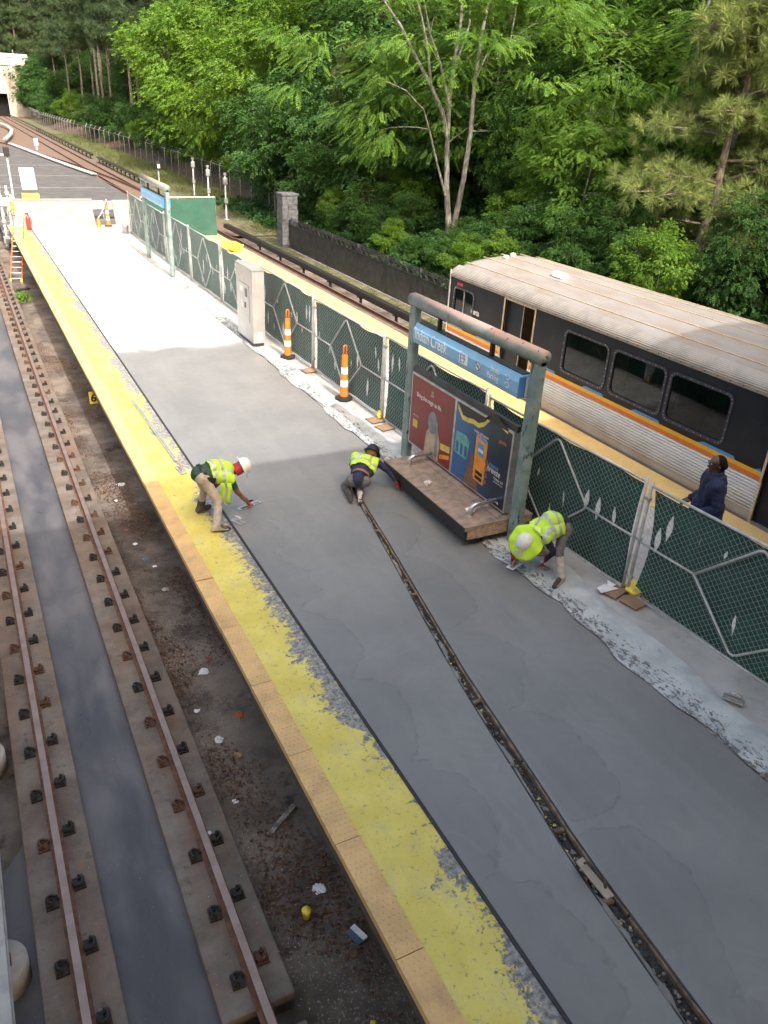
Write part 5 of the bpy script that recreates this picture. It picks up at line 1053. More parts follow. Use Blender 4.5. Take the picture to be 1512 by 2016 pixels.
# ---------------------------------------------------------------- people
def capsule(b, p0, p1, r0, r1, n=12):
    p0, p1 = Vector(p0), Vector(p1); d = p1-p0; L = d.length; d = d.normalized() if L > 1e-6 else Vector((0,0,1)); pts = []; rr = []
    for a in (85, 60, 35, 10): pts.append(p0-d*r0*math.sin(R(a))); rr.append(r0*math.cos(R(a)))
    for a in (10, 35, 60, 85): pts.append(p1+d*r1*math.sin(R(a))); rr.append(r1*math.cos(R(a)))
    b.tube(pts, rr, n)
def fuse(name, bones, voxel, smooth=6):
    b = MB()
    for z, p0, p1, r0, r1 in bones: capsule(b, p0, p1, r0, r1)
    me = bpy.data.meshes.new(name); me.from_pydata([tuple(v) for v in b.v], [], b.f); o = bpy.data.objects.new(name, me); COL.objects.link(o)
    m = o.modifiers.new('r', 'REMESH'); m.mode = 'VOXEL'; m.voxel_size = voxel; s = o.modifiers.new('s', 'SMOOTH'); s.factor = 0.5; s.iterations = smooth
    dg = bpy.context.evaluated_depsgraph_get(); out = bpy.data.meshes.new_from_object(o.evaluated_get(dg)); bpy.data.objects.remove(o, do_unlink=True); out.name = name
    out.polygons.foreach_set('use_smooth', [True]*len(out.polygons)); out.update(); return out
def centers(me):
    c = np.empty(len(me.polygons)*3, np.float32); me.polygons.foreach_get('center', c); return c.reshape(-1, 3)
def nearest(me, bones):
    C = centers(me); best = np.full(len(C), 9e9); bi = np.zeros(len(C), int); bt = np.zeros(len(C))
    for i, (z, p0, p1, r0, r1) in enumerate(bones):
        p0, p1 = np.array(p0), np.array(p1); d = p1-p0; L2 = max(d@d, 1e-9); t = np.clip((C-p0)@d/L2, 0, 1); dist = np.linalg.norm(C-p0-t[:, None]*d, axis=1)-(r0+(r1-r0)*t)
        k = dist < best; best[k] = dist[k]; bi[k] = i; bt[k] = t[k]
    return bi, bt, C
def noise_disp(me, amp, sc):
    from mathutils import noise
    n = len(me.vertices); V = np.empty(n*3, np.float32); N = np.empty(n*3, np.float32); me.vertices.foreach_get('co', V); me.vertices.foreach_get('normal', N); V = V.reshape(-1, 3); N = N.reshape(-1, 3)
    k = np.array([noise.noise(Vector((p[0]*sc, p[1]*sc, p[2]*sc*1.6)))+0.5*noise.noise(Vector((p[0]*sc*2.3, p[1]*sc*2.3, p[2]*sc*3.4))) for p in V.tolist()], np.float32)
    me.vertices.foreach_set('co', (V+N*(k*amp)[:, None]).ravel())
def unit(v): return Vector(v).normalized()
def glove(parent, wrist, fwd, palm_n, mat, curl=0.9, name='glove', side=1):
    f = unit(fwd); n = unit(Vector(palm_n)-f*Vector(palm_n).dot(f)); s = f.cross(n)*side; w = Vector(wrist); B = [('p', w-f*0.05, w, 0.036, 0.034)]
    for k, (off, L) in enumerate(((-0.033, 0.072), (-0.011, 0.080), (0.011, 0.076), (0.032, 0.060))):
        kn = w+f*0.085+s*off; B.append(('p', w+f*0.015+s*off*0.7, kn, 0.019, 0.014)); d = f; p = kn
        for j, q in enumerate((0.42, 0.33, 0.25)):
            a = curl*(0.75, 0.95, 0.7)[j]; d = (d*math.cos(a)+n*math.sin(a)).normalized(); e = p+d*L*q*1.15; B.append(('f', p, e, 0.0105, 0.0095)); p = e
            
    t0 = w+f*0.025-s*0.03; t1 = t0+(f*0.6-s*0.65+n*0.4).normalized()*0.045; t2 = t1+(f*0.8+n*0.6).normalized()*0.038
    B += [('t', t0, t1, 0.015, 0.012), ('t', t1, t2, 0.012, 0.010)]
    me = fuse(name, B, 0.0058, 2); me.materials.clear(); me.materials.append(MATS[mat]); o = link(name, me); o.parent = parent; return o
def boot(parent, ankle, toe, knee, mat, sole='boot_dark', h=0.30, r=0.062):
    a, t, k = Vector(ankle), Vector(toe), Vector(knee); up = (k-a).normalized(); d = t-a; d.z = 0; d.normalize(); heel = a-d*0.05; gz_ = min(a.z, t.z)
    B = [('s', a+up*h, a, r*1.12, r), ('s', a, heel+Vector((0,0,-0.04)), r*0.95, 0.048), ('f', heel+Vector((0,0,-0.045)), t-d*0.03+Vector((0,0,-0.005)), 0.046, 0.040), ('f', a, t-d*0.08+Vector((0,0,0.005)), 0.05, 0.038)]
    me = fuse('boot', B, 0.011, 3); C = centers(me); me.materials.clear(); me.materials.append(MATS[mat]); me.materials.append(MATS[sole])
    zt = C[:, 2].min()+0.03; tv = (C-np.array(t-d*0.13))@np.array(d); me.polygons.foreach_set('material_index', ((C[:, 2] < zt)).astype(np.int32)); o = link('boot', me); o.parent = parent; return o
def hat(parent, c, up, fwd, mat, r=0.128, brim=0.03, peak=0.05, name='hard_hat'):
    u = unit(up); f = unit(Vector(fwd)-u*Vector(fwd).dot(u)); s = u.cross(f); c = Vector(c); b = MB(); n = 24; prof = [(r+brim, -0.012), (r+brim, -0.004), (r+0.004, 0.004), (r, 0.03), (r*0.93, 0.075), (r*0.72, 0.115), (r*0.40, 0.138), (0.004, 0.146)]
    vs = []
    for q, z in prof:
        for k in range(n):
            a = 2*math.pi*k/n; qq = q+(peak*max(0, math.cos(a))**2 if z < 0.0 else 0); ridge = 0.006 if (z > 0.03 and abs(math.sin(a)) < 0.3) else 0; vs.append(c+f*qq*1.10*math.cos(a)+s*qq*0.94*math.sin(a)+u*(z+ridge))
    b.add(vs, [(i*n+k, i*n+(k+1) % n, (i+1)*n+(k+1) % n, (i+1)*n+k) for i in range(len(prof)-1) for k in range(n)]+[tuple(range(n-1, -1, -1))]); return b.build(name, [mat], parent, True)
def band(parent, c, up, r, w, mat, name):
    b = MB(); u = unit(up); s = u.orthogonal().normalized(); f = s.cross(u); n = 20; vs = []
    for z in (-w/2, w/2):
        for k in range(n): a = 2*math.pi*k/n; vs.append(Vector(c)+s*r*math.cos(a)+f*r*math.sin(a)+u*z)
    b.add(vs, [(k, (k+1) % n, n+(k+1) % n, n+k) for k in range(n)]); return b.build(name, [mat], parent, True)
def person(label, J, zones, base, face=True, thick=1.0, voxel=0.0125, jacket=False, wrinkle=0.007):
    """J: joint name -> point. One continuous body surface with cloth and skin zones."""
    root = thing('person', label, 'person', base); k = thick; j = {n: Vector(p) for n, p in J.items()}
    sp = (j['neck']-j['pelvis']); mid = j['pelvis'].lerp(j['neck'], 0.45)+(Vector(J['arch']) if 'arch' in J else Vector((0,0,0)))
    B = [('torso', j['pelvis'], mid, 0.135*k, 0.130*k), ('torso', mid, j['neck']-sp.normalized()*0.10, 0.130*k, 0.115*k), ('torso', j['shL'], j['shR'], 0.072*k, 0.072*k), ('torso', j['hipL'].lerp(mid, 0.35), j['shL'].lerp(mid, 0.25), 0.105*k, 0.10*k), ('torso', j['hipR'].lerp(mid, 0.35), j['shR'].lerp(mid, 0.25), 0.105*k, 0.10*k),
         ('pelvis', j['hipL'], j['hipR'], 0.115*k, 0.115*k), ('pelvis', j['pelvis'].lerp(j['hipL'], 0.6), j['pelvis'].lerp(j['hipR'], 0.6), 0.12*k, 0.12*k)]
    for s in 'LR':
        B += [('thigh', j['hip'+s], j['knee'+s], 0.098*k, 0.070*k), ('shin', j['knee'+s], j['ankle'+s], 0.068*k, 0.050*k), ('foot', j['ankle'+s], j['toe'+s], 0.045, 0.035)]
        ua = j['sh'+s].lerp(j['elbow'+s], 0.55)
        B += [('sleeve', j['sh'+s], ua, 0.066*k, 0.060*k), ('uarm', ua, j['elbow'+s], 0.054*k if not jacket else 0.06*k, 0.047*k if not jacket else 0.057*k), ('farm', j['elbow'+s], j['wrist'+s], 0.047*k if not jacket else 0.056*k, 0.033*k if not jacket else 0.046*k), ('hand', j['wrist'+s], j['wrist'+s]+(j['wrist'+s]-j['elbow'+s]).normalized()*0.05, 0.030, 0.026)]
    if jacket: B += [('torso', j['pelvis']+Vector((0,0,0.05)), j['pelvis']+Vector((0,0,-0.10)), 0.16*k, 0.17*k), ('torso', j['hipL']+Vector((0,0,0.05)), j['hipL']+Vector((0,0,-0.12)), 0.12*k, 0.125*k), ('torso', j['hipR']+Vector((0,0,0.05)), j['hipR']+Vector((0,0,-0.12)), 0.12*k, 0.125*k)]
    hd = j['head']; up = unit(J['head_up']); fw = unit(Vector(J['head_fwd'])-up*Vector(J['head_fwd']).dot(up)); sd = up.cross(fw)
    B += [('neck', j['neck']-sp.normalized()*0.04, hd-up*0.06, 0.060, 0.055), ('head', hd+up*0.03-fw*0.012, hd+up*0.045+fw*0.01, 0.094, 0.090), ('head', hd-up*0.03+fw*0.03, hd-up*0.095+fw*0.055, 0.066, 0.040), ('head', hd-up*0.02+fw*0.06, hd+up*0.03+fw*0.055, 0.05, 0.05),
          ('head', hd+fw*0.098+up*0.005, hd+fw*0.118-up*0.028, 0.012, 0.016), ('head', hd+sd*0.086-fw*0.01, hd+sd*0.092-fw*0.018-up*0.035, 0.020, 0.014), ('head', hd-sd*0.086-fw*0.01, hd-sd*0.092-fw*0.018-up*0.035, 0.020, 0.014), ('head', hd+fw*0.090+up*0.042+sd*0.03, hd+fw*0.090+up*0.042-sd*0.03, 0.018, 0.018)]
    me = fuse('body', B, voxel, 5); bi, bt, C = nearest(me, B); names = [z[0] for z in B]; mats = sorted(set(zones.values())); me.materials.clear()
    for m in mats: me.materials.append(MATS[m])
    me.polygons.foreach_set('material_index', np.array([mats.index(zones[names[i]]) for i in bi], np.int32)); noise_disp(me, wrinkle, 14.0); me.update()
    body = link('body', me); body.parent = root; inv = Matrix.Translation(-Vector(base)); me.transform(inv)
    root_parts = {'root': root, 'body': body, 'B': B, 'bi': bi, 'bt': bt, 'C': C, 'j': j, 'names': names, 'up': up, 'fw': fw, 'sd': sd}
    if face:
        for s in (-1, 1): e = MB(); e.blob(hd+fw*0.092+up*0.018+sd*0.034*s, 0.012, 8, 0, 0.0); e.build('eye', ['ad_white'], root).location = -Vector(base); e = MB(); e.blob(hd+fw*0.101+up*0.018+sd*0.034*s, 0.006, 6, 0, 0.0); e.build('pupil', ['ad_dark'], root).location = -Vector(base)
        e = MB(); e.tube([hd+fw*0.094-up*0.068+sd*0.024, hd+fw*0.104-up*0.066, hd+fw*0.094-up*0.068-sd*0.024], 0.006, 6); e.build('mouth', ['ad_skin'], root).location = -Vector(base)
    return root_parts
def adopt(p, *objs):
    for o in objs: o.parent = p['root']; o.location = -p['root'].location
def vest(p, t0=0.18, t1=1.03, tail=0.0):
    """a hi-vis vest: the torso surface lifted off the body, silver tape in bands and braces"""
    j = p['j']; me0 = p['body'].data; base = np.array(p['root'].location); V = np.empty(len(me0.vertices)*3, np.float32); me0.vertices.foreach_get('co', V); V = V.reshape(-1, 3)
    N = np.empty(len(me0.vertices)*3, np.float32); me0.vertices.foreach_get('normal', N); N = N.reshape(-1, 3); C = centers(me0)+base
    pe, ne = np.array(j['pelvis']), np.array(j['neck']); d = ne-pe; L = np.linalg.norm(d); d = d/L; t = (C-pe)@d/L; s_ = np.array(j['shR']-j['shL']); s_ /= np.linalg.norm(s_); lat = (C-pe)@s_; nm = np.array([p['names'][i] for i in p['bi']])
    keep = (t > t0) & (t < t1) & (np.isin(nm, ['torso', 'pelvis']) | ((nm == 'sleeve') & (p['bt'] < 0.12))) & (np.abs(lat) < 0.235); idx = np.where(keep)[0]; vs = {}; b = MB(); b.mats = []
    half = L*0.5
    for i in idx:
        f = []
        for vi in me0.polygons[i].vertices:
            if vi not in vs: vs[vi] = len(b.v); b.v.append(tuple(V[vi]+N[vi]*0.017))
            f.append(vs[vi])
        m = 0
        if abs(t[i]-0.36) < 0.048 or abs(t[i]-0.60) < 0.048: m = 1
        if t[i] > 0.60 and 0.085 < abs(lat[i]) < 0.135: m = 1
        b.f.append(tuple(f)); b.mi.append(m)
    o = b.build('vest', ['hivis', 'silver_tape'], p['root'], True); sdm = o.modifiers.new('t', 'SOLIDIFY'); sdm.thickness = 0.006; sdm.offset = 1
    return o
# 1. bending worker with a long float
z1 = dict(torso='shirt_green', pelvis='khaki', thigh='khaki', shin='khaki', foot='boot_dark', sleeve='shirt_green', uarm='skin_brown', farm='skin_brown', hand='skin_brown', neck='skin_brown', head='skin_brown')
p1 = person('worker in hi-vis vest, green shirt and white hard hat bending over the fresh concrete', dict(pelvis=(2.66,10.92,0.86), neck=(3.20,11.00,0.83), arch=(0,0,0.05), shR=(3.12,10.83,0.74), shL=(3.10,11.17,0.82), hipR=(2.70,10.82,0.80), hipL=(2.68,11.04,0.81), kneeR=(2.87,10.66,0.47), ankleR=(2.79,10.54,0.10), toeR=(2.97,10.50,0.05), kneeL=(2.80,11.20,0.46), ankleL=(2.73,11.27,0.10), toeL=(2.90,11.33,0.05), elbowR=(3.26,10.93,0.43), wristR=(3.445,11.06,0.17), elbowL=(3.14,11.30,0.56), wristL=(2.98,11.24,0.43), head=(3.345,11.02,0.82), head_up=(0.85,-0.1,0.35), head_fwd=(0.3,0.1,-1)), z1, (2.8, 10.9, 0.0))
adopt(p1, glove(None, (3.45,11.07,0.165), (0.35,0.22,-0.85), (0.6,0.1,0.5), 'glove_red', 0.75), glove(None, (2.97,11.24,0.42), (-0.3,-0.1,-0.8), (0.6,0.0,-0.2), 'glove_red', 0.5), boot(None, (2.79,10.54,0.10), (2.98,10.50,0.05), (2.87,10.66,0.47), 'boot_pale', h=0.30), boot(None, (2.73,11.27,0.10), (2.91,11.33,0.05), (2.80,11.20,0.46), 'boot_dark', h=0.10))
adopt(p1, hat(None, (3.385,11.015,0.835), (0.85,-0.1,0.35), (0.3,0.1,-1), 'hat_white'), band(None, (3.30,11.01,0.80), (0.85,-0.05,0.3), 0.100, 0.10, 'bandana_red', 'bandana'), band(None, (2.72,10.93,0.855), (0.75,0.1,0.25), 0.165, 0.045, 'belt_black', 'belt')); vest(p1, 0.26)
fl = MB(); vs = []
for i in range(6):
    for q in range(5): u, v = i/5, q/4; vs.append((2.94+0.16*u+0.02*math.sin(6*v), 10.74+0.03*math.sin(5*u+2*v)+0.10*v*(1-u), 0.72-0.36*v-0.04*u*v))
fl.add(vs, [(i*5+q, i*5+q+1, (i+1)*5+q+1, (i+1)*5+q) for i in range(5) for q in range(4)]); o = fl.build('vest_flap', ['hivis'], None, True); adopt(p1, o); o.modifiers.new('t', 'SOLIDIFY').thickness = 0.006
ts = MB(); ts.add([(v[0]-0.001, v[1]-0.012, v[2]) for v in vs[10:20]], [(q, q+1, 5+q+1, 5+q) for q in range(4)]); adopt(p1, ts.build('vest_tape', ['silver_tape']))
ph_ = MB(); ph_.obox((2.80,10.76,0.80), (0.8,0.1,-0.2), (0,1,0), (0.2,0,0.8), 0.075, 0.03, 0.05); adopt(p1, ph_.build('belt_pouch', ['belt_black'], None, bevel=0.01))
# 2. kneeling worker at the end of the joint
z2 = dict(torso='navy_cloth', pelvis='pants_grey', thigh='pants_grey', shin='pants_grey', foot='boot_dark', sleeve='navy_cloth', uarm='navy_cloth', farm='navy_cloth', hand='navy_cloth', neck='skin_brown', head='skin_brown')
p2 = person('kneeling worker in hi-vis vest and navy shirt reaching under the bench deck', dict(pelvis=(5.36,10.80,0.36), neck=(5.70,11.15,0.56), arch=(0,0,0.06), shR=(5.83,11.00,0.50), shL=(5.50,11.22,0.58), hipR=(5.46,10.76,0.32), hipL=(5.28,10.86,0.32), kneeR=(5.52,11.08,0.08), ankleR=(5.36,10.70,0.10), toeR=(5.26,10.50,0.06), kneeL=(5.28,11.18,0.08), ankleL=(5.20,10.80,0.10), toeL=(5.15,10.62,0.06), elbowR=(5.98,10.88,0.36), wristR=(6.12,10.80,0.16), elbowL=(5.52,11.42,0.34), wristL=(5.66,11.48,0.10), head=(5.80,11.20,0.60), head_up=(0.55,0.45,0.6), head_fwd=(0.5,0.5,-0.7)), z2, (5.35, 10.9, 0.0), jacket=False)
adopt(p2, glove(None, (6.12,10.80,0.15), (0.5,-0.2,-0.6), (0,0.3,-1), 'glove_red', 0.6), glove(None, (5.67,11.49,0.09), (0.6,0.2,-0.5), (0,0.1,-1), 'glove_red', 0.6), boot(None, (5.36,10.72,0.11), (5.26,10.50,0.07), (5.50,11.0,0.10), 'boot_pale', h=0.16, r=0.058), boot(None, (5.20,10.82,0.11), (5.15,10.62,0.07), (5.27,11.1,0.10), 'boot_dark', h=0.16, r=0.058), hat(None, (5.815,11.21,0.625), (0.55,0.45,0.6), (0.5,0.5,-0.7), 'belt_black'), band(None, (5.415,10.84,0.40), (0.45,0.5,0.28), 0.158, 0.05, 'skin_brown', 'waistband')); vest(p2, 0.40)
# 3. crouching worker with a wide neon brim
z3 = dict(z2); p3 = person('crouching worker in hi-vis vest with a wide neon brim on a white hard hat', dict(pelvis=(7.12,7.60,0.76), neck=(6.66,7.62,0.72), arch=(0,0,0.10), shL=(6.70,7.42,0.70), shR=(6.62,7.82,0.66), hipL=(7.12,7.50,0.70), hipR=(7.12,7.70,0.68), kneeL=(6.98,7.40,0.44), ankleL=(6.93,7.20,0.11), toeL=(6.74,7.12,0.05), kneeR=(6.90,7.86,0.32), ankleR=(7.20,7.92,0.12), toeR=(7.05,7.98,0.05), elbowL=(6.90,7.42,0.42), wristL=(6.97,7.62,0.17), elbowR=(6.55,7.97,0.38), wristR=(6.56,7.90,0.15), head=(6.52,7.60,0.58), head_up=(-0.62,-0.28,0.42), head_fwd=(-0.2,0.1,-1)), z3, (7.0, 7.5, 0.0))
adopt(p3, glove(None, (6.97,7.63,0.16), (-0.1,0.1,-0.8), (-0.4,0.5,0), 'glove_red', 0.8), glove(None, (6.56,7.89,0.15), (0,-0.2,-0.8), (-0.6,-0.2,0), 'glove_red', 0.8), boot(None, (6.93,7.20,0.11), (6.74,7.12,0.05), (6.98,7.40,0.44), 'boot_pale', h=0.27), boot(None, (7.20,7.92,0.12), (7.05,7.98,0.05), (6.90,7.86,0.32), 'boot_pale', h=0.12))
hu = unit((-0.62,-0.28,0.42)); hc = Vector((6.475,7.585,0.60)); adopt(p3, hat(None, hc+hu*0.005, hu, (-0.2,0.1,-1), 'hat_white', r=0.122)); vest(p3, 0.14)
b = MB(); vs = []; hs = hu.orthogonal().normalized(); hf = hs.cross(hu); n = 40
for q, z in ((0.118, 0.028), (0.14, 0.012), (0.19, 0.0), (0.25, -0.020), (0.268, -0.035)):
    for k in range(n): a = 2*math.pi*k/n; w = 1+0.02*math.sin(5*a)+0.015*math.sin(9*a+1); vs.append(hc+hs*q*w*math.cos(a)+hf*q*w*math.sin(a)+hu*(z+(0.012*math.sin(7*a)*(q/0.268)**2)))
b.add(vs, [(i*n+k, i*n+(k+1) % n, (i+1)*n+(k+1) % n, (i+1)*n+k) for i in range(4) for k in range(n)]); o = b.build('sun_brim', ['hivis'], None, True); adopt(p3, o); o.modifiers.new('t', 'SOLIDIFY').thickness = 0.005
b = MB(); vs = []
for i in range(7):
    for q in range(4): a = -1.1+2.2*i/6; base_p = hc-hu*0.03+(hs*math.cos(a+0.6)+hf*math.sin(a+0.6))*0.0; vs.append((6.60+0.07*q+0.01*math.sin(i*2), 7.60+0.16*math.sin(a)*(1+0.12*q), 0.80+0.015*q-0.06*a*a*0.5))
b.add(vs, [(i*4+q, i*4+q+1, (i+1)*4+q+1, (i+1)*4+q) for i in range(6) for q in range(3)]); o = b.build('neck_flap', ['hivis_pale'], None, True); adopt(p3, o); o.modifiers.new('t', 'SOLIDIFY').thickness = 0.005
# 4. man in a navy jacket on the far side of the fence
h = Vector((-0.80, 0.60, 0)); l_ = Vector((-0.60, -0.80, 0)); o4 = Vector((9.2, 6.83, 0)); pt_ = lambda f, s, z: tuple(o4+(h*f+l_*s)*1.05+Vector((0, 0, z*1.06)))
z4 = dict(torso='navy_cloth', pelvis='navy_cloth', thigh='pants_grey', shin='pants_grey', foot='boot_dark', sleeve='navy_cloth', uarm='navy_cloth', farm='navy_cloth', hand='skin_dark', neck='skin_dark', head='skin_dark')
p4 = person('man in a dark navy jacket and glasses standing between the fence and the train', dict(pelvis=pt_(0,0,0.93), neck=pt_(-0.01,0,1.45), shL=pt_(0,0.24,1.35), shR=pt_(0,-0.24,1.35), hipL=pt_(0,0.095,0.90), hipR=pt_(0,-0.095,0.90), kneeL=pt_(0.03,0.10,0.50), ankleL=pt_(0,0.10,0.10), toeL=pt_(0.17,0.12,0.05), kneeR=pt_(0.03,-0.10,0.50), ankleR=pt_(0,-0.10,0.10), toeR=pt_(0.17,-0.12,0.05), elbowL=pt_(-0.05,0.34,1.08), wristL=pt_(0.17,0.25,0.95), elbowR=pt_(-0.05,-0.34,1.08), wristR=pt_(0.17,-0.25,0.95), head=pt_(0.03,0,1.60), head_up=(0,0,1), head_fwd=tuple(h+l_*0.15)), z4, tuple(o4), thick=1.5, jacket=True, wrinkle=0.009)
adopt(p4, glove(None, pt_(0.19,0.22,0.94), tuple(h+Vector((0,0,-0.4))), (0.3,0.3,-1), 'skin_dark', 0.5, 'hand'), glove(None, pt_(0.19,-0.22,0.94), tuple(h+Vector((0,0,-0.4))), (0.3,0.3,-1), 'skin_dark', 0.5, 'hand'), boot(None, pt_(0,0.10,0.10), pt_(0.19,0.12,0.05), pt_(0.03,0.10,0.5), 'boot_dark', h=0.08), boot(None, pt_(0,-0.10,0.10), pt_(0.19,-0.12,0.05), pt_(0.03,-0.10,0.5), 'boot_dark', h=0.08))
hb = [('h', Vector(pt_(-0.014,0,1.632)), Vector(pt_(-0.004,0,1.652)), 0.098, 0.094), ('h', Vector(pt_(-0.06,0.03,1.60)), Vector(pt_(-0.06,-0.03,1.60)), 0.062, 0.062)]; hm = fuse('hair', hb, 0.009, 2); hm.materials.clear(); hm.materials.append(MATS['hair_black']); hr = link('hair', hm)
adopt(p4, hr)
cb_ = MB(); vs = []
for q, z in ((0.088, 1.43), (0.098, 1.47), (0.088, 1.515)):
    for k in range(20): a = 2*math.pi*k/20; vs.append(pt_(0.0+q*1.05*math.cos(a), q*1.1*math.sin(a), z-0.02*math.cos(a)))
cb_.add(vs, [(i*20+k, i*20+(k+1) % 20, (i+1)*20+(k+1) % 20, (i+1)*20+k) for i in range(2) for k in range(20)]); o = cb_.build('collar', ['navy_cloth'], None, True); adopt(p4, o); o.modifiers.new('t', 'SOLIDIFY').thickness = 0.012
gl = MB(); gl.tube([pt_(0.02,0.102,1.622), pt_(0.125,0.085,1.618), pt_(0.140,0.0,1.615), pt_(0.125,-0.085,1.618), pt_(0.02,-0.102,1.622)], 0.006, 6); adopt(p4, gl.build('glasses', ['belt_black'], None, True))
from mathutils.bvhtree import BVHTree
bm_ = p4['body'].data; bv = BVHTree.FromPolygons([v.co.copy() for v in bm_.vertices], [tuple(f.vertices) for f in bm_.polygons]); pl_ = []
for k in range(13):
    s = -0.17+0.34*k/12; q = bv.find_nearest(Vector(pt_(-0.30, s, 1.285-0.25*s*s))-o4); pl_.append(q[0]+q[1]*0.004)
pb_ = MB(); pb_.tube(pl_, 0.006, 6); o = pb_.build('jacket_piping', ['jacket_piping'], p4['root'], True)
# ---------------------------------------------------------------- vegetation
def T_pinnate(pairs=6):
    V = []; F = []
    def leaflet(b, d, L, w):
        d = d/np.linalg.norm(d); s = np.cross(d, [0, 0, 1]); s /= np.linalg.norm(s); o = len(V)
        for q in (b, b+d*L*0.45+s*w, b+d*L+np.array([0,0,-0.03]), b+d*L*0.45-s*w): V.append(q)
        F.append((o, o+1, o+2, o+3))
    for k in range(pairs):
        x = 0.12+0.80*k/(pairs-1); z = -0.32*x*x; L = 0.34*(1-0.35*abs(x-0.5))
        for s in (-1, 1): leaflet(np.array([x, 0, z]), np.array([0.62, s*0.75, -0.18-0.2*x]), L, 0.058)
    leaflet(np.array([0.92, 0, -0.27]), np.array([1.0, 0, -0.5]), 0.3, 0.055)
    return np.array(V), np.array(F)
def T_sprig(n=7, seed=1, droop=0.25):
    q = np.random.default_rng(seed); V = []; F = []
    for k in range(n):
        t = k/(n-1); b = np.array([0.7*t, 0, -droop*t*t]); a = k*2.4; d = np.array([0.55, 0.8*math.cos(a), 0.35*math.sin(a)-0.35]); d /= np.linalg.norm(d)
        s = np.cross(d, q.normal(0, 0.35, 3)+[0, 0, 1]); s /= np.linalg.norm(s); n_ = np.cross(s, d); L = 0.40*q.uniform(0.8, 1.2); w = 0.15; o = len(V)
        for p in (b, b+d*L*0.42+s*w+n_*0.03, b+d*L, b+d*L*0.42-s*w+n_*0.03): V.append(p)
        F.append((o, o+1, o+2, o+3))
    return np.array(V), np.array(F)
def T_tuft(n=26, seed=1, wid=0.018, spread=1.0):
    q = np.random.default_rng(seed); V = []; F = []
    for k in range(n):
        d = np.array([q.uniform(0.05, 1.0), q.normal(0, 0.62*spread), q.normal(0, 0.62*spread)]); d /= np.linalg.norm(d); L = q.uniform(0.75, 1.0)
        s = np.cross(d, q.normal(0, 1, 3)); s /= np.linalg.norm(s); o = len(V); dr = np.array([0, 0, -0.16*L])
        for p in (s*wid, d*L*0.55+s*wid*0.9+dr*0.35, d*L+dr, d*L*0.55-s*wid*0.9+dr*0.35): V.append(p)
        F.append((o, o+1, o+2, o+3))
    return np.array(V), np.array(F)
def place(T, P, D, S, q, rolljit=0.35):
    TV, TF = T; n = len(P); D = D/np.linalg.norm(D, axis=1, keepdims=True)
    up = np.tile([0, 0, 1.0], (n, 1))+q.normal(0, rolljit, (n, 3)); Y = np.cross(up, D); Y /= np.linalg.norm(Y, axis=1, keepdims=True)+1e-9; Z = np.cross(D, Y)
    V = P[:, None, :]+S[:, None, None]*(TV[None, :, 0:1]*D[:, None, :]+TV[None, :, 1:2]*Y[:, None, :]+TV[None, :, 2:3]*Z[:, None, :])
    F = TF[None, :, :]+(np.arange(n)*len(TV))[:, None, None]
    return V.reshape(-1, 3), F.reshape(-1, 4)
def crown_mesh(name, T, C, CR, per, size, mat, seed, flatn=0.55, droop=0.25, rolljit=0.35, outc=None, tint_c=0.35, out_w=0.8):
    """many small leaves gathered in clumps; C clump centres, CR clump radii"""
    q = np.random.default_rng(seed); n = len(C); C = np.asarray(C, float); CR = np.asarray(CR, float)
    idx = np.repeat(np.arange(n), per); G = q.normal(0, 0.5, (len(idx), 3)); ln = np.linalg.norm(G, axis=1, keepdims=True); G *= np.minimum(1, 1.05/np.maximum(ln, 1e-6)); G[:, 2] *= flatn
    P = C[idx]+G*CR[idx][:, None]; cen = np.array(outc if outc is not None else C.mean(0)); D = G*1.2+out_w*(C[idx]-cen)/(np.linalg.norm(C[idx]-cen, axis=1, keepdims=True)+1e-6)+q.normal(0, 0.3, G.shape); D[:, 2] = D[:, 2]*0.5-droop
    S = size*q.uniform(0.65, 1.2, len(P)); V, F = place(T, P, D, S, q, rolljit)
    ct = q.uniform(0, 1, n)[idx]*tint_c+q.uniform(0, 1, len(idx))*(1-tint_c)
    tint = np.clip(np.repeat(ct, len(T[1]))+q.normal(0, 0.10, len(F)), 0, 1)
    return np_mesh(name, V, F, mat, tint)
def limb(b, p0, p1, r0, r1, q, sag=0.12, n=6, seg=6, jit=0.012):
    p0, p1 = Vector(p0), Vector(p1); L = (p1-p0).length; pts = []; rr = []
    w = Vector((q.uniform(-1, 1), q.uniform(-1, 1), q.uniform(-0.3, 1)))*L*sag
    for k in range(seg+1):
        t = k/seg; pts.append(p0.lerp(p1, t)+w*math.sin(math.pi*t)+Vector((q.uniform(-1, 1), q.uniform(-1, 1), q.uniform(-1, 1)))*L*jit*(0 < k < seg)); rr.append(lerp(r0, r1, t**0.8))
    b.tube(pts, rr, n, caps=False); return pts
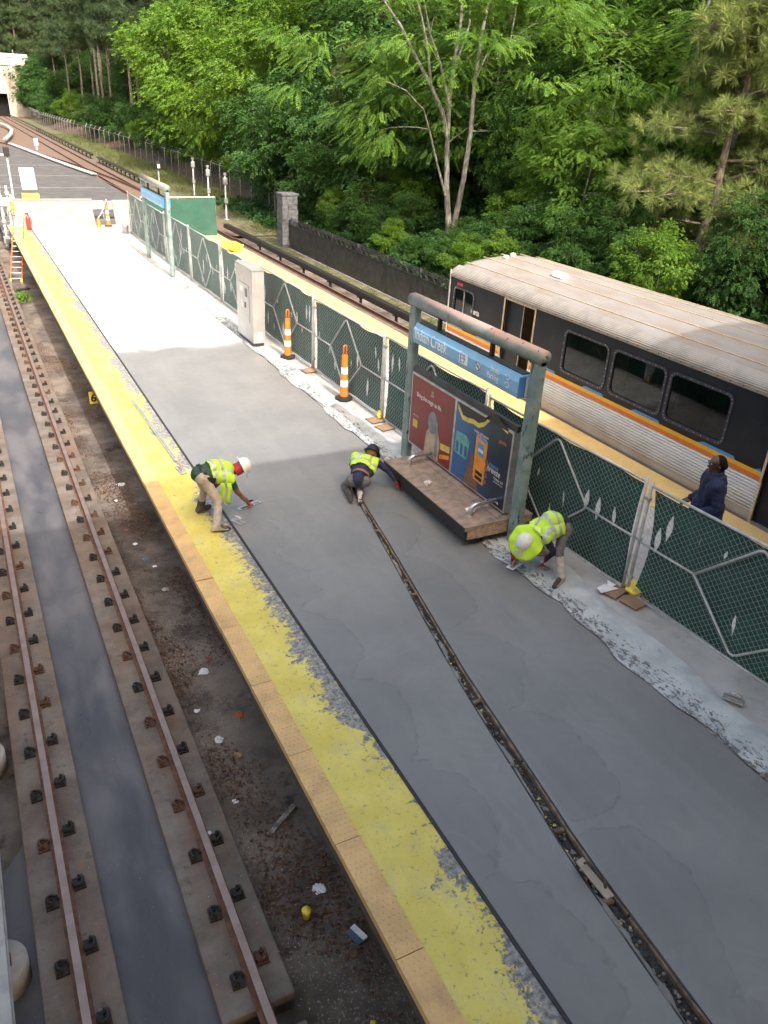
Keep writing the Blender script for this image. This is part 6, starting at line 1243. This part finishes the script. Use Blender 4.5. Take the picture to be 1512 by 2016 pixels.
def make_tree(kind, seed, H, RX, nclump, per, size, leaf, bark, base_frac=0.25, stems=None, keep=None, cr=(0.8, 1.5), T=None, flatn=0.5, droop=0.25, trunk_r=0.16, lowfill=0.0):
    q = random.Random(seed); b = MB(); C = []; CR = []
    if stems is None: stems = [((0, 0, 0), (q.uniform(-0.5, 0.5), q.uniform(-0.5, 0.5), H*0.9), trunk_r)]
    spts = []
    for s in stems:
        if isinstance(s[0], list):
            m = len(s[0]); b.tube(s[0], [0.78*lerp(s[1], s[2], k/(m-1)) for k in range(m)], 9, caps=False); spts.append(s[0])
    spts += [limb(b, s[0], s[1], s[2], s[2]*0.25, q, 0.035 if len(stems) > 1 else 0.03, 8, 12, 0.004) for s in stems if not isinstance(s[0], list)]
    cen = Vector((0, 0, H*(base_frac+1)/2)); tries = 0
    while len(C) < nclump and tries < 9000:
        tries += 1
        v = Vector((q.gauss(0, 1), q.gauss(0, 1), q.gauss(0, 1))).normalized(); t = q.uniform(0.45, 1.0)**0.6
        env = 1.0+0.28*math.sin(3*math.atan2(v.y, v.x)+seed)+0.2*math.sin(5*v.z+seed*1.7)
        c = cen+Vector((v.x*RX*t*env, v.y*RX*t*env, v.z*H*(1-base_frac)/2*t))
        if keep and not keep(c): continue
        C.append(tuple(c)); CR.append(q.uniform(*cr))
    for c in C:
        c = Vector(c); pool = [p for s in spts for p in s if p.z < c.z+0.3] or [spts[0][3]]
        a = min(pool, key=lambda p: (p-c).length*q.uniform(0.8, 1.4)-0.25*p.z*0); L = (a-c).length
        
        if L < 3.0: limb(b, a, c, min(0.04, 0.014+0.007*L), 0.006, q, 0.10, 4, 4)
    wood = b.mesh('trunk', [bark], True); T = T or {'pinnate': T_pinnate(), 'sprig': T_sprig(7, seed)}[kind]
    crown = crown_mesh('crown', T, C, CR, per, size, leaf, seed, flatn, droop, outc=(0, 0, H*0.45))
    return wood, crown
def where(x, y):
    q = cam.matrix_world.inverted() @ Vector((x, y, ground_z(x, y)+3)); u = 756+1530*q.x/max(-q.z, 0.1)
    d = x-20; dep = 'low on the bank' if d < 5 else 'part way up the slope' if d < 12 else 'high on the slope' if d < 22 else 'at the top of the slope'
    sec = 'beside the tunnel' if u < 130 else 'left of the bright maple' if u < 290 else 'above the far fence' if u < 430 else 'above the signal masts' if u < 560 else 'behind the stone pillar' if u < 720 else 'left of the pale tree' if u < 850 else 'right of the pale tree' if u < 1000 else 'above the train front' if u < 1180 else 'above the train windows' if u < 1340 else 'at the right edge'
    return dep+' '+sec
def put_tree(name, wood, crown, loc, rz, sc, label, group=None, cat='tree'):
    if group and 'road' not in label: label = label.split(' in the')[0].split(' on the')[0].split(' at the')[0].split(' among')[0].split(' deep')[0].split(' beside')[0].split(' above')[0]+', '+where(loc[0], loc[1])
    t = thing(name, label, cat, loc, rz, group); t.scale = (sc, sc, sc) if not isinstance(sc, tuple) else sc
    if wood: link('trunk', wood, t)
    link('crown', crown, t); return t
def gz(x, y, d=0.05): return ground_z(x, y)-d
# the pale multi stemmed tree
RT = Vector((0.889, -0.455, 0)); DP = Vector((0.455, 0.889, 0))
STEMS = [([(892,470),(893,440),(902,375),(907,300),(906,225),(911,160),(922,80),(930,-10)], 0.21, 0.05, 0.0), ([(886,470),(880,430),(873,385),(869,320),(867,255),(871,200),(876,140),(872,70),(880,0)], 0.22, 0.04, 0.5), ([(868,315),(856,275),(833,238),(806,202),(776,158),(748,128),(731,108),(700,60)], 0.13, 0.035, -0.3), ([(833,238),(823,185),(809,142),(796,112),(792,40)], 0.09, 0.03, 0.1), ([(872,400),(853,352),(834,300),(822,272),(790,246),(744,231)], 0.075, 0.02, -0.8), ([(866,262),(846,205),(826,165),(812,120),(822,30)], 0.085, 0.03, 0.6), ([(906,230),(922,190),(938,196),(960,170)], 0.05, 0.02, 0.3), ([(874,200),(890,150),(886,100),(905,20)], 0.07, 0.02, 0.8)]
st = [([RT*((px-890)*0.0268)+DP*(dep*min(1, k*0.25))+Vector((0, 0, (470-py)*0.0282)) for k, (px, py) in enumerate(pp)], ra, rb) for pp, ra, rb, dep in STEMS]
def keepm(c):
    lat = c.dot(RT); dep = c.dot(Vector((0.455, 0.889, 0)))
    return not (dep < 1.2 and -3.4 < lat < 1.9 and c.z < 5.6) and not (c.z < 3.2 and lat > -1.5)
mw, mc = make_tree('pinnate', 5, 13.5, 7.0, 130, 40, 0.52, 'feathery_leaf', 'pale_bark', 0.15, st, keepm, (0.8, 1.5), flatn=0.32, droop=0.3)
put_tree('feathery_tree', mw, mc, (21.6, 34.2, gz(21.6, 34.2)), 0, 1.0, 'pale barked multi stemmed tree with feathery light green layers at the centre')
fw = [make_tree('pinnate', 21+k, 11, 5.2, 85, 42, 0.46, 'feathery_leaf', 'pale_bark', 0.12, None, None, (0.8, 1.5), flatn=0.35, droop=0.3, trunk_r=0.14) for k in range(2)]
mp = [make_tree('sprig', 41+k, 13, 5.4, 125, 60, 0.46, 'maple_leaf', 'dark_bark', 0.06, None, None, (0.8, 1.5), T=T_sprig(7, 3+k), flatn=0.65, droop=0.45, trunk_r=0.2) for k in range(2)]
dk = [make_tree('sprig', 61+k, 8, 3.6, 85, 60, 0.40, 'dark_leaf', 'dark_bark', 0.02, None, None, (0.7, 1.3), T=T_sprig(7, 9+k), flatn=0.6, droop=0.35, trunk_r=0.12) for k in range(2)]
# long needled pine: whorled boughs carrying tufts at their ends
def pine_near(seed=3, H=10.0):
    q = random.Random(seed); b = MB(); C = []; D = []
    limb(b, (0,0,0), (0.3,-0.2,H), 0.20, 0.03, q, 0.02, 9, 12)
    z = 1.2
    while z < H-0.3:
        for k in range(q.randint(3, 5)):
            a = q.uniform(0, 6.28); L = lerp(3.6, 0.8, z/H)*q.uniform(0.7, 1.15); e = Vector((math.cos(a)*L, math.sin(a)*L, z+q.uniform(-0.2, 0.7)))
            pts = limb(b, (0.3*z/H, -0.2*z/H, z), e, 0.05, 0.014, q, 0.10, 5, 6)
            for i in range(2, 7):
                for _ in range(5 if i < 6 else 7):
                    tp_ = pts[i]+Vector((q.gauss(0, 0.30), q.gauss(0, 0.30), q.gauss(0.02, 0.20))); b.tube([pts[i], tp_], 0.007, 3, caps=False); C.append(tuple(tp_)); dd = (tp_-pts[i]); D.append((dd.x+math.cos(a)*0.3, dd.y+math.sin(a)*0.3, dd.z+0.25))
        z += q.uniform(0.45, 0.75)
    qq = np.random.default_rng(seed); C = np.array(C); D = np.array(D); Cs = np.repeat(C, 2, 0)+qq.normal(0, 0.05, (2*len(C), 3)); Ds = np.repeat(D, 2, 0)+qq.normal(0, 0.25, (2*len(C), 3)); T = T_tuft(34, 2, 0.020)
    V, F = place(T, Cs, Ds, qq.uniform(0.28, 0.44, len(Cs)), qq, 1.0); tint = np.repeat(qq.uniform(0.1, 0.85, len(Cs)), len(T[1]))+qq.normal(0, 0.1, len(F))
    TC = T_tuft(10, 5, 0.05, 0.35); V2, F2 = place(TC, C, D+[0, 0, 0.3], qq.uniform(0.10, 0.16, len(C)), qq, 1.0)
    F = np.vstack([F, F2+len(V)]); V = np.vstack([V, V2]); tint = np.concatenate([np.clip(tint, 0, 0.9), np.full(len(F2), 1.0)])
    return b.mesh('trunk', ['pine_bark'], True), np_mesh('crown', V, F, 'pine_needle', tint)
pw_, pc_ = pine_near()
put_tree('pine_tree', pw_, pc_, (24.0, 20.9, gz(24.0, 20.9)), 0.4, 1.05, 'long needled yellow green pine at the right edge above the train')
put_tree('pine_tree', pw_, pc_, (27.3, 18.2, gz(27.3, 18.2)), 2.2, 1.0, 'second long needled pine cut by the right edge of the picture')
put_tree('pine_tree', pw_, pc_, (22.3, 47.0, gz(22.3, 47.0)), 1.2, 0.85, 'soft dark pine behind the stone pillar')
def pine_far(seed, H=25.0, bare=0.50):
    q = random.Random(seed); b = MB(); limb(b, (0,0,0), (q.uniform(-0.8, 0.8), q.uniform(-0.8, 0.8), H), 0.24, 0.05, q, 0.010, 8, 12, 0.0018); C = []; CR = []
    for k in range(85):
        z = H*q.uniform(bare, 1.0); rr = lerp(3.3, 0.6, (z/H-bare)/(1-bare))*q.uniform(0.35, 1.0); a = q.uniform(0, 6.28); c = (rr*math.cos(a), rr*math.sin(a), z+q.uniform(-0.3, 0.6)); C.append(c); CR.append(q.uniform(0.7, 1.2)); limb(b, (0, 0, z-0.5), c, 0.05, 0.012, q, 0.08, 4, 3)
    for k in range(9):
        z = H*q.uniform(0.15, bare); a = q.uniform(0, 6.28); L = q.uniform(0.5, 1.6); b.tube([(0, 0, z), (L*math.cos(a), L*math.sin(a), z+q.uniform(-0.3, 0.3))], [0.03, 0.008], 4, caps=False)
    T = T_tuft(20, 4, 0.035); return b.mesh('trunk', ['pine_bark'], True), crown_mesh('crown', T, C, CR, 26, 0.62, 'far_pine_needle', seed, 0.6, -0.1, 1.0, outc=(0, 0, H*0.6))
fp = [pine_far(11), pine_far(12, 25, 0.44)]; fl = [pine_far(13, 22, 0.10), pine_far(14, 20, 0.06)]
tq = random.Random(99)
# tall pines along the far bank, bare trunks in view
for k, (x, y, l) in enumerate([(22.8, 96, 'tall bare trunked pine'), (23.6, 104, None), (26.5, 110, None), (23.2, 118, None), (25.5, 124, None), (29, 120, None), (23.0, 131, None), (26.8, 137, None), (24.2, 145, None), (29.5, 141, None), (22.6, 156, None), (25.8, 160, None), (22.4, 170, 'tall pine trunk'), (27.0, 172, None), (32, 105, None), (34, 116, None), (33, 130, None), (35, 150, None), (38, 108, None), (30.5, 160, None), (34.5, 170, None), (40, 128, None), (42, 150, None), (38, 178, None), (31, 186, None), (26, 190, None), (29, 205, None), (36, 205, None), (44, 190, None), (24.5, 206, None)]):
    put_tree('tall_pine_tree', *fp[k % 2], (x, y, gz(x, y)), tq.uniform(0, 6.28), tq.uniform(0.85, 1.1), 'tall bare trunked pine', 'tall pines of the far wood')
for k in range(34):
    x = -22+k*2.4+tq.uniform(-1, 1); y = tq.uniform(243, 262)
    put_tree('tall_pine_tree', *fl[k % 2], (x, y, 8.0), tq.uniform(0, 6.28), tq.uniform(1.0, 1.3), 'pine rising behind the road above the tunnel', 'pines behind the tunnel road')
for k in range(26):
    x = 30+tq.uniform(0, 22); y = 92+k*4.8+tq.uniform(-2, 2)
    put_tree('tall_pine_tree', *fl[k % 2], (x+6, y, gz(x+6, y)), tq.uniform(0, 6.28), tq.uniform(0.9, 1.2), 'dark dense pine deep in the far wood', 'dense pines deep in the far wood')
for k in range(22):
    x = 24+tq.uniform(0, 12); y = 96+k*5.2+tq.uniform(-2, 2)
    put_tree('leafy_tree', *dk[k % 2], (x+4, y, gz(x+4, y)), tq.uniform(0, 6.28), tq.uniform(0.7, 1.2), 'dark leafy tree among the far pine trunks', 'dark trees among the far pines')
for k in range(10):
    x, y = 26+tq.uniform(-4, 8), 212+k*2.0; put_tree('leafy_tree', *dk[k % 2], (x, y, gz(x, y)), tq.uniform(0, 6.28), tq.uniform(1.2, 1.7), 'dark round tree', 'dark trees by the tunnel portal')
for x, y, s in ((21.5, 205, 1.0), (22.5, 196, 0.9), (23.5, 186, 1.1), (22, 214, 1.2)): put_tree('leafy_tree', *dk[0], (x, y, gz(x, y)), tq.uniform(0, 6), s, 'dark round tree', 'dark trees by the tunnel portal')
# bright broadleaf trees left of centre
put_tree('maple_tree', *mp[0], (23.6, 86, gz(23.6, 86)), 0.3, 1.25, 'large bright green maple hanging over the far chain link fence'); put_tree('maple_tree', *mp[1], (22.8, 72, gz(22.8, 72)), 1.9, 0.95, 'yellow green maple right of the large bright one'); put_tree('maple_tree', *mp[0], (27.5, 78, gz(27.5, 78)), 2.9, 1.3, 'broad green maple behind the bright pair of maples'); put_tree('maple_tree', *mp[1], (26.0, 62, gz(26.0, 62)), 4.0, 1.15, 'green maple above the three signal masts')
# middle and right slopes
for k, (x, y, s) in enumerate([(30, 55, 1.2), (34, 64, 1.3), (27, 41, 1.0), (33.5, 46, 1.2), (30, 29, 1.0), (35, 33, 1.2), (33, 22, 1.05), (38, 24, 1.2), (28.5, 24.5, 0.8), (40, 40, 1.3), (38, 54, 1.3), (26, 29, 0.7), (31, 15.5, 1.0), (36, 16, 1.2), (24.5, 28.5, 0.55), (23.0, 26.5, 0.45), (25.5, 37.5, 0.75), (29, 37, 0.95), (23.5, 42.5, 0.6)]):
    put_tree('feathery_tree', *fw[k % 2], (x, y, gz(x, y)), tq.uniform(0, 6.28), s*tq.uniform(0.95, 1.1), 'feathery light green tree on the wooded slope', 'light green trees on the slope')
for k, (x, y, s) in enumerate([(20.4, 51, 0.9), (21.5, 56, 1.0), (19.6, 45, 0.62), (22.0, 41.5, 0.75), (24.5, 46, 1.1), (26, 52, 1.4), (24, 37.5, 0.7), (25.5, 33, 0.75), (19.6, 39.5, 0.40), (20.4, 29.0, 0.30), (22.8, 27.5, 0.40), (22, 22.5, 0.36), (28.5, 21.5, 0.6), (29.5, 33.5, 1.0), (32, 38, 1.2), (31, 50, 1.5), (36, 28, 1.3), (28, 67, 1.4), (33, 74, 1.6), (30, 88, 1.6), (36, 84, 1.9), (28, 98, 1.3), (35, 98, 1.8), (42, 33, 1.6), (43, 48, 1.9), (42, 64, 2.0), (42, 20, 1.5), (46, 28, 1.8), (48, 40, 2.0), (49, 58, 2.2), (45, 78, 2.1), (22.2, 60, 0.55), (22.4, 64.5, 0.5), (22.6, 69, 0.6), (22.8, 77, 0.6), (22.9, 91, 0.7), (22.6, 99, 0.6), (22.8, 108, 0.6), (22.5, 115, 0.65), (22.2, 126, 0.7), (21.8, 139, 0.7), (26, 14, 0.7), (33, 10, 1.1), (40, 12, 1.5)]):
    put_tree('leafy_tree', *dk[k % 2], (x, y, gz(x, y)), tq.uniform(0, 6.28), s*tq.uniform(0.95, 1.08), 'dark green leafy tree in the understorey of the slope', 'dark understorey trees on the slope')
for k in range(30):
    x = 44+tq.uniform(0, 22); y = 8+k*4.2+tq.uniform(-2, 2); put_tree('tall_pine_tree' if k % 3 == 0 else 'maple_tree', *(fp[k % 2] if k % 3 == 0 else mp[k % 2]), (x, y, gz(x, y)), tq.uniform(0, 6.28), tq.uniform(0.9, 1.1) if k % 3 == 0 else tq.uniform(1.3, 1.7), 'tree in the dense wood at the top of the slope', 'trees at the top of the slope')
for x, y, s in ((28.6, 46, 0.9), (31, 47.5, 0.95), (30, 43, 0.9), (36, 47, 1.0)): put_tree('tall_pine_tree', *fp[0], (x, y, gz(x, y)), tq.uniform(0, 6.28), s, 'dark tall pine trunk above the pale multi stemmed tree', 'pine trunks above the pale tree')
# bushes close to the fences
for k, (x, y, s) in enumerate([(19.0, 42.5, 0.16), (19.0, 36.5, 0.16), (18.8, 33, 0.13), (18.9, 28.5, 0.15), (19.2, 25, 0.17), (18.9, 21.5, 0.15), (20.5, 19.5, 0.22), (21.5, 24, 0.25), (21.6, 56, 0.25), (21.8, 66, 0.28), (22.0, 80, 0.3), (22.2, 93, 0.32), (21.9, 104, 0.3), (22.6, 112, 0.3), (21.5, 135, 0.35), (21.0, 160, 0.4), (20.2, 180, 0.4), (22.5, 17.5, 0.28), (24.5, 16, 0.3), (18.6, 40.5, 0.15), (18.7, 38.4, 0.14), (18.7, 34.8, 0.13), (19.6, 31.2, 0.16), (18.8, 30.4, 0.13), (19.4, 27.0, 0.17), (20.8, 31.5, 0.15), (20.6, 36.6, 0.2), (21.8, 38.8, 0.24), (20.9, 27.4, 0.22), (23.4, 31.6, 0.2), (22.4, 29.8, 0.2), (19.8, 23.2, 0.18), (21.0, 21.0, 0.2), (18.7, 24.0, 0.13), (18.8, 19.5, 0.14)]):
    put_tree('bush', *(dk[k % 2] if k % 3 else mp[k % 2]), (x, y, gz(x, y)), tq.uniform(0, 6.28), s*1.6 if k % 3 else s*1.1, 'low green bush at the foot of the wooded slope', 'low bushes at the foot of the slope', 'bush')
# ivy and ferns over the bank
q = np.random.default_rng(8); n = 26000; X = 17.3+18.7*q.beta(1.0, 1.5, n); Yv = q.uniform(4, 62, n)
Zv = np.array([ground_z(a, c) for a, c in zip(X, Yv)])+np.abs(q.normal(0, 0.22, n)); m = np.sin(X*1.7)+np.sin(Yv*0.9+X)+q.normal(0, 0.7, n) > -1.5
Pn = np.column_stack([X, Yv, Zv])[m]; V, F = place(T_sprig(7, 15, 0.1), Pn, np.column_stack([q.normal(-0.5, 1, len(Pn)), q.normal(-0.3, 1, len(Pn)), q.uniform(0.0, 0.7, len(Pn))]), q.uniform(0.28, 0.5, len(Pn)), q, 0.5)
stuff(tag(link('ground_cover', np_mesh('ground_cover', V, F, 'ivy_leaf', np.clip(np.repeat(q.uniform(0, 1, len(Pn)), 7)+q.normal(0, 0.15, len(F)), 0, 1))), 'dark ivy and fern ground cover on the wooded bank', 'ground cover'))
n = 7000; Yv = q.uniform(44, 150, n); X = 15.6+q.beta(2, 1.2, n)*4.6; Pn = np.column_stack([X, Yv, np.full(n, -1.25)]); TG = T_tuft(7, 6, 0.03, 0.5)
V, F = place(TG, Pn, np.column_stack([q.normal(0, 0.25, n), q.normal(0, 0.25, n), np.ones(n)]), q.uniform(0.15, 0.5, n), q, 0.5)
stuff(tag(link('grass', np_mesh('grass', V, F, 'grass_blade', np.repeat(q.uniform(0, 1, n), 7))), 'dry yellow green grass on the far verge', 'grass'))
n = 1300; Yv = q.uniform(18, 46, n); X = 15.2+np.abs(q.normal(0, 0.3, n)); Pn = np.column_stack([X, Yv, np.full(n, -1.32)])[np.sin(Yv*1.1)+np.sin(Yv*2.3)+q.normal(0, 0.5, n) > 0.1]; n = len(Pn)
V, F = place(TG, Pn, np.column_stack([q.normal(0, 0.4, n), q.normal(0, 0.4, n), np.ones(n)]), q.uniform(0.1, 0.32, n), q, 0.5)
stuff(tag(link('weeds', np_mesh('weeds', V, F, 'grass_blade', np.repeat(q.uniform(0, 0.7, n), 7))), 'weeds growing along the kerb of the picket fence', 'weeds'))
n = 30; Pn = np.column_stack([q.normal(1.75, 0.10, n), q.normal(33.2, 0.3, n), np.full(n, -1.35)]); V, F = place(T_sprig(5, 4), Pn, np.column_stack([q.normal(0, 0.5, n), q.normal(0, 0.5, n), np.ones(n)]), q.uniform(0.2, 0.4, n), q)
tag(link('weed_plant', np_mesh('weed_plant', V, F, 'maple_leaf', q.random(len(F)))), 'small green weed growing from the sunny track floor', 'plant')
